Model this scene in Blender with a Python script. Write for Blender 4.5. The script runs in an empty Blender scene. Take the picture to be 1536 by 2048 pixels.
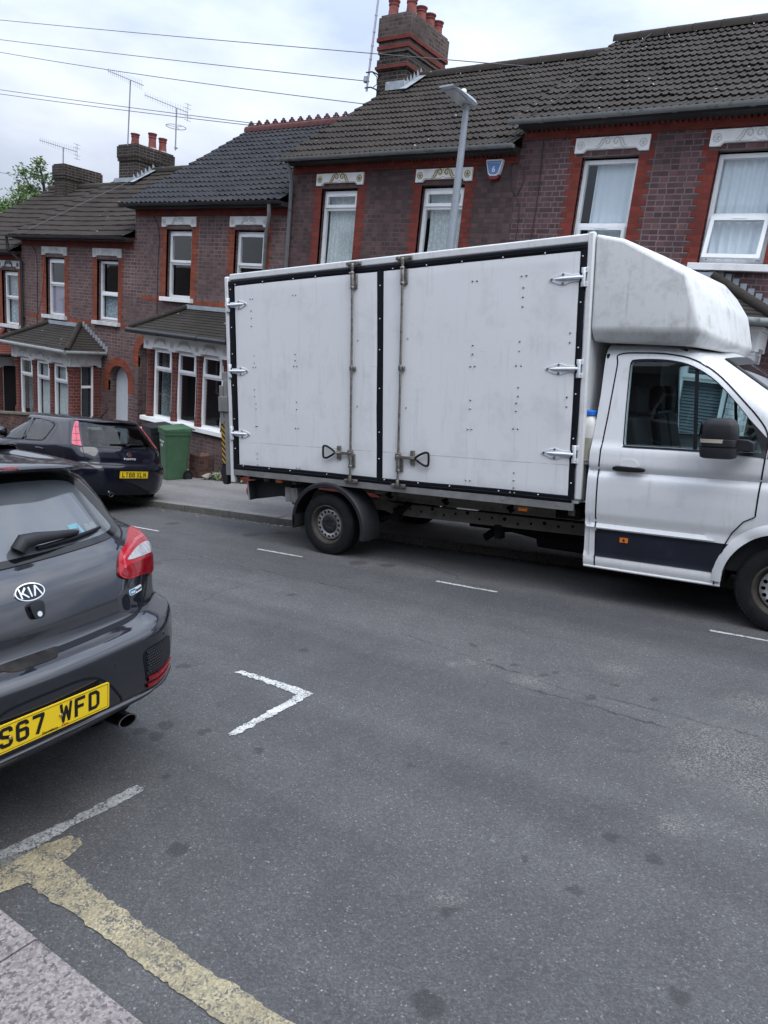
import bpy, bmesh, math, random
import numpy as np
from mathutils import Vector, Matrix
from mathutils.geometry import delaunay_2d_cdt

R = math.radians
scn = bpy.context.scene
COL = scn.collection
rng = random.Random(7)

# ------------------------------------------------------------------ camera
cam_d = bpy.data.cameras.new('camera')
cam = bpy.data.objects.new('camera', cam_d)
COL.objects.link(cam)
cam_d.sensor_fit = 'HORIZONTAL'
cam_d.sensor_width = 36.0
cam_d.lens = 1425.2 / 1536.0 * 36.0
cam_d.clip_start = 0.05
cam_d.clip_end = 2000.0
yaw, pitch, roll = R(-33.249), R(-13.833), R(-5.920)
fw = Vector((math.sin(yaw) * math.cos(pitch), math.cos(yaw) * math.cos(pitch), math.sin(pitch)))
rt0 = Vector((math.cos(yaw), -math.sin(yaw), 0.0))
dn0 = fw.cross(rt0)
rt = rt0 * math.cos(roll) + dn0 * math.sin(roll)
dn = dn0 * math.cos(roll) - rt0 * math.sin(roll)
M = Matrix.Identity(4)
for i in range(3):
    M[i][0] = rt[i]; M[i][1] = -dn[i]; M[i][2] = -fw[i]
M[2][3] = 1.79
cam.matrix_world = M
scn.camera = cam

# ------------------------------------------------------------------ sky, sun, exposure
SUN_EL, SUN_AZ = R(60), R(122)          # azimuth from +Y clockwise
world = bpy.data.worlds.new('World')
scn.world = world
world.use_nodes = True
wn, wl = world.node_tree.nodes, world.node_tree.links
wn.clear()
wo = wn.new('ShaderNodeOutputWorld')
bg = wn.new('ShaderNodeBackground'); bg.inputs['Strength'].default_value = 0.075
sky = wn.new('ShaderNodeTexSky'); sky.sky_type = 'NISHITA'; sky.sun_disc = False
sky.sun_elevation = SUN_EL; sky.sun_rotation = SUN_AZ
sky.air_density = 1.0; sky.dust_density = 2.0
tc = wn.new('ShaderNodeTexCoord')
mp = wn.new('ShaderNodeMapping'); mp.inputs['Scale'].default_value = (1.0, 1.0, 2.6)
mp.inputs['Location'].default_value = (0.35, 0.1, 0.2)
nz = wn.new('ShaderNodeTexNoise'); nz.inputs['Scale'].default_value = 2.9
nz.inputs['Detail'].default_value = 7.0; nz.inputs['Roughness'].default_value = 0.52
cr = wn.new('ShaderNodeValToRGB')
cr.color_ramp.elements[0].position = 0.36; cr.color_ramp.elements[0].color = (5.2, 6.2, 8.1, 1)
cr.color_ramp.elements[1].position = 0.68; cr.color_ramp.elements[1].color = (10.0, 10.6, 11.9, 1)
mx = wn.new('ShaderNodeMix'); mx.data_type = 'RGBA'; mx.inputs[0].default_value = 0.93
wl.new(tc.outputs['Generated'], mp.inputs['Vector']); wl.new(mp.outputs['Vector'], nz.inputs['Vector'])
wl.new(nz.outputs['Fac'], cr.inputs['Fac'])
# an overcast sky is brighter overhead than near the rooftops, and brightest on the camera's side
sxyz = wn.new('ShaderNodeSeparateXYZ'); wl.new(tc.outputs['Generated'], sxyz.inputs[0])
def wmath(op, a, b):
    q = wn.new('ShaderNodeMath'); q.operation = op
    for s_, v in zip(q.inputs, (a, b)):
        if isinstance(v, float): s_.default_value = v
        else: wl.new(v, s_)
    return q.outputs[0]
lum = wmath('ADD', wmath('ADD', wmath('MULTIPLY', wmath('MAXIMUM', sxyz.outputs['Z'], 0.0), 1.62), 0.36), wmath('MULTIPLY', sxyz.outputs['Y'], -0.04))
sc3 = wn.new('ShaderNodeVectorMath'); sc3.operation = 'SCALE'; wl.new(cr.outputs['Color'], sc3.inputs[0]); wl.new(lum, sc3.inputs['Scale'])
wl.new(sky.outputs['Color'], mx.inputs[6]); wl.new(sc3.outputs[0], mx.inputs[7])
wl.new(mx.outputs[2], bg.inputs['Color']); wl.new(bg.outputs['Background'], wo.inputs['Surface'])
sun_d = bpy.data.lights.new('sun', 'SUN'); sun_d.energy = 0.9; sun_d.angle = R(40); sun_d.color = (1.0, 0.97, 0.93)
sun = bpy.data.objects.new('sun', sun_d); COL.objects.link(sun)
sdir = Vector((math.sin(SUN_AZ) * math.cos(SUN_EL), math.cos(SUN_AZ) * math.cos(SUN_EL), math.sin(SUN_EL)))
sun.rotation_euler = (-sdir).to_track_quat('-Z', 'Y').to_euler()
sun.location = (0, -5, 20)
vs = scn.view_settings
vs.view_transform = 'Standard'; vs.look = 'None'; vs.exposure = 1.0; vs.gamma = 1.0; vs.use_curve_mapping = False
scn.cycles.max_bounces = 8
scn.cycles.transparent_max_bounces = 16
scn.cycles.caustics_reflective = False; scn.cycles.caustics_refractive = False

# ------------------------------------------------------------------ helpers
S, SY = 0.1145, -0.018                     # the street climbs to the right, falls slightly to the far side
def gz(x, y): return S * x + SY * y
ORG = {}                                   # world origin of every unrotated thing, for parts authored in world coordinates

def tag(o, label=None, cat=None, group=None, kind=None):
    if label: o['label'] = label
    if cat: o['category'] = cat
    if group: o['group'] = group
    if kind: o['kind'] = kind
    return o
def thing(name, label, cat, loc=(0, 0, 0), group=None, world_parts=True, rot=None):
    o = bpy.data.objects.new(name, None); COL.objects.link(o)
    o.empty_display_size = 0.2
    o.location = loc
    if rot is not None: o.rotation_euler = rot
    tag(o, label, cat, group)
    ORG[o.name] = Vector(loc) if world_parts else Vector((0, 0, 0))
    return o

class MB:
    def __init__(s): s.v = []; s.f = []
    def add(s, vs_, fs):
        n = len(s.v); s.v += [tuple(p) for p in vs_]; s.f += [tuple(i + n for i in f) for f in fs]; return s
    def box(s, x0, x1, y0, y1, z0, z1):
        return s.add([(x0,y0,z0),(x1,y0,z0),(x1,y1,z0),(x0,y1,z0),(x0,y0,z1),(x1,y0,z1),(x1,y1,z1),(x0,y1,z1)],
                     [(3,2,1,0),(4,5,6,7),(0,1,5,4),(1,2,6,5),(2,3,7,6),(3,0,4,7)])
    def quad(s, a, b, c, d): return s.add([a, b, c, d], [(0, 1, 2, 3)])
    def prism(s, poly, a0, a1, axis='y'):
        """simple polygon extruded along an axis; poly in (x,z) for y, (y,z) for x, (x,y) for z"""
        f = {'y': lambda p, a: (p[0], a, p[1]), 'x': lambda p, a: (a, p[0], p[1]), 'z': lambda p, a: (p[0], p[1], a)}[axis]
        n = len(poly)
        fs = [tuple(range(n)), tuple(range(2*n-1, n-1, -1))]
        fs += [(i, i + n, (i + 1) % n + n, (i + 1) % n) for i in range(n)]
        return s.add([f(p, a0) for p in poly] + [f(p, a1) for p in poly], fs)
    def plate(s, outer, holes, a0, a1, axis='y', fn=None, step=None):
        """polygon with holes between two parallel planes, triangulated, with rims; fn(x,z,a) may map the points"""
        f = {'y': lambda p, a: (p[0], a, p[1]), 'x': lambda p, a: (a, p[0], p[1]), 'z': lambda p, a: (p[0], p[1], a)}[axis]
        if fn: f = fn
        pts, tris = cdt(outer, holes, step)
        n = len(pts)
        s.add([f(p, a0) for p in pts], [tuple(t) for t in tris])
        if a1 is None: return s
        s.add([f(p, a1) for p in pts], [tuple(reversed(t)) for t in tris])
        for loop in [outer] + list(holes):
            m = len(loop)
            s.add([f(p, a0) for p in loop] + [f(p, a1) for p in loop], [(i, (i+1) % m, (i+1) % m + m, i + m) for i in range(m)])
        return s
    def tube(s, path, r, n=8, cap=True, closed=False):
        P = [Vector(p) for p in path]; m = len(P)
        rs = r if isinstance(r, (list, tuple)) else [r] * m
        base = len(s.v); prev = None
        for i, p in enumerate(P):
            if closed: d = P[(i + 1) % m] - P[i - 1]
            else: d = P[min(i + 1, m - 1)] - P[max(i - 1, 0)]
            d.normalize()
            if prev is None:
                a = Vector((0, 0, 1)) if abs(d.z) < 0.9 else Vector((1, 0, 0))
                prev = d.cross(a).normalized()
            x = (prev - d * prev.dot(d)).normalized(); y = d.cross(x); prev = x
            for k in range(n):
                t = 2 * math.pi * k / n
                s.v.append(tuple(p + (x * math.cos(t) + y * math.sin(t)) * rs[i]))
        segs = m if closed else m - 1
        for i in range(segs):
            for k in range(n):
                a = base + i * n + k; b = base + i * n + (k + 1) % n
                c = base + ((i + 1) % m) * n + (k + 1) % n; d2 = base + ((i + 1) % m) * n + k
                s.f.append((a, b, c, d2))
        if cap and not closed:
            s.f.append(tuple(base + k for k in reversed(range(n)))); s.f.append(tuple(base + (m - 1) * n + k for k in range(n)))
        return s
    def lathe(s, prof, c, n=24, axis='z', a0=0.0, a1=2*math.pi):
        """profile [(radius, height)] turned about an axis through c"""
        full = abs(a1 - a0 - 2*math.pi) < 1e-6; k = n if full else n + 1
        base = len(s.v)
        for (r, h) in prof:
            for i in range(k):
                t = a0 + (a1 - a0) * i / n
                ca, sa = r * math.cos(t), r * math.sin(t)
                p = {'z': (ca, sa, h), 'y': (ca, h, sa), 'x': (h, ca, sa)}[axis]
                s.v.append((c[0] + p[0], c[1] + p[1], c[2] + p[2]))
        for j in range(len(prof) - 1):
            for i in range(n):
                a = base + j*k + i; b = base + j*k + (i+1) % k
                s.f.append((a, b, b + k, a + k))
        return s
    def disc(s, c, r, axis='y', n=20, h=None):
        pr = [(1e-4, 0), (r, 0)] if h is None else [(1e-4, 0), (r*0.85, 0), (r, h*0.3), (r, h)]
        return s.lathe(pr, c, n, axis)
    def grid(s, rows, wrap=False):
        base = len(s.v); m = len(rows[0])
        for r_ in rows: s.v += [tuple(p) for p in r_]
        for j in range(len(rows) - 1):
            for i in range(m if wrap else m - 1):
                a = base + j*m + i; b = base + j*m + (i+1) % m
                s.f.append((a, b, b + m, a + m))
        return s
    def build(s, name, mat, parent=None, smooth=35, bevel=0, seg=2, weld=False, normals=True, bevel_angle=30):
        me = bpy.data.meshes.new(name)
        off = ORG.get(parent.name, Vector((0, 0, 0))) if parent is not None else Vector((0, 0, 0))
        me.from_pydata([(p[0]-off.x, p[1]-off.y, p[2]-off.z) for p in s.v], [], s.f)
        if normals or weld:
            bm = bmesh.new(); bm.from_mesh(me)
            if weld: bmesh.ops.remove_doubles(bm, verts=bm.verts, dist=0.0004)
            if normals: bmesh.ops.recalc_face_normals(bm, faces=bm.faces)
            bm.to_mesh(me); bm.free()
        o = bpy.data.objects.new(name, me); COL.objects.link(o)
        if mat is not None: me.materials.append(mat)
        if parent is not None:
            o.parent = parent; ORG[o.name] = off
        if bevel:
            md = o.modifiers.new('bevel', 'BEVEL'); md.width = bevel; md.segments = seg
            md.limit_method = 'ANGLE'; md.angle_limit = R(bevel_angle)
        if smooth:
            me.polygons.foreach_set('use_smooth', [True] * len(me.polygons))
            me.set_sharp_from_angle(angle=R(smooth))
        me.update()
        return o

def inpoly(px, py, poly):
    px = np.asarray(px); py = np.asarray(py); c = np.zeros(px.shape, bool)
    n = len(poly)
    for i in range(n):
        x1, y1 = poly[i]; x2, y2 = poly[(i+1) % n]
        if y1 == y2: continue
        t = ((y1 > py) != (y2 > py)) & (px < (x2-x1) * (py-y1) / (y2-y1) + x1)
        c ^= t
    return c
def resample(poly, step, closed=True):
    out = []; n = len(poly)
    for i in range(n if closed else n - 1):
        a = poly[i]; b = poly[(i+1) % n]
        k = max(1, int(math.hypot(b[0]-a[0], b[1]-a[1]) / step + 0.5))
        for j in range(k): out.append((a[0] + (b[0]-a[0]) * j / k, a[1] + (b[1]-a[1]) * j / k))
    if not closed: out.append(tuple(poly[-1]))
    return out
def cdt(outer, holes=(), step=None):
    loops = [list(outer)] + [list(h) for h in holes]
    vs_ = []; es = []
    for lp in loops:
        b = len(vs_); vs_ += lp; es += [(b + i, b + (i+1) % len(lp)) for i in range(len(lp))]
    if step:
        xs = [p[0] for p in outer]; ys = [p[1] for p in outer]
        gx, gy = np.meshgrid(np.arange(min(xs) + step*0.5, max(xs), step), np.arange(min(ys) + step*0.5, max(ys), step))
        gx = gx.ravel(); gy = gy.ravel()
        ok = inpoly(gx, gy, outer)
        for h in holes: ok &= ~inpoly(gx, gy, h)
        b = np.array(vs_); gx = gx[ok]; gy = gy[ok]
        if len(gx):
            keep = np.ones(len(gx), bool)
            for q in b: keep &= (gx-q[0])**2 + (gy-q[1])**2 > (0.35*step)**2
            vs_ += list(zip(gx[keep].tolist(), gy[keep].tolist()))
    r = delaunay_2d_cdt([Vector(p) for p in vs_], es, [], 0, 1e-6)
    pts = [(p.x, p.y) for p in r[0]]
    P = np.array(pts); F = np.array([list(f) for f in r[2]])
    c = P[F].mean(axis=1)
    ok = inpoly(c[:, 0], c[:, 1], outer)
    for h in holes: ok &= ~inpoly(c[:, 0], c[:, 1], h)
    return pts, F[ok].tolist()
def smooth_poly(pts, n=6, closed=True):
    """Catmull-Rom through the points"""
    m = len(pts); out = []
    for i in range(m if closed else m - 1):
        p0 = pts[i-1] if closed or i > 0 else pts[0]
        p1 = pts[i]; p2 = pts[(i+1) % m]; p3 = pts[(i+2) % m] if closed or i + 2 < m else pts[-1]
        for k in range(n):
            t = k / n
            out.append(tuple(0.5*((2*b) + (c-a)*t + (2*a-5*b+4*c-d)*t*t + (-a+3*b-3*c+d)*t**3) for a, b, c, d in zip(p0, p1, p2, p3)))
    if not closed: out.append(tuple(pts[-1]))
    return out
def rrect(x0, x1, y0, y1, r, n=5):
    out = []
    for cx, cy, a in ((x1-r, y1-r, 0), (x0+r, y1-r, 90), (x0+r, y0+r, 180), (x1-r, y0+r, 270)):
        for k in range(n+1):
            t = R(a + 90*k/n); out.append((cx + r*math.cos(t), cy + r*math.sin(t)))
    return out
def text_mesh(txt, size, extrude=0.002, bold=0.0, spacing=1.0, align='CENTER', shear=0.0):
    cu = bpy.data.curves.new('lettering', 'FONT'); cu.body = txt; cu.size = size; cu.extrude = extrude
    cu.offset = bold; cu.align_x = align; cu.align_y = 'CENTER'; cu.space_character = spacing; cu.shear = shear
    cu.resolution_u = 4
    o = bpy.data.objects.new('lettering_tmp', cu)
    me = bpy.data.meshes.new_from_object(o)
    v = [tuple(p.co) for p in me.vertices]; f = [tuple(p.vertices) for p in me.polygons]
    bpy.data.objects.remove(o); bpy.data.curves.remove(cu); bpy.data.meshes.remove(me)
    return v, f

# ------------------------------------------------------------------ materials
def nodes_of(name):
    m = bpy.data.materials.new(name); m.use_nodes = True
    nt = m.node_tree; b = nt.nodes['Principled BSDF']
    return m, nt.nodes, nt.links, b
def noise(N, L, vec, scale, detail=4.0, rough=0.55):
    n = N.new('ShaderNodeTexNoise'); n.inputs['Scale'].default_value = scale
    n.inputs['Detail'].default_value = detail; n.inputs['Roughness'].default_value = rough
    if vec is not None: L.new(vec, n.inputs['Vector'])
    return n.outputs['Fac']
def ramp(N, L, fac, stops):
    r = N.new('ShaderNodeValToRGB'); e = r.color_ramp.elements
    e[0].position = stops[0][0]; e[0].color = (*stops[0][1], 1)
    e[1].position = stops[-1][0]; e[1].color = (*stops[-1][1], 1)
    for p, c in stops[1:-1]:
        x = e.new(p); x.color = (*c, 1)
    L.new(fac, r.inputs['Fac']); return r.outputs['Color']
def maprange(N, L, v, a, b, c=0.0, d=1.0):
    m = N.new('ShaderNodeMapRange'); m.inputs[1].default_value = a; m.inputs[2].default_value = b
    m.inputs[3].default_value = c; m.inputs[4].default_value = d; L.new(v, m.inputs[0]); return m.outputs[0]
def mixc(N, L, fac, a, b, mode='MIX'):
    m = N.new('ShaderNodeMix'); m.data_type = 'RGBA'; m.blend_type = mode
    for s_, v in ((m.inputs[0], fac), (m.inputs[6], a), (m.inputs[7], b)):
        if isinstance(v, (int, float)): s_.default_value = v
        elif isinstance(v, tuple): s_.default_value = (*v, 1)
        else: L.new(v, s_)
    return m.outputs[2]
def mth(N, L, op, a, b=None):
    m = N.new('ShaderNodeMath'); m.operation = op
    for s_, v in ((m.inputs[0], a), (m.inputs[1], b)):
        if v is None: continue
        if isinstance(v, (int, float)): s_.default_value = v
        else: L.new(v, s_)
    return m.outputs[0]
def bump(N, L, b, h, strength=0.3, dist=0.01):
    k = N.new('ShaderNodeBump'); k.inputs['Strength'].default_value = strength; k.inputs['Distance'].default_value = dist
    L.new(h, k.inputs['Height']); L.new(k.outputs['Normal'], b.inputs['Normal'])
def pos(N): return N.new('ShaderNodeNewGeometry').outputs['Position']
def objc(N): return N.new('ShaderNodeTexCoord').outputs['Object']
def dim(c, k): return tuple(min(1.0, x*k) for x in c)

def pm(name, base, rough=0.5, metal=0.0, var=0.0, vscale=8.0, bmp=0.0, bscale=60.0, coat=0.0, spec=0.5, dirt=None, dscale=3.0, dlo=0.5, dhi=0.75, emis=None):
    """plain procedural surface: base colour, a mottling of it, optional dirt in patches and a fine bump"""
    m, N, L, b = nodes_of(name)
    b.inputs['Roughness'].default_value = rough; b.inputs['Metallic'].default_value = metal
    b.inputs['Specular IOR Level'].default_value = spec
    if coat: b.inputs['Coat Weight'].default_value = coat; b.inputs['Coat Roughness'].default_value = 0.04
    v = objc(N)
    if var:
        c = ramp(N, L, noise(N, L, v, vscale, 6), [(0.3, dim(base, 1-var)), (0.7, dim(base, 1+var))])
    else:
        rgb = N.new('ShaderNodeRGB'); rgb.outputs[0].default_value = (*base, 1); c = rgb.outputs[0]
    if dirt:
        f = maprange(N, L, noise(N, L, v, dscale, 8, 0.65), dlo, dhi)
        c = mixc(N, L, f, c, dirt)
        rr = maprange(N, L, f, 0, 1, rough, min(1, rough + 0.3)); L.new(rr, b.inputs['Roughness'])
    L.new(c, b.inputs['Base Color'])
    if bmp: bump(N, L, b, noise(N, L, v, bscale, 4), bmp)
    return m
def glass(name, tint=(0.55, 0.62, 0.62), refl=1.0, rough=0.02, ior=1.5, film=None, gain=1.25):
    """window pane: mirror by Fresnel, else looked through"""
    m = bpy.data.materials.new(name); m.use_nodes = True
    N, L = m.node_tree.nodes, m.node_tree.links; N.clear()
    out = N.new('ShaderNodeOutputMaterial'); mxs = N.new('ShaderNodeMixShader')
    fr = N.new('ShaderNodeFresnel'); fr.inputs['IOR'].default_value = ior
    tr = N.new('ShaderNodeBsdfTransparent'); tr.inputs['Color'].default_value = (*tint, 1)
    gl = N.new('ShaderNodeBsdfGlossy'); gl.inputs['Roughness'].default_value = rough
    gl.inputs['Color'].default_value = (refl, refl, refl, 1)
    g = N.new('ShaderNodeNewGeometry')
    # the Fresnel node turns inside out on back faces; keep one index for both sides
    L.new(mth(N, L, 'ADD', mth(N, L, 'MULTIPLY', g.outputs['Backfacing'], 1.0/ior - ior), ior), fr.inputs['IOR'])
    f2 = mth(N, L, 'MINIMUM', mth(N, L, 'MULTIPLY', fr.outputs[0], gain), 1.0)
    L.new(f2, mxs.inputs[0]); L.new(tr.outputs[0], mxs.inputs[1]); L.new(gl.outputs[0], mxs.inputs[2])
    last = mxs.outputs[0]
    if film:      # dust lying on the glass
        df = N.new('ShaderNodeBsdfDiffuse'); df.inputs['Color'].default_value = (*film[0], 1)
        m2 = N.new('ShaderNodeMixShader'); L.new(last, m2.inputs[1]); L.new(df.outputs[0], m2.inputs[2])
        L.new(maprange(N, L, noise(N, L, objc(N), 2.5, 8, 0.65), 0.3, 0.7, film[1]*0.6, film[1]), m2.inputs[0]); last = m2.outputs[0]
    L.new(last, out.inputs['Surface'])
    return m

def brick_mat(name, c1, c2, mortar, grime=0.35, bw=0.225, rh=0.0745, ms=0.008, light=None, vary=0.8):
    m, N, L, b = nodes_of(name)
    p = pos(N); sp = N.new('ShaderNodeSeparateXYZ'); L.new(p, sp.inputs[0])
    u = mth(N, L, 'ADD', sp.outputs['X'], sp.outputs['Y'])
    cb = N.new('ShaderNodeCombineXYZ'); L.new(u, cb.inputs[0]); L.new(sp.outputs['Z'], cb.inputs[1])
    # slightly wavy joints
    wob = N.new('ShaderNodeTexNoise'); wob.inputs['Scale'].default_value = 9.0; L.new(p, wob.inputs['Vector'])
    vm = N.new('ShaderNodeVectorMath'); vm.operation = 'MULTIPLY_ADD'
    L.new(wob.outputs['Color'], vm.inputs[0]); vm.inputs[1].default_value = (0.012, 0.008, 0.0); L.new(cb.outputs[0], vm.inputs[2])
    br = N.new('ShaderNodeTexBrick'); br.offset = 0.5; br.offset_frequency = 2; br.squash = 0.52; br.squash_frequency = 2
    L.new(vm.outputs[0], br.inputs['Vector'])
    br.inputs['Scale'].default_value = 1.0; br.inputs['Mortar Size'].default_value = ms
    br.inputs['Mortar Smooth'].default_value = 0.25; br.inputs['Bias'].default_value = 0.0
    br.inputs['Brick Width'].default_value = bw; br.inputs['Row Height'].default_value = rh
    n1 = noise(N, L, p, 14.0, 5); n2 = noise(N, L, p, 1.1, 5, 0.6); n3 = noise(N, L, p, 70.0, 3)
    L.new(mixc(N, L, n1, c1, dim(c1, 0.62)), br.inputs['Color1'])
    L.new(mixc(N, L, n1, c2, dim(c2, 1.35)), br.inputs['Color2'])
    mo = mixc(N, L, maprange(N, L, n2, 0.35, 0.65), mortar, dim(mortar, 0.5))
    L.new(mo, br.inputs['Mortar'])
    c = br.outputs['Color']
    # every brick fired differently
    wh = N.new('ShaderNodeTexWhiteNoise'); wh.noise_dimensions = '2D'
    sn = N.new('ShaderNodeVectorMath'); sn.operation = 'SNAP'; L.new(vm.outputs[0], sn.inputs[0]); sn.inputs[1].default_value = (bw*0.5, rh, 1.0); L.new(sn.outputs[0], wh.inputs[0])
    notm = mth(N, L, 'SUBTRACT', 1.0, br.outputs['Fac'])
    c = mixc(N, L, mth(N, L, 'MULTIPLY', notm, vary), c, mixc(N, L, 1.0, c, ramp(N, L, wh.outputs['Value'], [(0.0, (0.45, 0.45, 0.48)), (0.5, (0.95, 0.92, 0.92)), (1.0, (1.6, 1.5, 1.45))]), 'MULTIPLY'))
    g = maprange(N, L, n2, 0.38, 0.72, 0.0, grime)
    c = mixc(N, L, g, c, (0.035, 0.032, 0.033))
    c = mixc(N, L, maprange(N, L, n3, 0.3, 0.7, 0.0, 0.35), c, mixc(N, L, 1.0, c, (0.6, 0.6, 0.62), 'MULTIPLY'))
    if light:
        f = maprange(N, L, noise(N, L, p, 2.2, 8, 0.7), 0.58, 0.75, 0.0, 0.5)
        c = mixc(N, L, f, c, light)
    L.new(c, b.inputs['Base Color'])
    b.inputs['Roughness'].default_value = 0.9; b.inputs['Specular IOR Level'].default_value = 0.25
    h = mth(N, L, 'SUBTRACT', mth(N, L, 'MULTIPLY', n3, 0.35), br.outputs['Fac'])
    bump(N, L, b, h, 0.6, 0.006)
    return m
MAT = {}
MAT['brick_purple'] = brick_mat('purple_brick', (0.165, 0.090, 0.093), (0.080, 0.052, 0.055), (0.235, 0.19, 0.18), 0.26, vary=0.5)
MAT['brick_purple2'] = brick_mat('weathered_purple_brick', (0.195, 0.122, 0.116), (0.115, 0.078, 0.076), (0.235, 0.19, 0.175), 0.22, vary=0.5, light=(0.30, 0.27, 0.25))
MAT['brick_brown'] = brick_mat('sooted_purple_brick', (0.140, 0.080, 0.080), (0.078, 0.052, 0.052), (0.145, 0.115, 0.105), 0.42, vary=0.55)
MAT['brick_pink'] = brick_mat('repointed_purple_brick', (0.205, 0.120, 0.112), (0.125, 0.080, 0.076), (0.30, 0.255, 0.235), 0.2, vary=0.45)
MAT['brick_dark'] = brick_mat('sooty_chimney_brick', (0.060, 0.044, 0.036), (0.026, 0.021, 0.019), (0.17, 0.15, 0.13), 0.35)
MAT['brick_chim'] = brick_mat('chimney_head_brick', (0.130, 0.090, 0.078), (0.085, 0.066, 0.060), (0.20, 0.18, 0.16), 0.3)
MAT['brick_red'] = brick_mat('red_brick', (0.250, 0.050, 0.034), (0.175, 0.034, 0.026), (0.16, 0.075, 0.06), 0.28, ms=0.006, vary=0.35)
MAT['brick_orange'] = brick_mat('orange_red_brick', (0.320, 0.082, 0.040), (0.240, 0.055, 0.030), (0.24, 0.13, 0.095), 0.25, ms=0.006, vary=0.4)
MAT['brick_bay'] = brick_mat('bay_pier_brick', (0.200, 0.048, 0.036), (0.130, 0.034, 0.030), (0.26, 0.20, 0.18), 0.3, ms=0.007, vary=0.4)
MAT['brick_white'] = brick_mat('white_painted_brick', (0.70, 0.72, 0.73), (0.66, 0.68, 0.70), (0.56, 0.58, 0.60), 0.06, ms=0.006, vary=0.08)
MAT['brick_wall'] = brick_mat('low_wall_brick', (0.150, 0.066, 0.050), (0.105, 0.055, 0.045), (0.16, 0.14, 0.12), 0.45)

def tile_mat(name, base, moss, speck=0.4):
    m, N, L, b = nodes_of(name)
    p = pos(N)
    n1 = noise(N, L, p, 1.6, 6, 0.6); n2 = noise(N, L, p, 30.0, 5); n3 = noise(N, L, p, 9.0, 6, 0.7)
    c = ramp(N, L, n1, [(0.3, dim(base, 0.72)), (0.7, dim(base, 1.35))])
    c = mixc(N, L, maprange(N, L, n3, 0.45, 0.75, 0, 0.6), c, moss)
    c = mixc(N, L, maprange(N, L, n2, 0.3, 0.7, 0.0, 0.45), c, dim(base, 0.45))
    vo = N.new('ShaderNodeTexVoronoi'); vo.inputs['Scale'].default_value = 3.2; L.new(p, vo.inputs['Vector'])
    vo.inputs['Randomness'].default_value = 1.0
    spots = maprange(N, L, vo.outputs['Distance'], 0.045, 0.075, speck, 0.0)
    c = mixc(N, L, spots, c, (0.42, 0.42, 0.40))
    L.new(c, b.inputs['Base Color']); b.inputs['Roughness'].default_value = 0.9
    b.inputs['Specular IOR Level'].default_value = 0.25
    bump(N, L, b, n2, 0.4, 0.006)
    return m
MAT['tile_old'] = tile_mat('weathered_concrete_tile', (0.045, 0.038, 0.033), (0.056, 0.049, 0.038), 0.8)
MAT['tile_new'] = tile_mat('dark_slate_tile', (0.034, 0.035, 0.040), (0.040, 0.040, 0.043), 0.15)
MAT['tile_bay'] = tile_mat('brown_bay_tile', (0.038, 0.033, 0.029), (0.056, 0.049, 0.036), 0.7)
MAT['tile_red'] = tile_mat('red_clay_tile', (0.16, 0.045, 0.034), (0.10, 0.05, 0.04), 0.2)
MAT['crest'] = pm('red_terracotta_crest', (0.085, 0.026, 0.024), 0.85, var=0.35, vscale=12)
MAT['pot'] = pm('terracotta_pot', (0.235, 0.066, 0.056), 0.8, var=0.25, vscale=9, dirt=(0.10, 0.05, 0.045), dscale=6)
MAT['lead'] = pm('lead_flashing', (0.30, 0.33, 0.36), 0.55, var=0.25, vscale=7, bmp=0.2, bscale=20)
MAT['mortar'] = pm('lime_mortar', (0.36, 0.34, 0.29), 0.95, var=0.3, vscale=15, bmp=0.4)
MAT['upvc'] = pm('white_upvc', (0.86, 0.87, 0.875), 0.32, var=0.03, vscale=5, dirt=(0.60, 0.60, 0.58), dscale=6, dlo=0.58, dhi=0.9)
MAT['white_paint'] = pm('white_masonry_paint', (0.82, 0.825, 0.81), 0.75, var=0.05, vscale=6, bmp=0.15, bscale=40, dirt=(0.52, 0.50, 0.46), dscale=4, dlo=0.55, dhi=0.85)
MAT['grey_paint'] = pm('weathered_white_paint', (0.60, 0.61, 0.60), 0.8, var=0.12, vscale=6, bmp=0.2, bscale=40, dirt=(0.36, 0.35, 0.32), dscale=4, dlo=0.5, dhi=0.8)
MAT['relief'] = pm('carved_relief_paint', (0.60, 0.60, 0.58), 0.8)
MAT['relief_gold'] = pm('gold_relief_paint', (0.34, 0.26, 0.075), 0.7, var=0.2, vscale=30)
MAT['relief_black'] = pm('black_relief_paint', (0.035, 0.035, 0.035), 0.7)
MAT['pvc_black'] = pm('black_gutter_plastic', (0.022, 0.023, 0.025), 0.4, var=0.2)
MAT['pvc_grey'] = pm('grey_gutter_plastic', (0.215, 0.225, 0.225), 0.55, var=0.18, vscale=5, dirt=(0.07, 0.085, 0.06), dscale=5, dlo=0.55, dhi=0.7)
MAT['soffit'] = pm('dark_soffit_board', (0.03, 0.03, 0.032), 0.7)
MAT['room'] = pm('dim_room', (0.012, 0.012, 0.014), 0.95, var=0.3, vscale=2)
MAT['cable'] = pm('black_cable', (0.02, 0.02, 0.022), 0.6)
MAT['alu'] = pm('dull_aluminium', (0.33, 0.34, 0.36), 0.5, metal=0.7, var=0.15)
MAT['galv'] = pm('galvanised_steel', (0.36, 0.39, 0.42), 0.48, metal=0.55, var=0.18, vscale=14)
MAT['pane'] = glass('house_pane', (0.86, 0.90, 0.91), gain=1.5)
MAT['door_white'] = pm('white_door', (0.62, 0.66, 0.70), 0.5, var=0.04)

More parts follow.
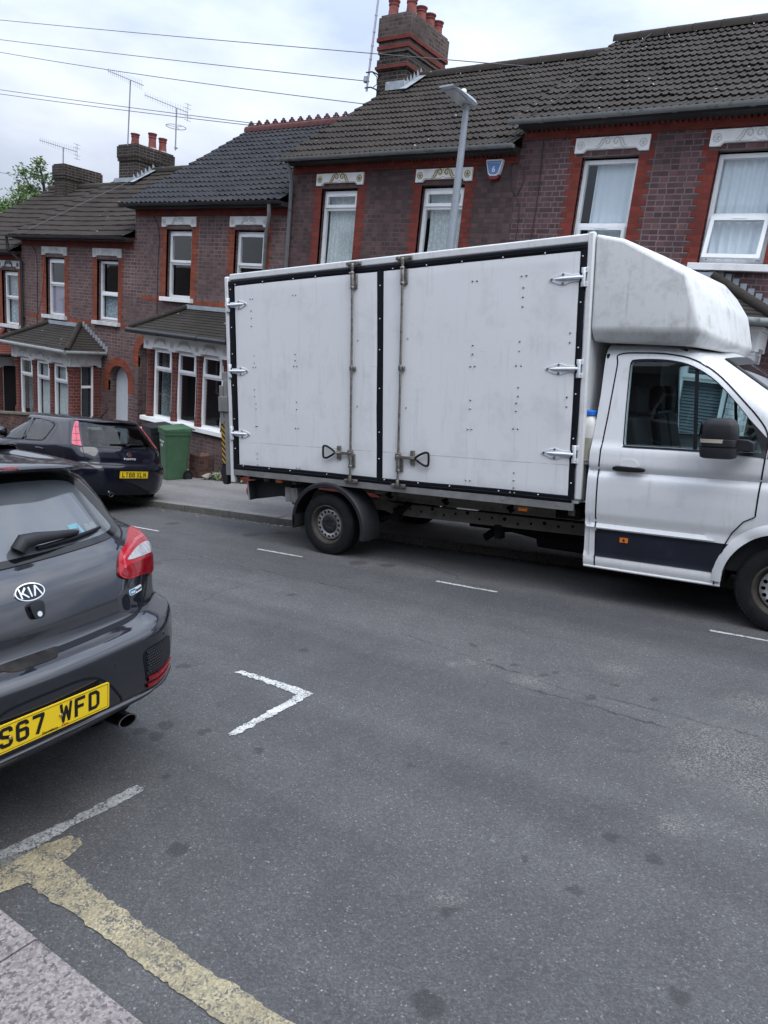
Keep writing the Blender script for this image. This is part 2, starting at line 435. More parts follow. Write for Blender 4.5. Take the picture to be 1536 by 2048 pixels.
def curtain_mat(name, base, fold=34.0, lace=0.0, dark=0.55):
    """hanging cloth; lace is a printed floral pattern"""
    m, N, L, b = nodes_of(name)
    p = pos(N)
    c = mixc(N, L, 0.0, base, base)
    if lace:
        vo = N.new('ShaderNodeTexVoronoi'); vo.feature = 'SMOOTH_F1'; vo.inputs['Scale'].default_value = 24.0; L.new(p, vo.inputs['Vector'])
        f = maprange(N, L, vo.outputs['Distance'], 0.25, 0.45, lace, 0.0)
        c = mixc(N, L, f, c, dim(base, 1.7))
    L.new(c, b.inputs['Base Color']); b.inputs['Roughness'].default_value = 0.9
    return m
MAT['net'] = curtain_mat('white_net_curtain', (0.62, 0.66, 0.64), lace=0.35)
MAT['net_grey'] = curtain_mat('grey_net_curtain', (0.36, 0.41, 0.43), lace=0.9)
MAT['net_white'] = curtain_mat('sheer_white_curtain', (0.80, 0.86, 0.90))
MAT['blind'] = pm('grey_window_blind', (0.20, 0.235, 0.26), 0.8)
MAT['purple_blind'] = pm('mauve_window_film', (0.40, 0.36, 0.43), 0.8, var=0.12, vscale=4)
MAT['black'] = pm('black_rubber', (0.008, 0.008, 0.009), 0.6, spec=0.25)

def asphalt_mat(name, base, spots=True):
    m, N, L, b = nodes_of(name)
    p = pos(N)
    n_big = noise(N, L, p, 0.55, 6, 0.6); n_mid = noise(N, L, p, 4.5, 6, 0.65)
    vo = N.new('ShaderNodeTexVoronoi'); vo.inputs['Scale'].default_value = 165.0; L.new(p, vo.inputs['Vector'])
    sv = N.new('ShaderNodeSeparateColor'); L.new(vo.outputs['Color'], sv.inputs[0])
    stone = ramp(N, L, sv.outputs[0], [(0.0, dim(base, 0.60)), (0.5, base), (0.88, dim(base, 1.4)), (0.985, dim(base, 2.0)), (1.0, dim(base, 4.0))])
    c = mixc(N, L, 0.62, base, stone)
    c = mixc(N, L, 1.0, c, ramp(N, L, n_big, [(0.32, (0.88, 0.88, 0.89)), (0.7, (1.12, 1.11, 1.1))]), 'MULTIPLY')
    c = mixc(N, L, 1.0, c, ramp(N, L, n_mid, [(0.3, (0.90, 0.90, 0.90)), (0.72, (1.09, 1.09, 1.09))]), 'MULTIPLY')
    # worn wheel tracks run along the street
    mpg = N.new('ShaderNodeMapping'); mpg.inputs['Scale'].default_value = (0.10, 1.1, 0.0); L.new(p, mpg.inputs['Vector'])
    c = mixc(N, L, 1.0, c, ramp(N, L, noise(N, L, mpg.outputs[0], 1.4, 5, 0.6), [(0.33, (0.82, 0.82, 0.84)), (0.68, (1.18, 1.18, 1.17))]), 'MULTIPLY')
    # rare pale grit
    v2 = N.new('ShaderNodeTexVoronoi'); v2.inputs['Scale'].default_value = 9.0; L.new(p, v2.inputs['Vector'])
    c = mixc(N, L, maprange(N, L, v2.outputs['Distance'], 0.022, 0.04, 0.85, 0.0), c, (0.36, 0.36, 0.34))
    # fine cracks
    v3 = N.new('ShaderNodeTexVoronoi'); v3.feature = 'DISTANCE_TO_EDGE'; v3.inputs['Scale'].default_value = 0.42
    wv = N.new('ShaderNodeVectorMath'); wv.operation = 'MULTIPLY_ADD'
    wn_ = N.new('ShaderNodeTexNoise'); wn_.inputs['Scale'].default_value = 2.0; wn_.inputs['Detail'].default_value = 6; L.new(p, wn_.inputs['Vector'])
    L.new(wn_.outputs['Color'], wv.inputs[0]); wv.inputs[1].default_value = (0.7, 0.7, 0.0); L.new(p, wv.inputs[2])
    L.new(wv.outputs[0], v3.inputs['Vector'])
    crk = mth(N, L, 'MULTIPLY', maprange(N, L, v3.outputs['Distance'], 0.0015, 0.006, 0.55, 0.0), maprange(N, L, n_big, 0.5, 0.6))
    c = mixc(N, L, crk, c, dim(base, 0.3))
    if spots:
        # oil drips and scuffed, gritty patches: (x, y, radius)
        warp = N.new('ShaderNodeVectorMath'); warp.operation = 'MULTIPLY_ADD'
        wq = N.new('ShaderNodeTexNoise'); wq.inputs['Scale'].default_value = 11.0; wq.inputs['Detail'].default_value = 5; L.new(p, wq.inputs['Vector'])
        L.new(wq.outputs['Color'], warp.inputs[0]); warp.inputs[1].default_value = (0.11, 0.11, 0.0); L.new(p, warp.inputs[2])
        fl = N.new('ShaderNodeVectorMath'); fl.operation = 'MULTIPLY'; L.new(warp.outputs[0], fl.inputs[0]); fl.inputs[1].default_value = (1, 1, 0)
        def dist(x, y):
            d = N.new('ShaderNodeVectorMath'); d.operation = 'DISTANCE'
            L.new(fl.outputs[0], d.inputs[0]); d.inputs[1].default_value = (x + 0.055, y + 0.055, 0); return d.outputs['Value']
        acc = None
        for (x, y, r) in SPOTS_DARK:
            f = maprange(N, L, dist(x, y), r*0.55, r*0.8, 1.0, 0.0)
            acc = f if acc is None else mth(N, L, 'MAXIMUM', acc, f)
        c = mixc(N, L, mth(N, L, 'MULTIPLY', acc, 0.5), c, dim(base, 0.3))
        for (ax, ay, bx, by) in SEAMS:      # old joints and cracks running along the street
            l = math.hypot(bx-ax, by-ay); ux, uy = (bx-ax)/l, (by-ay)/l
            dt = N.new('ShaderNodeVectorMath'); dt.operation = 'DOT_PRODUCT'; L.new(fl.outputs[0], dt.inputs[0]); dt.inputs[1].default_value = (-uy, ux, 0)
            da = N.new('ShaderNodeVectorMath'); da.operation = 'DOT_PRODUCT'; L.new(fl.outputs[0], da.inputs[0]); da.inputs[1].default_value = (ux, uy, 0)
            off = -uy*(ax+.055)+ux*(ay+.055); al = ux*(ax+.055)+uy*(ay+.055)
            d1 = mth(N, L, 'ABSOLUTE', mth(N, L, 'SUBTRACT', dt.outputs['Value'], off))
            d2 = mth(N, L, 'ABSOLUTE', mth(N, L, 'SUBTRACT', da.outputs['Value'], al+l/2))
            f = mth(N, L, 'MULTIPLY', maprange(N, L, d1, 0.004, 0.014, 0.75, 0.0), maprange(N, L, d2, l/2-0.15, l/2, 1.0, 0.0))
            f = mth(N, L, 'MULTIPLY', f, maprange(N, L, n_mid, 0.42, 0.55))
            c = mixc(N, L, f, c, dim(base, 0.35))
        acc = None
        for (x, y, r) in SPOTS_PALE:
            f = maprange(N, L, dist(x, y), r*0.15, r*1.15, 1.0, 0.0)
            acc = f if acc is None else mth(N, L, 'MAXIMUM', acc, f)
        grit = maprange(N, L, sv.outputs[1], 0.55, 0.80, 0.0, 1.0)
        c = mixc(N, L, mth(N, L, 'MULTIPLY', mth(N, L, 'MULTIPLY', acc, grit), 0.6), c, (0.25, 0.245, 0.22))
    L.new(c, b.inputs['Base Color'])
    b.inputs['Roughness'].default_value = 0.82; b.inputs['Specular IOR Level'].default_value = 0.35
    hh = mth(N, L, 'ADD', mth(N, L, 'MULTIPLY', vo.outputs['Distance'], -0.8), mth(N, L, 'MULTIPLY', n_mid, 0.6))
    bump(N, L, b, hh, 0.55, 0.006)
    return m
# ------------------------------------------------------------------ ground
SPOTS_DARK = [(-1.87,1.64,.06),(-2.17,2.39,.04),(-.74,2.38,.035),(-.51,2.72,.05),(-.33,2.68,.045),(-.52,2.32,.04),(-3.34,2.9,.07),(-2.75,2.29,.07),
 (-2.7,2.18,.055),(-2.82,2.16,.05),(-2.95,2.21,.07),(-2.01,4.41,.05),(-.7,4.24,.05),(-1.48,2.72,.03),(-1.33,4.29,.045),(-1.39,4.19,.04),(-.96,4.31,.04),
 (-1.78,4.22,.04),(-.7,1.58,.07),(-1.61,4.24,.04),(-.83,1.95,.03),(-1.03,4.03,.05),(-6.12,6.32,.16),(-5.92,6.65,.12),(-7.49,6.23,.14),(-4.17,5.95,.16),(-3.85,6.05,.12),
 (-2.55,2.36,.04),(-2.35,1.95,.03),(-1.2,3.2,.03),(-2.9,3.6,.05),(-3.9,4.6,.06),(-0.1,2.05,.05),(0.35,3.1,.05)]
SPOTS_PALE = [(-1.42,4.06,.14),(-1.88,4.09,.07),(-1.80,4.20,.06),(-1.95,4.0,.06),(-.22,3.80,.42),(-.05,3.55,.3),(-.32,2.95,.09),(-.88,2.01,.06),(-.2,4.51,.2),(-.35,3.55,.2),(-1.0,4.6,.16)]
SEAMS = [(-1.02,4.08,1.2,4.05),(-2.6,4.33,-.9,4.0),(-1.75,3.95,2.0,3.75),(-9.0,5.2,-3.4,5.05)]
M_ROAD = asphalt_mat('worn_asphalt', (0.081, 0.0810, 0.0820))
M_PAVE = asphalt_mat('footway_asphalt', (0.185, 0.177, 0.172), spots=False)
def stone_mat(name, base, dark, fleck=0.9):
    m, N, L, b = nodes_of(name)
    p = pos(N)
    vo = N.new('ShaderNodeTexVoronoi'); vo.inputs['Scale'].default_value = 130.0; L.new(p, vo.inputs['Vector'])
    sc_ = N.new('ShaderNodeSeparateColor'); L.new(vo.outputs['Color'], sc_.inputs[0])
    c = ramp(N, L, sc_.outputs[0], [(0.0, dim(base, 0.66)), (0.5, base), (1.0, dim(base, 1.35))])
    c = mixc(N, L, 1.0, c, ramp(N, L, noise(N, L, p, 3.0, 6, 0.65), [(0.3, (0.8, 0.8, 0.8)), (0.7, (1.15, 1.14, 1.13))]), 'MULTIPLY')
    f = maprange(N, L, noise(N, L, p, 42.0, 5, 0.6), 0.555, 0.62, 0.0, fleck)
    c = mixc(N, L, f, c, dark)
    L.new(c, b.inputs['Base Color']); b.inputs['Roughness'].default_value = 0.85
    bump(N, L, b, mth(N, L, 'SUBTRACT', noise(N, L, p, 60.0, 5), f), 0.5, 0.006)
    return m
M_KERB = stone_mat('pink_granite_kerb', (0.25, 0.222, 0.216), (0.085, 0.08, 0.08), 0.85)
M_KERB2 = stone_mat('grey_kerb_stone', (0.23, 0.215, 0.205), (0.12, 0.11, 0.10), 0.6)
M_KERB3 = stone_mat('dark_kerb_face', (0.115, 0.11, 0.10), (0.05, 0.05, 0.045), 0.8)

def yk(x): return 7.33 + 0.042 * max(-13.0, min(x, 4.0))
XS = [-400, -150, -60, -30, -22, -18, -13, -10, -8, -6, -4, -2, 0, 2, 4, 8, 20, 60, 150]
def zx(x):      # the hill flattens away from the part in view
    if x < -30: return S * -30 + (x + 30) * 0.02
    if x > 20: return S * 20 + (x - 20) * 0.02
    return S * x
def gnd(x, y): return zx(x) + SY * y
tb = MB()
far = [(-400, -300), (150, -300)]
tb.grid([[(x, y, gnd(x, max(-8, min(y, 16))) - 0.35) for x in XS] for y in (-500, -60, -12, -4, 2, 8, 14, 30, 120, 600)])
o = tb.build('ground', pm('garden_earth', (0.085, 0.078, 0.06), 0.95, var=0.4, vscale=2, bmp=0.5, bscale=8), smooth=0); tag(o, kind='structure')
rb = MB(); rb.grid([[(x, 0.95, gnd(x, 0.95)) for x in XS], [(x, yk(x) + 0.03, gnd(x, yk(x) + 0.03)) for x in XS]])
o = rb.build('road', M_ROAD, smooth=0); tag(o, kind='structure'); ROAD = o
KH = 0.10
def kerb(name, mat, sidey, sgn, label, KW=0.15):
    """kerb stones laid end to end: rounded arris, narrow joints"""
    mb = MB(); x = -44.765; L_ = 0.915
    r2 = random.Random(3)
    while x < 16:
        x1 = x + L_ - 0.009
        yo = r2.uniform(-0.004, 0.004); zo = r2.uniform(-0.003, 0.003)
        rows = []
        prof = [(0.0, -0.12), (0.0, KH - 0.02), (0.006, KH - 0.006), (0.02, KH), (KW-.005, KH), (KW, KH - 0.01), (KW, -0.12)]
        for xx in (x, x1):
            y0 = sidey(xx)
            rows.append([(xx, y0 + sgn * (a + yo), gnd(xx, y0) + b + zo + sgn * 0 + SY * a * sgn) for a, b in prof])
        n0 = len(mb.v); mb.grid(rows); k = len(prof)
        mb.f.append(tuple(n0 + i for i in range(k))); mb.f.append(tuple(n0 + k + i for i in reversed(range(k))))
        x += L_
    o = mb.build(name, mat, smooth=40); tag(o, label, kind='structure')
    if sgn > 0:      # faces turned to the gutter get the darker stone colour
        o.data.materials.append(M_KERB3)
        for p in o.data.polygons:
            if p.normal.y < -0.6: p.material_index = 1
    return o
kerb('near_kerb', M_KERB, lambda x: 1.0, -1, None, 0.42)
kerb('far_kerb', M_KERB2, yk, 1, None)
# pavements
pv = MB(); pv.grid([[(x, -3.5, gnd(x, -3.5) + KH - 0.006) for x in XS], [(x, 0.582, gnd(x, 0.582) + KH - 0.006) for x in XS]])
o = pv.build('near_pavement', M_PAVE, smooth=0); tag(o, kind='structure')
pv = MB(); pv.grid([[(x, yk(x) + 0.148, gnd(x, yk(x)) + KH - 0.006) for x in XS], [(x, 9.05, gnd(x, 7.2) + KH + 0.03) for x in XS], [(x, 10.62, gnd(x, 7.2) + KH + 0.05) for x in XS]])
o = pv.build('far_pavement', M_PAVE, smooth=0); tag(o, kind='structure')
def PZ(x, y): return gnd(x, 7.2) + KH + 0.03 * max(0.0, min(1.0, (y - 7.2) / 1.85))

# painted markings: ragged strips 4 mm above the road
def paint_mat(name, base, wear_lo, wear_hi, scale):
    m, N, L, b = nodes_of(name)
    p = pos(N)
    n = noise(N, L, p, scale, 8, 0.7)
    vo = N.new('ShaderNodeTexVoronoi'); vo.inputs['Scale'].default_value = 150.0; L.new(p, vo.inputs['Vector'])
    sv = N.new('ShaderNodeSeparateColor'); L.new(vo.outputs['Color'], sv.inputs[0])
    w = mth(N, L, 'ADD', n, mth(N, L, 'MULTIPLY', mth(N, L, 'SUBTRACT', sv.outputs[0], 0.5), 0.34))
    f = maprange(N, L, w, wear_lo, wear_hi)
    c = mixc(N, L, 1.0, base, ramp(N, L, noise(N, L, p, 7.0, 6, 0.65), [(0.3, (0.72, 0.71, 0.70)), (0.7, (1.12, 1.12, 1.1))]), 'MULTIPLY')
    v3 = N.new('ShaderNodeTexVoronoi'); v3.feature = 'DISTANCE_TO_EDGE'; v3.inputs['Scale'].default_value = 5.0; wq = N.new('ShaderNodeTexNoise'); wq.inputs['Scale'].default_value = 14.0; wq.inputs['Detail'].default_value = 6.0; L.new(p, wq.inputs['Vector']); wv = N.new('ShaderNodeVectorMath'); wv.operation = 'MULTIPLY_ADD'; L.new(wq.outputs['Color'], wv.inputs[0]); wv.inputs[1].default_value = (0.25, 0.25, 0.0); L.new(p, wv.inputs[2]); L.new(wv.outputs[0], v3.inputs['Vector'])
    c = mixc(N, L, maprange(N, L, v3.outputs['Distance'], 0.002, 0.012, 0.3, 0.0), c, (0.10, 0.098, 0.09))
    c = mixc(N, L, 1.0, c, ramp(N, L, sv.outputs[1], [(0.1, (0.72, 0.72, 0.72)), (0.9, (1.15, 1.15, 1.15))]), 'MULTIPLY')
    c = mixc(N, L, f, c, (0.085, 0.086, 0.09))
    L.new(c, b.inputs['Base Color']); b.inputs['Roughness'].default_value = 0.8
    bump(N, L, b, mth(N, L, 'SUBTRACT', sv.outputs[0], mth(N, L, 'MULTIPLY', f, 1.5)), 0.5, 0.004)
    return m
M_YEL = paint_mat('faded_yellow_paint', (0.36, 0.315, 0.205), 0.50, 0.72, 16.0)
M_WHT = paint_mat('worn_white_paint', (0.60, 0.61, 0.60), 0.55, 0.68, 20.0)
M_WHT2 = paint_mat('grimy_white_paint', (0.36, 0.37, 0.37), 0.52, 0.66, 22.0)
def ragged(poly, amp, seed, step=0.02):
    r2 = random.Random(seed); out = []
    for (x, y) in resample(poly, step): out.append((x + r2.uniform(-amp, amp), y + r2.uniform(-amp, amp)))
    return out
def marking(name, poly, mat, label, cat, amp=0.008, seed=1, group=None):
    pts, tr = cdt(ragged(poly, amp, seed))
    mb = MB(); mb.add([(x, y, gnd(x, y) + 0.004) for x, y in pts], tr)
    o = mb.build(name, mat, ROAD, smooth=0); o['label'] = label; return o
marking('yellow_line', [(-2.40,1.03),(-2.33,1.28),(-2.29,1.42),(-2.24,1.445),(-2.19,1.42),(-2.16,1.325),(-1.88,1.30),(-1.6,1.295),(-1.3,1.29),(-.96,1.30),(-.5,1.30),(4,1.30),(12,1.30),(12,1.19),(4,1.185),(-.5,1.19),(-1.13,1.185),(-1.4,1.18),(-1.67,1.185),(-1.9,1.185),(-2.05,1.175),(-2.15,1.185),(-2.19,1.03)], M_YEL, 'faded yellow kerbside line with a stub across its end', 'road marking', 0.007, 2)
marking('bay_line', [(-2.385,1.03),(-2.30,1.15),(-2.325,1.37),(-2.335,1.51),(-2.315,1.68),(-2.325,1.80),(-2.34,1.835),(-2.38,1.825),(-2.39,1.70),(-2.385,1.5),(-2.405,1.3),(-2.43,1.05)], M_WHT2, 'grimy white bay line beside the yellow stub', 'road marking', 0.007, 3)
marking('bay_corner', [(-3.0,3.03),(-2.98,3.075),(-2.5,3.09),(-2.385,3.075),(-2.375,2.9),(-2.37,2.43),(-2.39,2.405),(-2.425,2.42),(-2.44,2.8),(-2.45,3.0),(-2.6,3.02)], M_WHT, 'white L shaped bay corner beyond the grey car', 'road marking', 0.008, 4)
for k, (x0, x1) in enumerate([(-7.75,-7.18),(-5.46,-4.80),(-3.12,-2.48),(-.68,-.02),(1.8,2.4)]):
    dy = 0.012 * (x0 + 5)
    marking('bay_dash', [(x0,5.76+dy),(x1,5.77+dy),(x1,5.805+dy),(x0,5.80+dy)], M_WHT, ['short white dash behind the black hatchback','short white dash just behind the rear wheel of the van','short white dash below the middle of the van','short white dash below the cab of the van','short white dash up the hill past the van'][k], 'road marking', 0.004, 10+k, 'white parking dashes along the far side')
# grit and litter in the far gutter
lit = MB(); r2 = random.Random(5)
for k in range(260):
    x = r2.uniform(-9, 1); y = yk(x) - abs(r2.gauss(0, 0.10)) - 0.01; s_ = r2.uniform(0.006, 0.02)
    if -6.9 < x < -5.8 and r2.random() < .6: s_ *= 1.4
    a = r2.uniform(0, 6.28); z = gnd(x, y) + 0.003
    lit.add([(x + s_*math.cos(a + t)*r2.uniform(.5,1.2), y + s_*math.sin(a + t)*r2.uniform(.5,1.2), z + r2.uniform(0.002, 0.012)) for t in (0, 1.6, 3.1, 4.7)], [(0,1,2,3)])
o = lit.build('gutter_litter', pm('dry_leaf_litter', (0.26, 0.22, 0.17), 0.9, var=0.5, vscale=3), smooth=0); tag(o, 'scattered grit and dry leaf litter along the far kerb', 'litter', kind='stuff')
# ------------------------------------------------------------------ terraced houses
YF = 10.6           # front wall
YB = 9.8            # front of the bay windows
YR, YEND = 13.9, 17.4

def tile_slope(mb, x0, x1, ye, ze, yr, zr, period, roll, gauge, lip, seed, flat=False):
    """courses of interlocking tiles: each course is a strip with rolls, tipped so that its lower edge casts a shadow"""
    rr = random.Random(seed)
    Ls = math.hypot(yr - ye, zr - ze); d = ((yr-ye)/Ls, (zr-ze)/Ls); n = (-d[1], d[0])
    if n[1] < 0: n = (-n[0], -n[1])
    sub = 8; nx = max(2, int(round((x1-x0)/period)))*sub
    nc = max(1, int(round(Ls/gauge))); g = Ls/nc
    def prof(i):
        t = (i % sub)/sub
        if flat == 'wave': return roll*(0.5+0.5*math.sin(2*math.pi*t))**1.3
        return roll*max(0.0, math.sin(math.pi*min(1.0, t/0.5)))**0.8 if t < 0.5 else roll*0.06*math.sin(math.pi*(t-.5)/.5)
    sag = rr.uniform(0.03, 0.06)
    for c in range(nc):
        jit = {}
        row0 = []; row1 = []
        for i in range(nx+1):
            k = i//(sub*2)
            if k not in jit: jit[k] = (rr.gauss(0, 0.004), rr.gauss(0, 0.007) - (0.035 if rr.random() < 0.006 else 0))
            jh, jd = jit[k]
            h = prof(i) + lip + jh; s0 = c*g + jd - 0.030
            x = x0 + (x1-x0)*i/nx
            h -= sag*math.sin(math.pi*i/nx)*math.sin(math.pi*(c+.5)/nc)
            row0.append((x, ye + d[0]*s0 + n[0]*h, ze + d[1]*s0 + n[1]*h))
            h1 = prof(i)*0.9 + 0.002 - sag*math.sin(math.pi*i/nx)*math.sin(math.pi*min(c+1.5, nc)/nc); s1 = (c+1)*g
            row1.append((x, ye + d[0]*s1 + n[0]*h1, ze + d[1]*s1 + n[1]*h1))
        low = [(p[0], p[1] + d[0]*0.034 - n[0]*(lip+0.022), p[2] + d[1]*0.034 - n[1]*(lip+0.022)) for p in row0]
        und = [(p[0], p[1] - n[0]*0.014, p[2] - n[1]*0.014) for p in row0]
        mb.grid([low, und, row0, row1])
    return mb
def ridge_tiles(mb, x0, x1, y, z, r=0.115, L_=0.45):
    x = x0; k = 0
    while x < x1 - 0.05:
        xe = min(x1, x + L_ - 0.008)
        rows = []
        for xx, rr in ((x, r*1.03), (x+0.03, r), (xe, r*0.98)):
            rows.append([(xx, y + rr*math.cos(t)*1.15, z + rr*math.sin(t)) for t in [math.pi*q/8 - 0.35*(1 if q == 0 else 0) + 0.35*(1 if q == 8 else 0) for q in range(9)]])
        mb.grid(rows); x += L_; k += 1
    return mb
def frame_bars(mb, x0, x1, z0, z1, y0, y1, w):
    mb.plate([(x0,z0),(x1,z0),(x1,z1),(x0,z1)], [[(x0+w,z0+w),(x1-w,z0+w),(x1-w,z1-w),(x0+w,z1-w)]], y0, y1)
def frame_bars_x(mb, ya, yb, z0, z1, x0, x1, w):
    mb.plate([(ya,z0),(yb,z0),(yb,z1),(ya,z1)], [[(ya+w,z0+w),(yb-w,z0+w),(yb-w,z1-w),(ya+w,z1-w)]], x0, x1, axis='x')
def curtain(parent, mat, x0, x1, z0, z1, y, amp=0.02, folds=9, gather=0.0, seed=0):
    rr = random.Random(seed); mb = MB(); n = folds*8; ph = [rr.uniform(0, 6.28) for _ in range(3)]
    rows = []
    for k in range(7):
        t = k/6; z = z1 + (z0-z1)*t; row = []
        for i in range(n+1):
            u = i/n; x = x0 + (x1-x0)*u
            xx = x + gather*math.sin(t*math.pi)*(0.5-u)
            row.append((xx, y + amp*(0.5+0.5*t)*(math.sin(u*folds*6.283+ph[0]) + 0.5*math.sin(u*folds*2.1*6.283*.5+ph[1])), z))
        rows.append(row)
    mb.grid(rows)
    return mb.build('curtain', mat, parent, smooth=80)
def window(house, x0, x1, z0, z1, y, split, kind, seed=0, open_light=False, inner=0.035, vents=True, label=None, frame_mat='upvc'):
    """upvc window: outer frame, transom, casement sashes, two panes and what hangs behind; faces -y"""
    FM = MAT[frame_mat]
    f = MB(); w = 0.052
    frame_bars(f, x0, x1, z0, z1, y, y+0.07, w)
    zt = z1 - (z1-z0)*split
    f.box(x0+w, x1-w, y+0.004, y+0.066, zt-w*0.5, zt+w*0.5)
    win = f.build('window', FM, house, smooth=0, bevel=0.006)
    if label: win['label'] = label
    parts = [(zt+w*0.5, z1-w), (z0+w, zt-w*0.5)]
    for k, (a, b) in enumerate(parts):
        tilt = open_light and k == 1
        sash = (k == 0) == (kind.get('sash', 'top') == 'top') or open_light and k == 1
        m = MB(); pn = MB()
        xx0, xx1 = x0+w+0.004, x1-w-0.004
        if sash:
            frame_bars(m, xx0-0.012, xx1+0.012, a-0.008, b+0.008, y-0.022, y+0.03, 0.05)
            if vents: m.box((xx0+xx1)/2-0.09, (xx0+xx1)/2+0.09, y-0.030, y-0.0225, b-0.026, b-0.012)
            gx0, gx1, ga, gb, gy = xx0+0.036, xx1-0.036, a+0.040, b-0.040, y+0.002
        else:
            gx0, gx1, ga, gb, gy = xx0, xx1, a+0.002, b-0.002, y+0.03
        pn.quad((gx0, gy, ga), (gx1, gy, ga), (gx1, gy, gb), (gx0, gy, gb))
        if tilt:      # top-hung, pushed out at the foot
            an = R(15)
            def rot(P): return [(p[0], y + (p[1]-y)*math.cos(an) - (b-p[2])*math.sin(an), b - ((b-p[2])*math.cos(an) + (p[1]-y)*math.sin(an))) for p in P]
            m.v = rot(m.v); pn.v = rot(pn.v)
        if sash: m.build('sash', FM, win, smooth=0, bevel=0.005)
        pn.build('pane', MAT['pane'], win, smooth=0, normals=False)
    c = kind.get('curtain')
    yb = y + 0.115
    if c == 'net': curtain(win, MAT['net'], x0+0.04, x1-0.04, z0, zt-0.02 if kind.get('low') else z1-0.03, yb, 0.016, 8, kind.get('gather', 0.0), seed)
    elif c == 'grey': curtain(win, MAT['net_grey'], x0+0.04, x1-0.04, z0, zt-0.02 if kind.get('low') else z1-0.03, yb, 0.015, 9, 0, seed)
    elif c == 'white':
        curtain(win, MAT['net_white'], x0+(x1-x0)*kind.get('from', 0.28), x1-0.04, z0, z1-0.03, yb, 0.022, 6, 0, seed)
    elif c == 'mauve':
        m = MB(); m.quad((x0+.03, y+.05, z0+.03), (x1-.03, y+.05, z0+.03), (x1-.03, y+.05, zt-.03), (x0+.03, y+.05, zt-.03)); m.build('blind', MAT['purple_blind'], win, smooth=0)
    elif c == 'blind':
        m = MB(); k = int((z1-z0)/0.04)
        for i in range(k):
            z = z0 + (z1-z0)*i/k; m.quad((x0+.04, yb-.008, z), (x1-.04, yb-.008, z), (x1-.04, yb+.012, z+.035), (x0+.04, yb+.012, z+.035))
        m.build('blind', MAT['blind'], win, smooth=0)
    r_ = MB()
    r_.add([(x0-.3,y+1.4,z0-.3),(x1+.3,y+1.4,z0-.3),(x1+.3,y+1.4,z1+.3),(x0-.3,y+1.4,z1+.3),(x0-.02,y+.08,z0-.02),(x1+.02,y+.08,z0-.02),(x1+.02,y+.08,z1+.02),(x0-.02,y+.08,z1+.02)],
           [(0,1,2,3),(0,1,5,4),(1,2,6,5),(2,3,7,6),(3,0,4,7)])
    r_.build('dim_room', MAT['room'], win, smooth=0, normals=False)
    return win
def scroll(mb, cx, cz, y, s, r):
    """two mirrored acanthus scrolls in low relief"""
    r = r*1.15
    for sg in (-1, 1):
        P = smooth_poly([(.215,-.066),(.165,-.048),(.128,-.005),(.108,.045),(.075,.072),(.038,.058),(.028,.022),(.052,-.004),(.082,.008),(.078,.034),(.060,.034)], 3, False)
        n = len(P); mb.tube([(cx + sg*s*a, y, cz + s*b) for a, b in P], [r*(.5 + 1.0*math.sin(math.pi*min(1, .15+.85*k/n))) for k in range(n)], 5)
        Q = smooth_poly([(.100,.066),(.138,.058),(.158,.022),(.182,-.018),(.218,-.040)], 3, False)
        n = len(Q); mb.tube([(cx + sg*s*a, y, cz + s*b) for a, b in Q], [r*(.3 + .9*math.sin(math.pi*k/n)) for k in range(n)], 5)
    mb.tube([(cx, y, cz+s*0.09), (cx, y, cz+s*0.055)], [r*.4, r*1.1], 5)
def rosette(mb, cx, cz, y, s, r):
    mb.tube([(cx + s*0.052*math.cos(a*.5236), y, cz + s*0.052*math.sin(a*.5236)) for a in range(12)], r, 5, closed=True)
    for a in range(5):
        t = a*1.2566 + .3
        mb.tube([(cx, y, cz), (cx + s*.022*math.cos(t), y, cz + s*.022*math.sin(t)), (cx + s*.038*math.cos(t), y, cz + s*.038*math.sin(t))], [r*.4, r*1.6, r*.6], 5)
def lintel(house, x0, x1, z1, y, paint, rel, h=0.20):
    e = 0.135; z0 = z1 - h; c = 0.04
    m = MB()
    m.prism([(x0,z0),(x0+e,z0),(x0+e+c,z0+c),(x1-e-c,z0+c),(x1-e,z0),(x1,z0),(x1,z1),(x0,z1)], y-0.035, y+0.09)
    m.box(x0+e+0.01, x1-e-0.01, y+0.004, y+0.09, z0-0.03, z0+0.044)
    L_ = m.build('lintel', paint, house, smooth=0, bevel=0.006)
    q = MB(); cx = (x0+x1)/2
    scroll(q, cx, (z0+z1)/2+0.012, y-0.037, 1.0, 0.0075)
    rosette(q, x0+0.085, (z0+z1)/2, y-0.037, 0.95, 0.007); rosette(q, x1-0.085, (z0+z1)/2, y-0.037, 0.95, 0.007)
    q.tube([(x0+e-0.01, y-0.036, z0+0.012),(x0+e+c, y-0.036, z0+c+0.012),(cx-0.05, y-0.036, z0+c+0.012),(cx, y-0.036, z0+c+0.04),(cx+0.05, y-0.036, z0+c+0.012),(x1-e-c, y-0.036, z0+c+0.012),(x1-e+0.01, y-0.036, z0+0.012)], 0.004, 4)
    q.build('ornament', rel, L_, smooth=60)
    return L_
def toothed(x_in, sgn, z0, z1, w0, w1, rows=1):
    """toothed brick jamb outline; x_in is the opening edge, sgn the side it grows to"""
    n = max(1, int(round((z1-z0)/0.0745))); out = [(x_in, z0)]; P = []
    for k in range(n):
        w = (w0, w1)[(k//rows) % 2]; P += [(x_in + sgn*w, z0 + (z1-z0)*k/n), (x_in + sgn*w, z0 + (z1-z0)*(k+1)/n)]
    return [(x_in, z0)] + P + [(x_in, z1)]

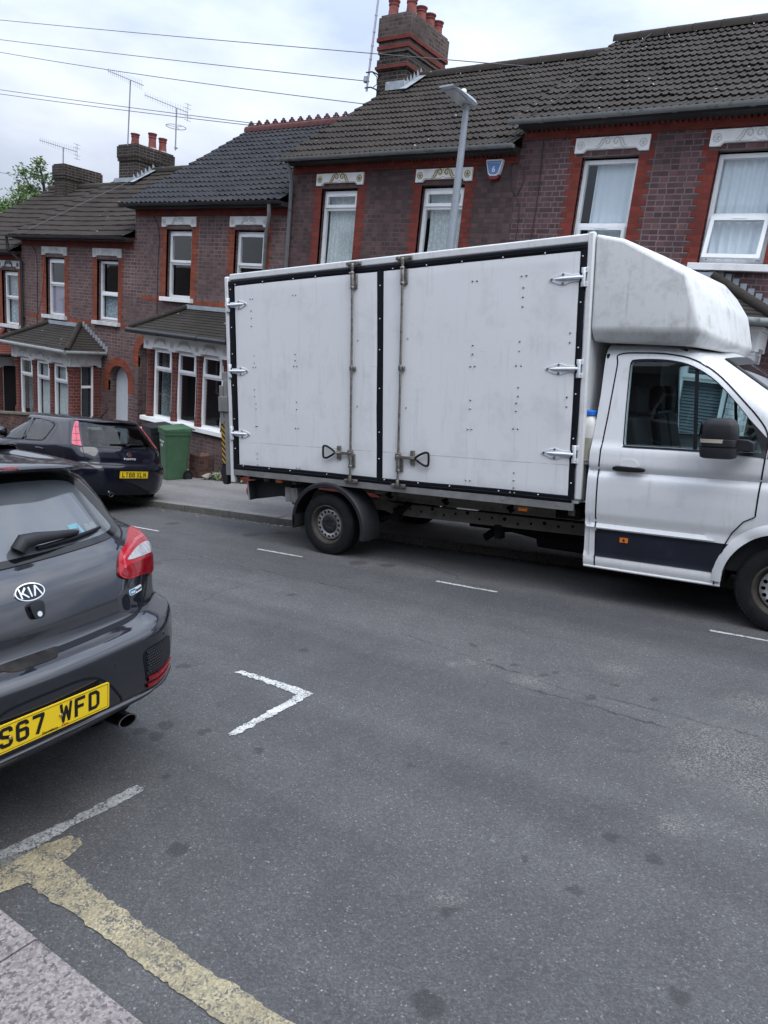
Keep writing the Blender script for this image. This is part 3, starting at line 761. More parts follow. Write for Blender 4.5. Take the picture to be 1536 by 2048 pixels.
def bay_roof(house, xl, xr, zE, xa, xb, zT, mat, ls, gut):
    """hipped tile roof over a bay: front slope between two hips, two side slopes, lead along the wall"""
    ye = YB - 0.22; el, er = xl - 0.27, xr + 0.2
    nc = 11; m = MB(); lip = 0.016
    def fr(t): return (el + (xa-el)*t, er + (xb-er)*t, ye + (YF-ye)*t, zE + (zT-zE)*t)
    for k in range(nc):
        a = fr(k/nc); b = fr(min(1.0, (k+1.12)/nc)); nxs = max(3, int((a[1]-a[0])/0.165))
        rr = random.Random(int(xl*100)+k)
        low, top, up = [], [], []
        for i in range(nxs+1):
            u = i/nxs; j = rr.uniform(-.003, .004)
            for q in ((0,) if i in (0, nxs) else (-0.004, 0.004)):
                top.append((a[0]+(a[1]-a[0])*u+q, a[2]-0.004, a[3]+lip+j)); low.append((a[0]+(a[1]-a[0])*u+q, a[2]-0.004, a[3]-0.012)); up.append((b[0]+(b[1]-b[0])*u+q, b[2], b[3]+0.001))
        m.grid([low, top, up])
        for side in (0, 1):      # side slopes, seen edge-on or from up the street
            A = fr(k/nc); B = fr(min(1.0, (k+1.1)/nc)); sx = (-1, 1)[side]
            xa0 = A[side]; xb0 = B[side]
            m.add([(xa0 + sx*0.004, A[2], A[3]+lip), (xa0 + sx*0.004, YF, A[3]+lip), (xb0, YF, B[3]), (xb0, B[2], B[3]), (xa0+sx*0.004, A[2], A[3]-0.012), (xa0+sx*0.004, YF, A[3]-0.012)],
                  [(0,1,2,3),(0,1,5,4)])
    r_ = m.build('bay_roof', mat, house, smooth=0)
    for P0, P1 in (((el, ye, zE+0.03), (xa, YF-0.03, zT+0.03)), ((er, ye, zE+0.03), (xb, YF-0.03, zT+0.03))):
        h = MB(); h.tube([P0, tuple((Vector(P0)+Vector(P1))/2), P1], 0.062, 8); h.build('hip_tiles', mat, r_, smooth=50)
    f = MB(); f.box(xa-0.05, xb+0.05, YF-0.14, YF-0.002, zT-0.045, zT+0.04)
    for k in range(10):
        t0 = k/10; a = fr(t0); b = fr((k+1)/10)
        f.box(a[1]-0.02-(a[1]-b[1])*0, a[1]+0.055, YF-0.012, YF-0.001, a[3]+0.03, b[3]+0.10)
    f.build('flashing', MAT['lead'], r_, smooth=0)
    g = MB(); g.tube([(el, ye-0.045, zE-0.015), (er, ye-0.045, zE-0.03)], 0.048, 10); g.tube([(er+0.02, ye-0.045, zE-0.03), (er+0.02, YF-0.02, zE-0.02)], 0.045, 10)
    g.tube([(el-0.02, ye-0.045, zE-0.03), (el-0.02, YF-0.02, zE-0.02)], 0.045, 10)
    for t in (0.33, 0.72): g.tube([(el+(er-el)*t-0.03, ye-0.045, zE-0.022), (el+(er-el)*t+0.03, ye-0.045, zE-0.024)], 0.055, 10)
    g.build('bay_gutter', gut, house, smooth=50)
    s_ = MB(); s_.box(el+.03, er-.03, ye+0.01, YF-0.004, zE-0.075, zE-0.028); s_.build('bay_soffit', MAT['soffit'], house, smooth=0)

def pier(mb, x, y, z0, z1, w):
    """brick pier with a rounded front, a plinth and a capital"""
    mb.box(x-w/2, x+w/2, y+0.02, y+0.20, z0, z1)
    mb.lathe([(w*0.62, z0), (w*0.62, z0+0.16), (w*0.5, z0+0.20), (w*0.46, z0+0.22), (w*0.46, z1-0.26), (w*0.52, z1-0.22), (w*0.40, z1-0.16), (w*0.62, z1-0.12), (w*0.66, z1)], (x, y+0.06, 0), 10)

def bay(house, xl, xr, E, base_z, pier_mat, wall_mat, paint, rel, kinds, roof_mat, gut, roof=True):
    zE = E - 2.565; zf1 = E - 2.68; zf0 = E - 2.93; zs = E - 4.34
    W = xr - xl
    # dwarf wall, sill, fascia
    b = MB(); b.box(xl, xr, YB+0.02, YF-0.002, base_z, zs-0.09); b.build('bay_wall', wall_mat, house, smooth=0)
    s_ = MB(); s_.box(xl-0.07, xr+0.07, YB-0.06, YF-0.006, zs-0.09, zs); s_.build('bay_sill', paint, house, smooth=0, bevel=0.008)
    n = 3; p = 0.74; w0 = 0.60; cx = (xl+xr)/2
    f = MB()
    poly = [(xl-0.02, zf1), (xl-0.02, zf0)]
    for k in range(n):
        c = cx + (k-1)*p; poly += [(c-w0/2+0.02, zf0), (c-w0/2+0.06, zf0+0.045), (c+w0/2-0.06, zf0+0.045), (c+w0/2-0.02, zf0)]
    poly += [(xr+0.02, zf0), (xr+0.02, zf1)]
    f.prism(poly, YB-0.03, YB+0.16)
    ya, yb_ = YB+0.1605, YF-0.004
    for sx in (xl-0.02, xr-0.14): f.prism([(ya, zf0), (ya+0.06, zf0), (ya+0.10, zf0+0.045), (yb_-0.12, zf0+0.045), (yb_-0.08, zf0), (yb_, zf0), (yb_, zf1), (ya, zf1)], sx, sx+0.16, axis='x')
    f.box(xl-0.06, xr+0.06, YB-0.07, YF-0.008, zf1+0.001, zf1+0.045)
    F_ = f.build('bay_fascia', paint, house, smooth=0, bevel=0.006)
    q = MB()
    for k in range(n):
        c = cx + (k-1)*p; scroll(q, c, (zf0+zf1)/2+0.045, YB-0.033, 0.92, 0.0085)
    for k in range(4): rosette(q, cx + (k-1.5)*p if 0 < k < 3 else (xl+0.09 if k == 0 else xr-0.09), (zf0+zf1)/2, YB-0.033, 0.95, 0.0075)
    q.build('ornament', rel, F_, smooth=60)
    for k in range(n-1):
        pm_ = MB(); pier(pm_, cx + (k-0.5)*p, YB+0.03, zs, zf0, 0.145); pm_.build('bay_pier', pier_mat, house, smooth=40)
    for x, xa_, xb_ in ((xl+0.10, xl+0.005, xl+0.18), (xr-0.10, xr-0.18, xr-0.005)):
        pm_ = MB(); pier(pm_, x, YB+0.03, zs, zf0, 0.17); pm_.box(xa_, xb_, YB+0.231, YB+0.27, zs, zf0); pm_.build('bay_pier', pier_mat, house, smooth=40)
    for xa_, xb_ in ((xl+0.01, xl+0.2), (xr-0.2, xr-0.01)):
        pm_ = MB(); pm_.box(xa_, xb_, YF-0.17, YF-0.003, zs, zf0); pm_.build('bay_pier', pier_mat, house, smooth=40)
    for k in range(n):
        c = cx + (k-1)*p
        window(house, c-w0/2, c+w0/2, zs, zf0+0.05, YB+0.085, 0.31, kinds[k], seed=k, vents=False)
    # side window on the uphill return (frame turned to face +x)
    y0, y1 = YB+0.27, YF-0.17
    for xs, sg in ((xr-0.10, 1), (xl+0.10, -1)):
        m = MB(); frame_bars_x(m, y0, y1, zs, zf0+0.05, xs-0.035, xs+0.035, 0.05)
        zt = zf0+0.05 - (zf0+0.05-zs)*0.36
        m.box(xs-0.03, xs+0.03, y0+0.05, y1-0.05, zt-0.03, zt+0.03)
        wn_ = m.build('window', MAT['upvc'], house, smooth=0, bevel=0.005)
        g = MB(); g.quad((xs, y0+.05, zt+.03), (xs, y1-.05, zt+.03), (xs, y1-.05, zf0), (xs, y0+.05, zf0)); g.build('pane', MAT['pane'], wn_, smooth=0, normals=False)
        g = MB(); g.quad((xs, y0+.05, zs+.05), (xs, y1-.05, zs+.05), (xs, y1-.05, zt-.03), (xs, y0+.05, zt-.03)); g.build('pane', MAT['pane'], wn_, smooth=0, normals=False)
        c = MB(); rows = []
        for z in (zs, (zs+zf0)/2, zf0+.05): rows.append([(xs - sg*(0.09+0.012*math.sin(i*1.1)), y0+0.03+(y1-y0-0.06)*i/40, z) for i in range(41)])
        c.grid(rows); c.build('curtain', MAT['net_grey'], wn_, smooth=80)
    if roof: bay_roof(house, xl, xr, zE, xl+0.5, xr-0.82, E-2.0, roof_mat, None, gut)

def chimney(house, x0, x1, y0, y1, zb, zt, style, pots):
    body = MAT['brick_dark']
    m = MB()
    if style == 'tall':
        m.box(x0+0.05, x1-0.05, y0+0.05, y1-0.05, zb, zt-0.30)
        m.box(x0+0.02, x1-0.02, y0+0.02, y1-0.02, zt-1.02, zt-0.80)
    else:
        m.box(x0+0.045, x1-0.045, y0+0.045, y1-0.045, zb, zt-0.2)
        m.box(x0+0.015, x1-0.015, y0+0.015, y1-0.015, zt-0.42, zt-0.34)
        m.box(x0, x1, y0, y1, zt-0.34, zt-0.04); m.box(x0+.03, x1-.03, y0+.03, y1-.03, zt-0.04, zt)
    ch = m.build('chimney', body, house, smooth=0, bevel=0.008)
    if style == 'tall':
        h = MB(); h.box(x0, x1, y0, y1, zt-0.40, zt-0.03); h.box(x0+0.03, x1-0.03, y0+0.03, y1-0.03, zt-0.03, zt+0.02)
        h.box(x0+0.025, x1-0.025, y0+0.025, y1-0.025, zt-0.70, zt-0.40)
        h.build('chimney_head', MAT['brick_chim'], ch, smooth=0, bevel=0.008)
        b = MB(); b.box(x0-0.012, x1+0.012, y0-0.012, y1+0.012, zt-0.475, zt-0.40); b.box(x0+0.005, x1-0.005, y0+0.005, y1-0.005, zt-0.63, zt-0.555)
        b.box(x0-0.004, x1+0.004, y0-0.004, y1+0.004, zt-0.99, zt-0.93)
        b.build('red_band', MAT['brick_red'], ch, smooth=0, bevel=0.006)
    for (px, py, ph) in pots:
        p = MB(); p.lathe([(0.125, 0), (0.112, 0.04), (0.100, ph*0.5), (0.098, ph*0.72), (0.112, ph*0.74), (0.112, ph*0.78), (0.100, ph*0.80), (0.118, ph*0.93), (0.125, ph*0.95), (0.125, ph), (0.088, ph), (0.085, ph-0.1), (0.001, ph-0.12)], (px, py, zt-0.02), 18)
        p.build('chimney_pot', MAT['pot'], ch, smooth=40)
        q = MB(); q.lathe([(0.17, 0), (0.14, 0.035), (0.11, 0.05)], (px, py, zt-0.005), 14); q.build('flaunching', MAT['mortar'], ch, smooth=40)
    return ch
def step_flashing(house, xside, y0, y1, roofz, sg):
    """stepped lead where a stack meets the tiles"""
    m = MB(); n = 6
    for k in range(n):
        ya = y0 + (y1-y0)*k/n; yb_ = y0 + (y1-y0)*(k+1)/n
        m.add([(xside, ya, roofz(ya)-0.03), (xside, yb_, roofz(yb_)-0.03), (xside, yb_, roofz(yb_)+0.04), (xside, ya+0.02, roofz(yb_)+0.13), (xside, ya, roofz(ya)+0.06)], [(0,1,2,3,4)])
    m.add([(xside, y0-0.1, roofz(y0-0.1)+0.045), (xside, y1, roofz(y1)+0.045), (xside+sg*0.17, y1, roofz(y1)+0.04), (xside+sg*0.17, y0-0.1, roofz(y0-0.1)+0.04)], [(0,1,2,3)])
    return m

def house(x0, x1, E, RZ, label, lints, paint, rel, win_kinds, bayspec, arch, brick, red, roof, gut, crest=False, open2=False, dp=None, roofpar=None):
    zb = PZ(x0, 10.6) - 0.6
    H = thing('terraced_house', label, 'house', ((x0+x1)/2, YF, PZ((x0+x1)/2, 10.6)), 'brick terraced houses stepping up the street')
    ye = YF - 0.27; sl = (RZ-E)/(YR-ye)
    wins = []
    for (a, b) in lints:
        c = (a+b)/2; wins.append((c-0.40, c+0.40, E-1.83, E-0.44))
    holes = [[(a, zl), (b, zl), (b, zh), (a, zh)] for a, b, zl, zh in wins]
    xl, xr = bayspec['x']
    holes.append([(xl+0.25, E-4.3), (xr-0.25, E-4.3), (xr-0.25, E-2.9), (xl+0.25, E-2.9)])
    ax, ar = arch, 0.375; asz = E-3.19; ab = PZ(ax, 10.6) + 0.02
    ah = [(ax-ar, ab)] + [(ax+ar, ab)] + [(ax+ar*math.cos(t), asz+ar*math.sin(t)) for t in [math.pi*k/16 for k in range(17)]]
    ah = [(ax-ar, ab), (ax+ar, ab)] + [(ax+ar*math.cos(math.pi*k/16), asz+ar*math.sin(math.pi*k/16)) for k in range(17)]
    holes.append(ah)
    w = MB(); w.plate([(x0, zb), (x1, zb), (x1, E+0.02), (x0, E+0.02)], holes, YF, YF+0.13)
    # gable ends and back
    gp = [(YF+0.131, zb), (YEND, zb), (YEND, E), (YR, RZ-0.06), (YF+0.131, E+0.02+0.35*sl)]
    w.prism(gp, x0+0.001, x0+0.22, 'x'); w.prism(gp, x1-0.22, x1-0.001, 'x')
    w.box(x0+0.221, x1-0.221, YEND-0.2, YEND, zb, E)
    w.build('wall', brick, H, smooth=0)
    for (a, b, zl, zh) in wins:
        for xi, sg in ((a, -1), (b, 1)):
            d = MB()
            d.prism(toothed(xi, sg, zl, zh + 0.005, 0.20, 0.145), YF-0.004, YF+0.05)
            d.prism(toothed(xi + sg*0.125, sg, zh+0.0055, E-0.185, 0.075, 0.02), YF-0.004, YF+0.05)
            d.build('brick_jamb', red, H, smooth=0)
    cb = MB(); cb.box(x0+0.04, x1-0.02, YF-0.022, YF+0.05, E-0.175, E-0.082)
    cb.box(x0+0.04, x1-0.02, YF-0.055, YF+0.05, E-0.030, E+0.04)
    nd = int((x1-x0-0.1)/0.075)
    for k in range(nd):
        xx = x0+0.06+k*0.075; cb.box(xx, xx+0.042, YF-0.050, YF+0.01, E-0.0815, E-0.0305)
    cb.build('eaves_band', MAT['brick_red'], H, smooth=0)
    bs = MB()
    spans = [(x0+0.25, wins[0][0]-0.13), (wins[0][1]+0.13, wins[1][0]-0.13), (wins[1][1]+0.13, x1-0.25)]
    for a, b in spans:
        if b - a > 0.15: bs.box(a, b, YF-0.006, YF+0.02, E-1.945, E-1.855)
    bs.build('sill_band', red, H, smooth=0)
    for k, (a, b) in enumerate(lints):
        lintel(H, a, b, E-0.20, YF, paint, rel)
        s_ = MB(); s_.box(wins[k][0]-0.10, wins[k][1]+0.10, YF-0.09, YF+0.125, E-1.925, E-1.836); s_.build('sill', paint, H, smooth=0, bevel=0.007)
        kd = win_kinds[k]
        window(H, wins[k][0]+0.004, wins[k][1]-0.004, wins[k][2]+0.002, wins[k][3]-0.03, YF+0.10, kd.get('split', 0.5), kd, seed=k+int(E*10), open_light=(open2 and k == 1))
    # arched porch
    rg = MB(); n = 20
    ro = ar + 0.20
    rows = []
    for yy in (YF-0.006, YF+0.05):
        rows.append([(ax+ar*math.cos(math.pi*k/n), yy, asz+ar*math.sin(math.pi*k/n)) for k in range(n+1)]); rows.append([(ax+ro*math.cos(math.pi*k/n), yy, asz+ro*math.sin(math.pi*k/n)) for k in range(n+1)])
    rg.grid([rows[2], rows[0], rows[1], rows[3]])
    for sg in (-1, 1): rg.box(min(ax+sg*ar, ax+sg*ro), max(ax+sg*ar, ax+sg*ro), YF-0.006, YF+0.05, asz-0.24, asz)
    for k in range(n): # joints
        pass
    rg.build('porch_arch', MAT['brick_orange'], H, smooth=0)
    pr = MB(); pr.add([(ax-ar, YF+0.13, ab), (ax+ar, YF+0.13, ab), (ax+ar, YF+0.9, ab), (ax-ar, YF+0.9, ab)], [(0,1,2,3)])
    loop = [(ax+ar, ab)] + [(ax+ar*math.cos(math.pi*k/16), asz+ar*math.sin(math.pi*k/16)) for k in range(17)] + [(ax-ar, ab)]
    pr.grid([[(a, YF+0.129, b) for a, b in loop], [(a, YF+0.9, b) for a, b in loop]])
    pr.build('porch', brick, H, smooth=0)
    dd = MB(); dd.prism([(ax-ar, ab+0.01), (ax+ar, ab+0.01)] + [(ax+ar*math.cos(math.pi*k/16), asz+ar*math.sin(math.pi*k/16)) for k in range(17)], YF+0.22, YF+0.27)
    D_ = dd.build('front_door', MAT['door_white'], H, smooth=0)
    kn = MB(); kn.lathe([(0.001, -0.05), (0.022, -0.045), (0.026, -0.03), (0.012, -0.015), (0.012, 0)], (ax+0.27, YF+0.22, ab+1.0), 12, 'y'); kn.build('handle', MAT['galv'], D_, smooth=50)
    # roof
    r_ = MB(); rp = roofpar
    tile_slope(r_, x0-0.06, x1+0.0, ye, E+0.03, YR, RZ, rp[0], rp[1], rp[2], rp[3], int(E*100), rp[4])
    r_.add([(x0-0.06, YR, RZ), (x1, YR, RZ), (x1, YEND+0.2, E), (x0-0.06, YEND+0.2, E)], [(0,1,2,3)])
    RF = r_.build('roof', roof, H, smooth=40, normals=False)
    rt_ = MB(); ridge_tiles(rt_, x0-0.06, x1, YR, RZ+0.01); rt_.build('ridge_tiles', MAT['crest'] if crest else roof, RF, smooth=50)
    if crest:
        c = MB(); k = 0; xx = x0 + 0.05
        while xx < x1 - 0.2:
            z0 = RZ+0.12
            c.box(xx-0.10, xx+0.17, YR-0.012, YR+0.012, z0-0.02, z0+0.03)
            for dx, dz, rr in ((-0.05, 0.055, 0.035), (0.05, 0.055, 0.035), (0.0, 0.10, 0.038)):
                c.lathe([(rr*0.45, -0.014), (rr, -0.014), (rr, 0.014), (rr*0.45, 0.014), (rr*0.45, -0.014)], (xx+dx, YR, z0+dz-0.01), 10, 'y')
            xx += 0.27
        c.build('crest', MAT['crest'], RF, smooth=40)
    vg = MB(); vg.add([(x0-0.062, ye, E-0.05), (x0-0.062, YR, RZ-0.10), (x0-0.062, YR, RZ+0.0), (x0-0.062, ye, E+0.055)], [(0,1,2,3)]); vg.add([(x0-0.06, ye+0.05, E-0.06), (x0+0.02, ye+0.05, E-0.06), (x0+0.02, YR, RZ-0.1), (x0-0.06, YR, RZ-0.1)], [(0,1,2,3)])
    vg.build('verge', MAT['mortar'] if roof == MAT['tile_old'] else MAT['soffit'], RF, smooth=0)
    fb = MB(); fb.box(x0+0.02, x1-0.005, ye+0.02, YF-0.056, E-0.055, E+0.02); fb.build('fascia_board', MAT['soffit'], H, smooth=0)
    g = MB(); gl, gr = x0-0.10, x1+0.02
    prof = [(-0.058*math.cos(t), -0.052*math.sin(t)) for t in [math.pi*k/8 for k in range(9)]]
    gyc, gzc = ye-0.055, E+0.012
    g.grid([[(x, gyc+a, gzc+b) for a, b in prof] for x in (gl, gr)]); g.grid([[(x, gyc+a*0.9, gzc+b*0.9+0.003) for a, b in prof] for x in (gl, gr)])
    for x in (gl, gr): g.add([(x, gyc+a, gzc+b) for a, b in prof], [tuple(range(9))])
    xx = gl + 0.5
    while xx < gr:
        g.grid([[(xx+q, gyc+a*1.13, gzc+b*1.13) for a, b in prof] for q in (-0.03, 0.03)]); xx += 0.92
    g.build('gutter', gut, H, smooth=50)
    if dp:
        x, pth, dm = dp
        q = MB(); q.tube(pth, 0.036, 10)
        for z in [pth[-1][2]+0.9+1.1*k for k in range(3)]:
            if z < pth[-2][2]-0.1: q.box(pth[-1][0]-0.055, pth[-1][0]+0.055, pth[-1][1]-0.04, YF-0.003, z-0.02, z+0.02)
        q.build('downpipe', dm, H, smooth=50)
    bay(H, xl, xr, E, min(PZ(xl, 10), PZ(xr, 10))-0.3, bayspec['pier'], bayspec['wall'], bayspec['paint'], bayspec['rel'], bayspec['kinds'], bayspec['roof'], bayspec['gut'])
    return H

K = lambda c=None, **k: dict(curtain=c, **k)
OLD = (0.105, 0.020, 0.30, 0.030, False); NEW = (0.155, 0.032, 0.262, 0.026, 'wave')
WP = MAT['white_paint']
h1 = house(-5.17, -0.60, 4.98, 7.27, 'topmost brick house with an open casement and plain white lintels above the van cab', [(-4.32,-3.27),(-2.50,-1.45)], WP, MAT['relief'],
  [K('white', split=0.64, sash='low', **{'from':0.2}), K('white', split=0.55, sash='low', **{'from':0.05})],
  dict(x=(-3.85,-1.35), pier=MAT['brick_white'], wall=MAT['brick_white'], paint=WP, rel=MAT['relief'], kinds=[K('blind'),K('blind'),K('blind')], roof=MAT['tile_bay'], gut=MAT['pvc_grey']),
  -4.55, MAT['brick_purple'], MAT['brick_red'], MAT['tile_old'], MAT['pvc_grey'], open2=True, roofpar=OLD)
h2 = house(-9.72, -5.17, 4.67, 7.08, 'brick house with gold painted lintel scrolls and grey gutter behind the van', [(-9.11,-8.06),(-6.99,-5.94)], WP, MAT['relief_gold'],
  [K('net', split=0.22, sash='top', gather=0.06), K('net', split=0.22, sash='top', gather=0.10)],
  dict(x=(-9.25,-6.75), pier=MAT['brick_bay'], wall=MAT['brick_wall'], paint=WP, rel=MAT['relief'], kinds=[K('net'),K('net'),K('net')], roof=MAT['tile_bay'], gut=MAT['pvc_grey']),
  -5.75, MAT['brick_brown'], MAT['brick_red'], MAT['tile_old'], MAT['pvc_grey'],
  dp=(-9.6, [(-9.63,10.33,4.62),(-9.60,10.40,4.50),(-9.68,10.54,4.34),(-9.69,10.545,-0.9)], MAT['pvc_grey']), roofpar=OLD)
h3 = house(-14.28, -9.72, 3.965, 6.36, 'brick house with new dark roof and red ridge crest beside the tail of the van', [(-13.35,-12.27),(-11.28,-10.22)], WP, MAT['relief'],
  [K(None, split=0.48), K(None, split=0.48)],
  dict(x=(-12.81,-10.31), pier=MAT['brick_bay'], wall=MAT['brick_purple2'], paint=WP, rel=MAT['relief'], kinds=[K(None),K(None),K(None)], roof=MAT['tile_bay'], gut=MAT['pvc_black']),
  -13.72, MAT['brick_purple2'], MAT['brick_orange'], MAT['tile_new'], MAT['pvc_black'], crest=True,
  dp=(-9.9, [(-9.98,10.30,3.93),(-9.98,10.32,3.72),(-10.24,10.54,3.46),(-10.25,10.545,-1.2)], MAT['pvc_grey']), roofpar=NEW)
h4 = house(-18.92, -14.28, 3.29, 5.56, 'brick house with arched white door and mauve film in an upper window', [(-17.94,-16.86),(-15.82,-14.73)], MAT['grey_paint'], MAT['relief'],
  [K('mauve', split=0.46), K('grey', split=0.52, low=True, sash='low')],
  dict(x=(-17.97,-15.5), pier=MAT['brick_bay'], wall=MAT['brick_wall'], paint=MAT['grey_paint'], rel=MAT['relief'], kinds=[K(None),K('net'),K('net')], roof=MAT['tile_bay'], gut=MAT['pvc_grey']),
  -14.83, MAT['brick_pink'], MAT['brick_orange'], MAT['tile_old'], MAT['pvc_black'], roofpar=OLD)
h5 = house(-22.95, -18.92, 2.91, 5.22, 'lowest brick house with black lintel scrolls and a red tiled bay roof', [(-22.1,-21.05),(-20.02,-18.97)], MAT['grey_paint'], MAT['relief_black'],
  [K('grey', split=0.5), K('grey', split=0.5)],
  dict(x=(-21.3,-18.98), pier=MAT['brick_bay'], wall=MAT['brick_wall'], paint=MAT['grey_paint'], rel=MAT['relief_black'], kinds=[K('grey'),K('grey'),K('grey')], roof=MAT['tile_red'], gut=MAT['pvc_black']),
  -22.2, MAT['brick_purple2'], MAT['brick_orange'], MAT['tile_old'], MAT['pvc_black'],
  dp=(-18.9, [(-19.05,10.28,3.30),(-19.0,10.30,2.95),(-18.82,10.54,2.70),(-18.84,10.545,-1.8)], MAT['pvc_black']), roofpar=OLD)

def rz(E, RZ_): return lambda y: E + 0.03 + (RZ_-E)*(y-(YF-0.27))/(YR-(YF-0.27)) + 0.03
chimney(h2, -10.09, -9.28, 13.3, 14.82, 5.4, 8.12, 'tall', [(-9.90,13.52,0.36),(-9.48,13.55,0.36),(-9.48,13.92,0.33),(-9.48,14.27,0.33),(-9.48,14.6,0.31),(-9.9,14.2,0.26)])
m = step_flashing(h2, -9.275, 13.2, 13.9, rz(4.67, 7.08), 1); m.box(-9.72, -9.26, 13.22, 13.33, rz(4.67,7.08)(13.3)-0.05, rz(4.67,7.08)(13.3)+0.11); m.build('chimney_flashing', MAT['lead'], h2, smooth=0)
chimney(h4, -18.72, -17.87, 13.25, 14.56, 4.3, 6.15, 'squat', [(-18.32,13.55,0.34),(-18.1,13.95,0.44),(-18.1,14.3,0.40)])
m = step_flashing(h4, -17.865, 13.15, 13.9, rz(3.29, 5.56), 1); m.box(-18.7, -17.85, 13.17, 13.28, rz(3.29,5.56)(13.25)-0.05, rz(3.29,5.56)(13.25)+0.06); m.build('chimney_flashing', MAT['lead'], h4, smooth=0)
chimney(h5, -21.95, -21.34, 13.3, 14.62, 4.2, 5.80, 'squat', [])
# ------------------------------------------------------------------ Luton van (local: x forward, y away from the near side, z up)
def paint(name, base, rough=0.35, coat=0.3, dirt=None, dlo=0.55, dhi=0.8, dscale=3.0, metal=0.0, streak=0.0, low=None):
    m, N, L, b = nodes_of(name)
    v = objc(N)
    b.inputs['Roughness'].default_value = rough; b.inputs['Metallic'].default_value = metal
    b.inputs['Coat Weight'].default_value = coat; b.inputs['Coat Roughness'].default_value = 0.06
    c = mixc(N, L, noise(N, L, v, 2.0, 5), dim(base, 0.965), dim(base, 1.03))
    if dirt:
        f = maprange(N, L, noise(N, L, v, dscale, 9, 0.68), dlo, dhi, 0.0, 0.6)
        c = mixc(N, L, f, c, dirt)
        mpg = N.new('ShaderNodeMapping'); mpg.inputs['Scale'].default_value = (9.0, 9.0, 0.7); L.new(v, mpg.inputs['Vector'])
        f2 = maprange(N, L, noise(N, L, mpg.outputs[0], 2.5, 6, 0.6), 0.56, 0.78, 0.0, streak)
        c = mixc(N, L, f2, c, dirt)
        vo = N.new('ShaderNodeTexVoronoi'); vo.inputs['Scale'].default_value = 26; L.new(v, vo.inputs['Vector'])
        c = mixc(N, L, mth(N, L, 'MULTIPLY', maprange(N, L, vo.outputs['Distance'], 0.05, 0.12, 0.5, 0.0), maprange(N, L, noise(N, L, v, 1.3, 4), 0.45, 0.65)), c, dim(dirt, 0.6))
    if name == 'white_box_panel':      # scrapes: one long rub line and short scuffs
        sp = N.new('ShaderNodeSeparateXYZ'); L.new(v, sp.inputs[0])
        w1 = mth(N, L, 'ABSOLUTE', mth(N, L, 'SUBTRACT', mth(N, L, 'ADD', sp.outputs['Z'], mth(N, L, 'MULTIPLY', noise(N, L, v, 1.5, 3), 0.02)), 1.213))
        f4 = mth(N, L, 'MULTIPLY', maprange(N, L, w1, 0.001, 0.005, 0.6, 0.0), maprange(N, L, noise(N, L, v, 3.0, 4), 0.42, 0.55))
        c = mixc(N, L, f4, c, (0.24, 0.23, 0.22))
        m2 = N.new('ShaderNodeMapping'); m2.inputs['Scale'].default_value = (2.0, 1.0, 30.0); m2.inputs['Rotation'].default_value = (0, 0.6, 0); L.new(v, m2.inputs['Vector'])
        f5 = mth(N, L, 'MULTIPLY', maprange(N, L, noise(N, L, m2.outputs[0], 2.2, 3, 0.4), 0.68, 0.74), maprange(N, L, noise(N, L, v, 1.1, 3), 0.52, 0.62, 0.0, 0.5))
        c = mixc(N, L, f5, c, (0.40, 0.39, 0.38))
    if low:      # road grime thrown up from below
        sp = N.new('ShaderNodeSeparateXYZ'); L.new(v, sp.inputs[0])
        g = maprange(N, L, mth(N, L, 'ADD', sp.outputs['Z'], mth(N, L, 'MULTIPLY', noise(N, L, v, 5.0, 8, 0.7), 0.5)), low[0], low[1], low[2], 0.0)
        c = mixc(N, L, g, c, dirt)
    L.new(c, b.inputs['Base Color'])
    bump(N, L, b, noise(N, L, v, 1.6, 3, 0.5), 0.05, 0.05)
    return m
MAT['van_panel'] = paint('white_box_panel', (0.72, 0.73, 0.735), 0.38, 0.1, (0.42, 0.42, 0.41), 0.52, 0.85, 2.2, streak=0.35)
MAT['van_white'] = paint('white_cab_paint', (0.72, 0.735, 0.745), 0.28, 0.6, (0.36, 0.345, 0.32), 0.56, 0.85, 4.0, streak=0.25, low=(0.45, 1.5, 0.35))
MAT['van_pod'] = paint('chalky_gel_coat', (0.66, 0.675, 0.665), 0.5, 0.05, (0.26, 0.24, 0.19), 0.48, 0.80, 7.0, streak=0.6)
MAT['van_trim'] = paint('white_capping', (0.66, 0.67, 0.67), 0.4, 0.1, (0.36, 0.35, 0.31), 0.52, 0.8, 5.0, streak=0.4)
MAT['seal'] = pm('black_door_seal', (0.006, 0.007, 0.011), 0.5, bmp=0.15, bscale=25, spec=0.2)
MAT['steel_worn'] = pm('worn_lock_steel', (0.30, 0.285, 0.26), 0.36, metal=0.85, var=0.35, vscale=25, dirt=(0.11, 0.085, 0.06), dscale=14, dlo=0.5, dhi=0.75)
MAT['hinge'] = pm('bright_zinc_hinge', (0.80, 0.83, 0.86), 0.35, metal=0.3, var=0.1, vscale=12)
MAT['rail'] = pm('grimy_aluminium_rail', (0.24, 0.24, 0.235), 0.55, metal=0.3, var=0.25, vscale=4)
MAT['chassis'] = pm('dusty_chassis_steel', (0.17, 0.16, 0.14), 0.8, var=0.3, vscale=5, dirt=(0.05, 0.045, 0.04), dscale=5)
MAT['under'] = pm('black_underbody', (0.010, 0.010, 0.010), 0.9, var=0.4, vscale=6, spec=0.1)
MAT['tyre'] = pm('tyre_rubber', (0.011, 0.011, 0.012), 0.8, var=0.25, vscale=9, dirt=(0.030, 0.027, 0.025), dscale=6, spec=0.2)
MAT['rim'] = pm('dusty_steel_rim', (0.36, 0.36, 0.36), 0.42, metal=0.6, var=0.2, vscale=15, dirt=(0.12, 0.105, 0.09), dscale=9)
MAT['rim_dark'] = pm('brake_dust_rim', (0.060, 0.052, 0.045), 0.6, metal=0.3, var=0.3, vscale=15)
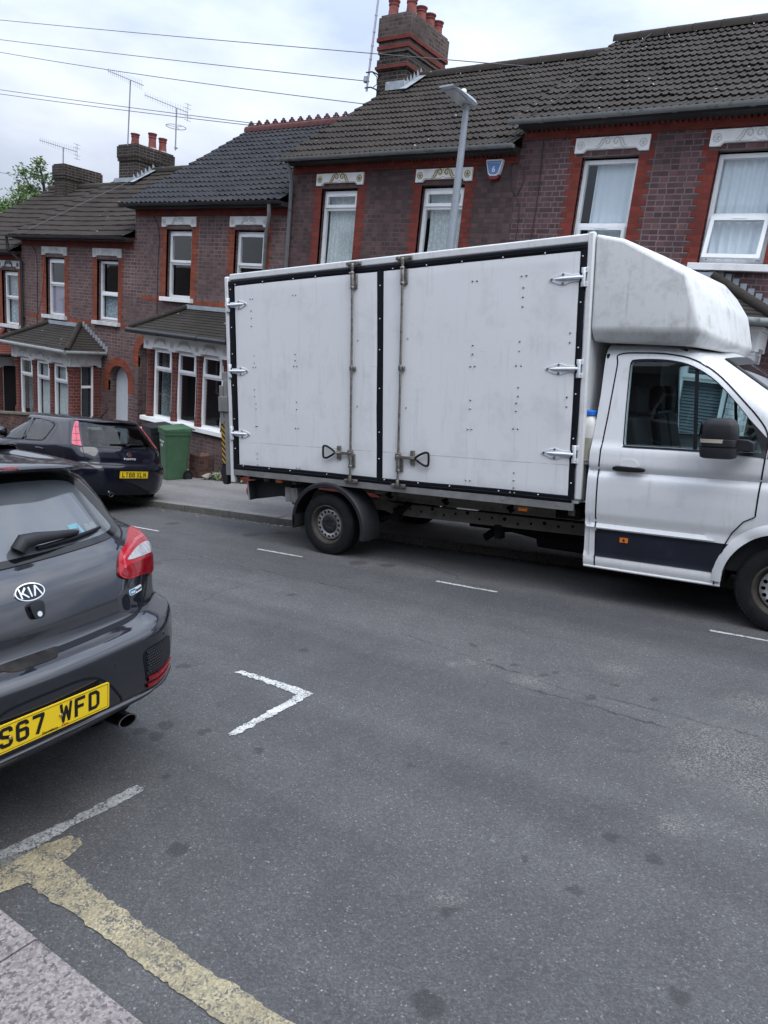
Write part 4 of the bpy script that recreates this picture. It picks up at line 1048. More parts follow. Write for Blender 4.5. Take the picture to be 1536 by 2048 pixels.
MAT['plastic_dark'] = pm('dark_grey_plastic', (0.017, 0.018, 0.021), 0.55, var=0.12, vscale=8, bmp=0.1, bscale=200, spec=0.35)
MAT['plastic_band'] = pm('blue_black_plastic', (0.012, 0.015, 0.024), 0.45, var=0.2, vscale=4, dirt=(0.04, 0.04, 0.04), dscale=4, dlo=0.6, dhi=0.9, spec=0.35)
MAT['amber'] = pm('amber_reflector', (0.62, 0.17, 0.02), 0.25, coat=0.5)
MAT['red_lens'] = pm('red_lens', (0.42, 0.012, 0.02), 0.15, coat=0.8)
MAT['hazard'] = None
m, N, L, b = nodes_of('hazard_stripe')
v = objc(N); sp = N.new('ShaderNodeSeparateXYZ'); L.new(v, sp.inputs[0])
st = mth(N, L, 'FRACT', mth(N, L, 'MULTIPLY', mth(N, L, 'ADD', sp.outputs['Z'], mth(N, L, 'MULTIPLY', sp.outputs['X'], 0.9)), 15.0))
L.new(mixc(N, L, mth(N, L, 'GREATER_THAN', st, 0.5), (0.42, 0.25, 0.02), (0.02, 0.02, 0.02)), b.inputs['Base Color'])
MAT['hazard'] = m
MAT['cab_glass'] = glass('cab_window_glass', (0.70, 0.85, 0.86), ior=1.5, gain=0.9)
MAT['screen_glass'] = glass('windscreen_glass', (0.55, 0.66, 0.66), ior=1.5)
MAT['seat'] = pm('black_seat_cloth', (0.016, 0.016, 0.018), 0.9, var=0.2)
MAT['indic'] = pm('clear_amber_indicator', (0.42, 0.38, 0.30), 0.2, coat=0.6)

ROT = (0.0, -math.atan(S), 0.0)
V = thing('box_van', 'white box van with side doors and rounded pod over its cab', 'van', (-4.677, 6.05, gz(-4.677, 6.05) - 0.006), world_parts=False, rot=ROT)
BW = 2.12                                   # box width
DL = ((-1.31, 0.690, 'left'), (0.768, 2.750, 'right'))
# body shell with cappings
b_ = MB(); b_.box(-1.47, 2.84, 0.012, BW-0.012, 0.862, 3.10)
body = b_.build('box_body', MAT['van_trim'], V, smooth=0, bevel=0.01)
c_ = MB()
c_.box(-1.40, 2.84, -0.006, 0.05, 3.052, 3.125); c_.box(-1.40, 2.84, BW-0.05, BW+0.006, 3.052, 3.125)
c_.box(-1.40, 2.84, 0.051, BW-0.051, 3.1005, 3.128)
c_.build('roof_capping', MAT['van_trim'], body, smooth=40, bevel=0.018, seg=3)
for y0, y1 in ((-0.012, 0.05), (BW-0.05, BW+0.012)):
    for q in ((2.806, 2.865, 0.90, 3.135), (-1.480, -1.418, 0.70, 3.10)):
        c_ = MB(); c_.box(q[0], q[1], y0, y1, q[2], q[3]); c_.build('corner_post', MAT['van_trim'], body, smooth=40, bevel=0.016, seg=3)
c_ = MB(); c_.box(-1.418, 2.80, -0.010, 0.04, 0.800, 0.868); c_.box(-1.418, 2.80, BW-0.04, BW+0.010, 0.800, 0.868)
for x in (-0.95, -0.42, 1.46, 2.13, 2.66): c_.box(x-0.022, x+0.022, -0.0135, -0.0095, 0.83, 0.866)
c_.build('bottom_rail', MAT['rail'], body, smooth=0, bevel=0.005)
# seals: lengths round both doors, gently uneven
s_ = MB()
def seal_bar(x0, x1, z0, z1, vertical):
    n = 36; rows = []
    rr = random.Random(int(x0*50+z0*90))
    for i in range(n+1):
        t = i/n; wv = 0.004*math.sin(t*11+x0) + rr.uniform(-.0015, .0015)
        if vertical:
            z = z0+(z1-z0)*t; rows.append([(x0+wv, 0.012, z), (x0+wv, -0.012, z), ((x0+x1)/2+wv, -0.020, z), (x1+wv, -0.012, z), (x1+wv, 0.012, z)])
        else:
            x = x0+(x1-x0)*t; zc = (z0+z1)/2
            rows.append([(x, 0.012, z0+wv), (x, -0.012, z0+wv), (x, -0.021, zc+wv-0.006), (x, -0.012, zc+wv), (x, -0.018, z1+wv-0.008), (x, -0.012, z1+wv), (x, 0.012, z1+wv)])
    s_.grid(rows)
seal_bar(-1.41, 2.80, 2.987, 3.05, False); seal_bar(-1.41, 2.79, 0.872, 0.935, False)
seal_bar(-1.412, -1.335, 0.90, 3.03, True); seal_bar(2.752, 2.80, 0.90, 3.03, True); seal_bar(0.690, 0.762, 0.90, 3.03, True)
s_.build('door_seal', MAT['seal'], body, smooth=60)
sw = MB()
rr = random.Random(3)
for x in [(-1.25 + 0.41*k) for k in range(10)]:
    for z in (3.0, 0.918): sw.lathe([(0.001, -0.027), (0.005, -0.026), (0.007, -0.020)], (x + rr.uniform(-.08, .08), 0, z), 7, 'y')
for z in [1.1+0.36*k for k in range(6)]:
    for x in (-1.372, 2.776, 0.728): sw.lathe([(0.001, -0.025), (0.005, -0.024), (0.007, -0.018)], (x, 0, z + rr.uniform(-.06, .06)), 7, 'y')
sw.build('screws', MAT['hinge'], body, smooth=50)

def door_panel(x0, x1, z0, z1):
    m = MB(); nx, nz = 48, 52; rows = []
    for j in range(nz+1):
        z = z0+(z1-z0)*j/nz; row = []
        for i in range(nx+1):
            x = x0+(x1-x0)*i/nx
            d = min(x-x0, x1-x, z-z0, z1-z)
            e = 0.004 if d < 0.012 else 0.0
            wv = 0.0022*math.sin(x*3.1+z*1.3+x0)*math.sin(z*2.2+0.5) * min(1, d/0.2)
            row.append((x, -0.016 + e - wv, z))
        rows.append(row)
    m.grid(rows)
    loop = [rows[0], [(p[0], 0.012, p[2]) for p in rows[0]]]
    for a in (rows[0], rows[-1], [r[0] for r in rows], [r[-1] for r in rows]): m.grid([a, [(p[0], 0.012, p[2]) for p in a]])
    return m
RV = [[(-1.06,2.83),(-1.02,2.83)], [(-1.05,2.70),(-1.05,2.62),(-1.05,2.53)], [(-1.02,2.20),(-1.02,2.12),(-1.04,2.07),(-1.0,2.07)], [(-1.03,1.82),(-1.03,1.74),(-1.01,1.66),(-1.01,1.60)], [(-1.02,1.40),(-1.0,1.40)], [(-1.01,1.08),(-1.01,1.02),(-1.01,0.95)],
      [(-0.42,2.83),(-0.38,2.83)], [(-0.40,2.21),(-0.40,2.14),(-0.42,2.08),(-0.38,2.08)], [(-0.39,1.69),(-0.39,1.61)], [(-0.41,1.40),(-0.37,1.40)], [(-0.40,0.955),(-0.36,0.955)],
      [(1.755,2.82),(1.80,2.82)], [(1.775,2.25),(1.775,2.17),(1.755,2.06),(1.80,2.06)], [(1.765,1.75),(1.765,1.67)], [(1.745,1.48),(1.785,1.48)], [(1.74,0.99),(1.785,0.99)],
      [(2.235,2.83),(2.28,2.83)], [(2.255,2.73),(2.255,2.65),(2.255,2.57)], [(2.24,2.27),(2.24,2.19),(2.215,2.06),(2.265,2.06)], [(2.245,1.87),(2.245,1.79),(2.23,1.73),(2.23,1.66)], [(2.21,1.50),(2.255,1.50)], [(2.235,1.10),(2.235,1.03),(2.235,0.96),(2.20,0.91),(2.245,0.91)],
      [(2.70,2.33),(2.70,2.25),(2.70,1.79),(2.70,1.71)], [(0.455,2.33),(0.445,1.66)], [(1.06,2.33),(1.05,1.66)]]
def hinge(mb, x, z, sg):
    """strap hinge: lance shaped leaf with a raised rib, knuckle beside the post; sg = +1 points its tip to -x"""
    f = lambda dx, dz: (x + sg*dx, z + dz)
    leaf = [f(0.10, 0.028), f(0.02, 0.030), f(-0.03, 0.047), f(-0.085, 0.040), f(-0.165, 0.010), f(-0.168, -0.010), f(-0.085, -0.045), f(-0.03, -0.052), f(0.02, -0.034), f(0.10, -0.028)]
    mb.prism(leaf, -0.024, -0.0165)
    mb.tube([(x-sg*0.12, -0.024, z), (x-sg*0.06, -0.029, z), (x+sg*0.10, -0.032, z), (x+sg*0.135, -0.030, z)], [0.006, 0.013, 0.015, 0.012], 8)
    mb.tube([(x+sg*0.135, -0.026, z-0.075), (x+sg*0.135, -0.026, z+0.075)], 0.015, 10)
    mb.box(min(x+sg*0.11, x+sg*0.165), max(x+sg*0.11, x+sg*0.165), -0.022, -0.0125, z-0.078, z-0.036); mb.box(min(x+sg*0.11, x+sg*0.165), max(x+sg*0.11, x+sg*0.165), -0.022, -0.0125, z+0.036, z+0.078)
for (x0, x1, side) in DL:
    D_ = door_panel(x0, x1, 0.932, 2.988).build('side_door', MAT['van_panel'], V, smooth=40)
    rv = MB()
    for gset in RV:
        for (x, z) in gset:
            if x0 < x < x1:
                r_ = 0.010 if x > 1.7 else 0.009
                rv.lathe([(0.001, -0.0245), (r_*0.6, -0.0235), (r_, -0.0155)], (x, 0, z), 9, 'y')
    rv.build('rivets', MAT['steel_worn'], D_, smooth=60)
    for z in (2.778, 2.03, 1.30):
        hb = MB(); hinge(hb, (-1.285 if side == 'left' else 2.66), z, (1 if side == 'right' else -1))
        h_ = hb.build('hinge', MAT['hinge'], D_, smooth=40, bevel=0.002)
    bo = MB()
    for z in (2.778, 2.03, 1.30):
        x = (-1.285 if side == 'left' else 2.66); sg = (1 if side == 'right' else -1)
        for dx, dz in ((-0.145, 0), (-0.045, 0.034), (-0.045, -0.038)): bo.lathe([(0.001, -0.033), (0.009, -0.032), (0.012, -0.0245)], (x+sg*dx, 0, z+dz), 9, 'y')
        for dz in (-0.058, 0.058): bo.lathe([(0.001, -0.033), (0.009, -0.032), (0.012, -0.0225)], (x+sg*0.14, 0, z+dz), 9, 'y')
    bo.build('hinge_bolts', MAT['steel_worn'], D_, smooth=50)
    # lock rod with keepers, guides and a loop handle
    xr = 0.387 if side == 'left' else 0.992
    k = MB(); k.tube([(xr+0.02, -0.045, 3.06), (xr+0.005, -0.045, 2.0), (xr-0.015, -0.045, 0.91)], 0.0125, 12)
    k.build('lock_rod', MAT['steel_worn'], D_, smooth=50)
    for z, dx in ((2.92, 0.018), (1.10, -0.012)):
        x = xr+dx; k = MB()
        k.tube([(x, -0.045, z-0.085), (x, -0.045, z+0.085)], 0.022, 10); k.box(x-0.012, x+0.048, -0.036, -0.016, z-0.075, z+0.06)
        for dz in (-0.07, 0.07): k.tube([(x, -0.045, z+dz-0.012), (x, -0.045, z+dz+0.012)], 0.026, 10)
        k.build('rod_guide', MAT['steel_worn'], D_, smooth=45, bevel=0.003)
    k = MB(); k.box(xr-0.02, xr+0.045, -0.052, -0.016, 2.03, 2.065); k.tube([(xr+0.005, -0.045, 2.02), (xr+0.005, -0.045, 2.075)], 0.02, 10); k.build('rod_guide', MAT['steel_worn'], D_, smooth=45, bevel=0.003)
    for z, dx, sgn in ((3.085, 0.02, 1), (0.868, -0.018, -1)):
        x = xr+dx; k = MB(); k.box(x-0.075, x+0.085, -0.030, -0.0065, z-0.018, z+0.022); k.box(x-0.085, x-0.04, -0.045, -0.02, z-0.012, z+0.016); k.box(x+0.045, x+0.09, -0.045, -0.02, z-0.012, z+0.016)
        k.tube([(x, -0.045, z-sgn*0.06), (x, -0.045, z+0.0*sgn)], 0.018, 10)
        k.build('rod_keeper', MAT['steel_worn'], D_, smooth=45, bevel=0.003)
    sg = -1 if side == 'left' else 1; zh = 1.165; xh = xr-0.012
    k = MB(); k.box(min(xh, xh+sg*0.21), max(xh, xh+sg*0.21), -0.056, -0.044, zh-0.017, zh+0.017); k.box(xh-0.03, xh+0.03, -0.062, -0.03, zh-0.035, zh+0.04)
    k.box(min(xh+sg*0.14, xh+sg*0.185), max(xh+sg*0.14, xh+sg*0.185), -0.042, -0.0165, zh-0.07, zh+0.075); k.box(min(xh+sg*0.12, xh+sg*0.20), max(xh+sg*0.12, xh+sg*0.20), -0.066, -0.042, zh-0.012, zh+0.005)
    k.build('lock_catch', MAT['steel_worn'], D_, smooth=40, bevel=0.004)
    k = MB(); lp = [(xh+sg*0.215, -0.05, zh+0.012), (xh+sg*0.30, -0.052, zh+0.058), (xh+sg*0.345, -0.053, zh+0.064), (xh+sg*0.362, -0.053, zh+0.045), (xh+sg*0.362, -0.053, zh-0.045), (xh+sg*0.345, -0.053, zh-0.064), (xh+sg*0.30, -0.052, zh-0.058), (xh+sg*0.215, -0.05, zh-0.012)]
    k.tube(smooth_poly(lp, 3), 0.0115, 8, closed=True); k.build('lock_handle', MAT['black'], D_, smooth=60)

# pod over the cab
pts = []
for sy in (0, 1):
    f = lambda x, y, z: (x, y if sy == 0 else BW-y, z)
    pts += [f(2.868, 0.0, 3.115), f(3.10, 0.005, 3.055), f(3.60, 0.015, 2.755), f(3.728, 0.02, 2.318), f(2.868, 0.0, 2.352), f(2.868, 0.07, 2.258), f(3.35, 0.08, 2.25), f(3.66, 0.10, 2.205),
            f(3.70, 0.50, 2.725), f(3.828, 0.50, 2.520), f(3.888, 0.50, 2.226), f(3.83, 0.50, 2.165)]
pts += [(3.705, 1.06, 2.765), (3.838, 1.06, 2.53), (3.900, 1.06, 2.235), (3.84, 1.06, 2.17), (3.12, 1.06, 3.085)]
bm = bmesh.new()
for p in pts: bm.verts.new(p)
r = bmesh.ops.convex_hull(bm, input=bm.verts)
bmesh.ops.delete(bm, geom=[g for g in r['geom_interior'] if isinstance(g, bmesh.types.BMVert)], context='VERTS')
bmesh.ops.dissolve_limit(bm, angle_limit=R(5), verts=bm.verts, edges=bm.edges)
bmesh.ops.recalc_face_normals(bm, faces=bm.faces)
me = bpy.data.meshes.new('roof_pod'); bm.to_mesh(me); bm.free()
pod = bpy.data.objects.new('roof_pod', me); COL.objects.link(pod); pod.parent = V; me.materials.append(MAT['van_pod']); ORG[pod.name] = Vector()
md = pod.modifiers.new('bevel', 'BEVEL'); md.width = 0.032; md.segments = 4; md.limit_method = 'ANGLE'; md.angle_limit = R(10)
me.polygons.foreach_set('use_smooth', [True]*len(me.polygons)); me.set_sharp_from_angle(angle=R(60))
# bulkhead of the box under the pod is part of the body; a shallow return on its front face
b_ = MB(); b_.box(2.8405, 2.862, 0.08, BW-0.08, 0.9, 3.05); b_.build('front_wall', MAT['van_trim'], body, smooth=0)

# cab -------------------------------------------------------------------------------------------------
CW = 2.06
roofl = [(2.965, 2.245), (3.12, 2.243), (3.30, 2.236), (3.48, 2.215), (3.64, 2.178), (3.76, 2.135), (3.83, 2.098)]
screen = [(3.83, 2.098), (4.85, 1.36)]
hood = [(4.85, 1.36), (5.02, 1.27), (5.18, 1.14), (5.24, 1.00), (5.27, 0.80), (5.29, 0.60), (5.27, 0.42), (5.22, 0.30)]
top = smooth_poly(roofl, 3, False) + [(3.83+(4.85-3.83)*k/12, 2.098+(1.36-2.098)*k/12) for k in range(1, 13)] + smooth_poly(hood, 3, False)[1:]
tx = np.array([p[0] for p in top]); tz = np.array([p[1] for p in top])
PY = [(0.30, .040), (0.322, .012), (0.34, .002), (0.420, .0), (0.428, .016), (0.660, .012), (0.672, -.006), (0.690, -.010), (0.716, .010), (0.722, .020), (0.775, -.006), (0.79, -.008), (0.95, -.016), (1.10, -.012), (1.165, .004), (1.172, .026), (1.204, .002), (1.215, -.004), (1.36, .004), (1.385, .018), (1.41, .030), (1.75, .075), (2.05, .125), (2.15, .150), (2.26, .20)]
PYz = np.array([p[0] for p in PY]); PYy = np.array([p[1] for p in PY])
def cab_y(x, z):
    y = float(np.interp(z, PYz, PYy))
    if z < 0.7 and x > 3.9: y = y*(1-min(1, (x-3.9)/0.15)) + 0.0*1
    # shoulder rolled over into the roof, screen pillar and bonnet
    if x < 4.85:
        zr = float(np.interp(x, tx[:40], tz[:40])); d = (zr - z)*(1.0 if x < 3.75 else 0.78)
    else:
        d = min(float(np.interp(min(x, 5.2), tx, tz)) - z if x < 5.2 else 9, 5.29 - x + 0.02)
    r_ = 0.13
    if d < r_:
        d = max(d, 0.0); y += r_ - math.sqrt(max(0.0, r_*r_ - (r_-d)**2))
    if x > 4.7: y += 0.10*((x-4.7)/0.6)**2
    if x < 2.97: y += 0.0
    return y
arc = [(4.47+0.435*math.cos(t), 0.36+0.435*math.sin(t)) for t in [math.pi*(-0.06) + (math.pi*1.04)*k/26 for k in range(27)]]
rear = [(2.916, 0.322), (2.914, 0.42), (2.914, 0.90), (2.922, 1.34), (2.945, 1.60), (2.960, 1.80), (2.966, 2.10), (2.965, 2.245)]
outline = resample(rear[:-1], 0.05, False)[:-1] + [rear[-2]] + top + [(5.20, 0.30)] + [(4.935, 0.30)] + arc + [(4.03, 0.322)]
ol = []
for p in outline:
    if not ol or math.hypot(p[0]-ol[-1][0], p[1]-ol[-1][1]) > 0.004: ol.append(p)
ol = resample(ol, 0.05)
win = smooth_poly([(3.22, 1.397), (3.203, 1.41), (3.197, 1.46), (3.190, 1.75), (3.186, 2.03), (3.192, 2.072), (3.215, 2.090), (3.35, 2.094), (3.52, 2.080), (3.68, 2.034), (3.86, 1.920), (4.06, 1.716), (4.16, 1.585), (4.222, 1.44), (4.230, 1.405), (4.215, 1.391), (3.9, 1.393), (3.5, 1.396)], 4)
def side_fn(sy):
    return (lambda p, a: (p[0], cab_y(p[0], p[1])+a, p[1])) if sy == 0 else (lambda p, a: (p[0], CW-cab_y(p[0], p[1])-a, p[1]))
cb = MB()
zl = sorted(set([p[0] for p in PY]))
for sy in (0, 1):
    pts, tr = cdt(ol, [win], 0.035)
    fn = side_fn(sy); cb.add([fn(p, 0) for p in pts], [tuple(t) for t in tr])
    # inner return of the window
    cb.grid([[fn(p, 0) for p in win+[win[0]]], [fn(p, 0.05) for p in win+[win[0]]]])
# skin over roof and nose; the screen opening is left out
def skin(i0, i1, inset=None, ydiv=14):
    rows = []
    for i in range(i0, i1+1):
        x, z = top[i]; y0 = cab_y(x, z); row = []
        for j in range(ydiv+1):
            t = j/ydiv; y = y0 + (CW-2*y0)*t; cr_ = 4*t*(1-t)
            row.append((x + (0.10*cr_ if x > 3.7 else 0.04*cr_*max(0, (x-3.3))), y, z + 0.035*cr_*(1 if x < 5.0 else 0)))
        rows.append(row)
    return rows
i_s = min(range(len(top)), key=lambda i: abs(top[i][0]-3.83)); i_e = min(range(len(top)), key=lambda i: abs(top[i][0]-4.85))
cb.grid(skin(0, i_s)); cb.grid(skin(i_e, len(top)-1))
sr = skin(i_s, i_e, ydiv=28)
cb.grid([r_[:3] for r_ in sr]); cb.grid([r_[-3:] for r_ in sr])
cb.grid([[(2.965, cab_y(2.965, z), z), (2.965, CW-cab_y(2.965, z), z)] for z in (0.33, 1.0, 1.6, 2.2)])
cab_o = cb.build('cab', MAT['van_white'], V, smooth=32, weld=True)
g = MB(); g.grid([[(p[0]+0.003, p[1], p[2]+0.004) for p in r_[2:-2]] for r_ in sr]); g.build('windscreen', MAT['screen_glass'], V, smooth=60, normals=False)
g = MB()
for a in ([r_[2:4] for r_ in sr], [r_[-4:-2] for r_ in sr], [r_[2:-2] for r_ in sr[:2]]): g.grid([[(p[0]+0.005, p[1], p[2]+0.0065) for p in q] for q in a])
g.build('screen_surround', MAT['plastic_dark'], cab_o, smooth=60)
# lower band, shut lines and other side detail: patches laid on the panel
def on_side(poly, off, step=0.03, sy=0, holes=()):
    m = MB(); pts, tr = cdt(resample(poly, step), [resample(h, step) for h in holes], step); fn = side_fn(sy)
    m.add([fn(p, -off) for p in pts], [tuple(t) for t in tr])
    loop = resample(poly, step); loop = loop + [loop[0]]
    m.grid([[fn(p, -off) for p in loop], [fn(p, 0.003) for p in loop]])
    for h in holes:
        h = resample(h, step); h = h + [h[0]]; m.grid([[fn(p, -off) for p in h], [fn(p, 0.003) for p in h]])
    return m
def strip(path, w, off, step=0.03, sy=0):
    P = resample(path, step, False); A, B = [], []
    for i, p in enumerate(P):
        q0 = P[max(0, i-1)]; q1 = P[min(len(P)-1, i+1)]; dx, dz = q1[0]-q0[0], q1[1]-q0[1]; l = math.hypot(dx, dz) or 1
        A.append((p[0]-dz/l*w/2, p[1]+dx/l*w/2)); B.append((p[0]+dz/l*w/2, p[1]-dx/l*w/2))
    fn = side_fn(sy); m = MB(); m.grid([[fn(p, -off) for p in A], [fn(p, -off) for p in B]]); return m
for sy in (0, 1):
    wl_ = [(4.068, 0.42), (4.085, 0.53), (4.12, 0.64), (4.165, 0.672)]
    on_side([(3.018, 0.425), (4.03, 0.425), (4.05, 0.44), (4.07, 0.52), (4.115, 0.635), (4.14, 0.668), (3.018, 0.668)], 0.006, 0.03, sy).build('lower_band', MAT['plastic_band'], cab_o, smooth=40)
    gl_ = MB(); pts, tr = cdt(win, [], 0.05); fn = side_fn(sy); gl_.add([fn(p, 0.012) for p in pts], [tuple(t) for t in tr])
    dr = MB()
    shut = smooth_poly([(3.018, 0.325), (3.010, 0.60), (3.006, 0.90), (3.012, 1.33), (3.045, 1.69), (3.072, 2.05), (3.078, 2.150), (3.30, 2.158), (3.50, 2.142), (3.68, 2.095), (3.86, 1.985), (4.05, 1.800), (4.20, 1.635), (4.262, 1.52), (4.262, 1.36), (4.245, 1.10), (4.236, 0.905)], 5, False)
    if sy == 0:
        d_ = strip(shut, 0.012, 0.0015).build('cab_door', MAT['seal'], V, smooth=60)
        strip([(4.236, 0.905), (4.16, 0.86), (4.085, 0.76), (4.04, 0.66), (4.005, 0.50), (3.985, 0.325)], 0.010, 0.0085).build('shut_line', MAT['seal'], d_, smooth=60)
        d_['label'] = 'dirty white driver door with window and black handle'
    else:
        d_ = strip(shut, 0.012, 0.0015, sy=1).build('cab_door', MAT['seal'], V, smooth=60)
    gl_.build('window_pane', MAT['cab_glass'], d_, smooth=60, normals=False)
    fr = MB()
    big = [(p[0] + (p[0]-3.65)*0.018, p[1] + (p[1]-1.75)*0.045) for p in win]
    fr = on_side(big, 0.003, 0.04, sy, [win]); fr.build('window_seal', MAT['seal'], d_, smooth=50)
    fn = side_fn(sy)
    md_ = MB(); md_.grid([[fn((x_, z), 0.006) for x_ in (3.692+0.05*(2.02-z)/0.62, 3.722+0.05*(2.02-z)/0.62)] for z in (2.03, 1.8, 1.6, 1.39)]); md_.build('window_divider', MAT['seal'], d_, smooth=0)
    # black corner behind the mirror
    on_side([(4.13, 1.64), (4.265, 1.50), (4.262, 1.36), (4.2, 1.365), (3.98, 1.372), (3.98, 1.392), (4.235, 1.392), (4.20, 1.49)], 0.004, 0.03, sy).build('mirror_base', MAT['plastic_dark'], d_, smooth=50)
    on_side([(4.275, 1.50), (4.45, 1.40), (4.60, 1.33), (4.60, 1.30), (4.40, 1.33), (4.275, 1.355)], 0.004, 0.03, sy).build('scuttle_trim', MAT['plastic_dark'], cab_o, smooth=50)
    ysg = (lambda y: y) if sy == 0 else (lambda y: CW-y)
    hm = MB()
    ra = [(x, z) for x, z in smooth_poly([(3.132, 1.205), (3.145, 1.222), (3.19, 1.226), (3.33, 1.222), (3.385, 1.218), (3.398, 1.205), (3.385, 1.190), (3.33, 1.184), (3.19, 1.184), (3.145, 1.189)], 3)]
    n0 = len(hm.v)
    hm.add([(x, ysg(-0.045), z) for x, z in ra] + [(x, ysg(-0.012), z) for x, z in ra] , [tuple(range(len(ra)))] + [(i, i+len(ra), (i+1) % len(ra)+len(ra), (i+1) % len(ra)) for i in range(len(ra))])
    hm.build('handle', MAT['black'], d_, smooth=50, bevel=0.006)
    cp = on_side(smooth_poly([(3.19, 1.225), (3.20, 1.265), (3.23, 1.285), (3.295, 1.283), (3.325, 1.262), (3.335, 1.225)], 4), 0.0035, 0.02, sy); cp.build('handle_cup', MAT['van_trim'], d_, smooth=50)
    mk = on_side(rrect(3.222, 3.292, 0.572, 0.614, 0.004, 2), 0.013, 0.02, sy); mk.build('side_marker', MAT['amber'], d_, smooth=40)
    if sy == 0:
        v_, f_ = text_mesh('B', 0.030, 0.001, 0.0008)
        t_ = MB(); t_.add([(3.257+p[0], -0.0015-p[2], 0.592+p[1]) for p in v_], f_); t_.build('marker_letter', MAT['seal'], d_, smooth=0)
# sill lip
s_ = MB(); s_.tube([(2.92, 0.012, 0.326), (3.4, 0.006, 0.324), (4.03, 0.010, 0.322)], 0.012, 8); s_.tube([(2.92, CW-0.012, 0.326), (4.03, CW-0.01, 0.322)], 0.012, 8)
s_.build('sill_lip', MAT['van_white'], cab_o, smooth=60)
# wheel arch lip
for sy in (0, 1):
    a_ = MB(); fn = side_fn(sy); P = [(4.47+0.437*math.cos(t), 0.36+0.437*math.sin(t)) for t in [math.pi*k/30 for k in range(31)]]; Q = [(4.47+0.515*math.cos(t), 0.36+0.515*math.sin(t)) for t in [math.pi*k/30 for k in range(31)]]
    Q = [(max(3.965, x), z) for x, z in Q]
    a_.grid([[fn(p, 0.02) for p in P], [fn(p, -0.024) for p in P], [(lambda q: (q[0], q[1], q[2]))(fn(((p[0]+q[0])/2, (p[1]+q[1])/2), -0.022)) for p, q in zip(P, Q)], [fn(q, -0.002) for q in Q]])
    a_.build('arch_lip', MAT['van_white'], cab_o, smooth=60)
l_ = MB()
for ya, yb_ in ((0.05, 0.45), (CW-0.45, CW-0.05)):
    l_.grid([[(4.47+0.43*math.cos(t), y, 0.36+0.43*math.sin(t)) for t in [math.pi*(-0.06+1.1*k/20) for k in range(21)]] for y in (ya, yb_)])
l_.box(3.0, 5.0, 0.46, CW-0.46, 0.32, 0.9); l_.box(2.97, 4.02, 0.06, CW-0.06, 0.34, 0.42)
l_.build('inner_arch', MAT['under'], cab_o, smooth=60)
# inside of the cab
i_ = MB(); i_.box(3.0, 4.35, 0.09, CW-0.09, 0.43, 0.80); i_.box(4.25, 4.70, 0.10, CW-0.10, 0.80, 1.34); i_.box(2.968, 3.0, 0.14, CW-0.14, 0.8, 2.16); i_.box(3.0, 3.6, 0.23, CW-0.23, 2.15, 2.19)
i_.build('cab_interior', MAT['seat'], cab_o, smooth=0, bevel=0.02)
for k, (ya, yb_) in enumerate(((0.25, 0.75), (1.00, 1.38), (1.40, 1.80))):
    st_ = MB(); st_.prism([(3.05, 0.85), (3.60, 0.85), (3.66, 0.98), (3.34, 0.97), (3.24, 1.50), (3.22, 1.62), (3.10, 1.62), (3.08, 1.0)], ya, yb_); st_.prism([(3.10, 1.65), (3.22, 1.65), (3.22, 1.86), (3.17, 1.90), (3.10, 1.88)], ya+0.10, yb_-0.10)
    st_.build('seat', MAT['seat'], cab_o, smooth=40, bevel=0.04, seg=3)
w_ = MB(); cx, cy, cz = 4.02, 0.50, 1.36
ux = Vector((0.55, 0, 0.83)); uy = Vector((0, 1, 0))
w_.tube([tuple(Vector((cx, cy, cz)) + ux*0.19*math.cos(a) + uy*0.19*math.sin(a)) for a in [2*math.pi*k/28 for k in range(28)]], 0.016, 8, closed=True)
for a in (0.3, 2.84, 4.71): w_.tube([(cx, cy, cz), tuple(Vector((cx, cy, cz)) + ux*0.19*math.cos(a) + uy*0.19*math.sin(a))], 0.018, 6)
w_.lathe([(0.001, -0.03), (0.07, -0.03), (0.07, 0.03), (0.001, 0.03)], (cx, cy, cz), 14, 'y'); w_.build('steering_wheel', MAT['plastic_dark'], cab_o, smooth=50)
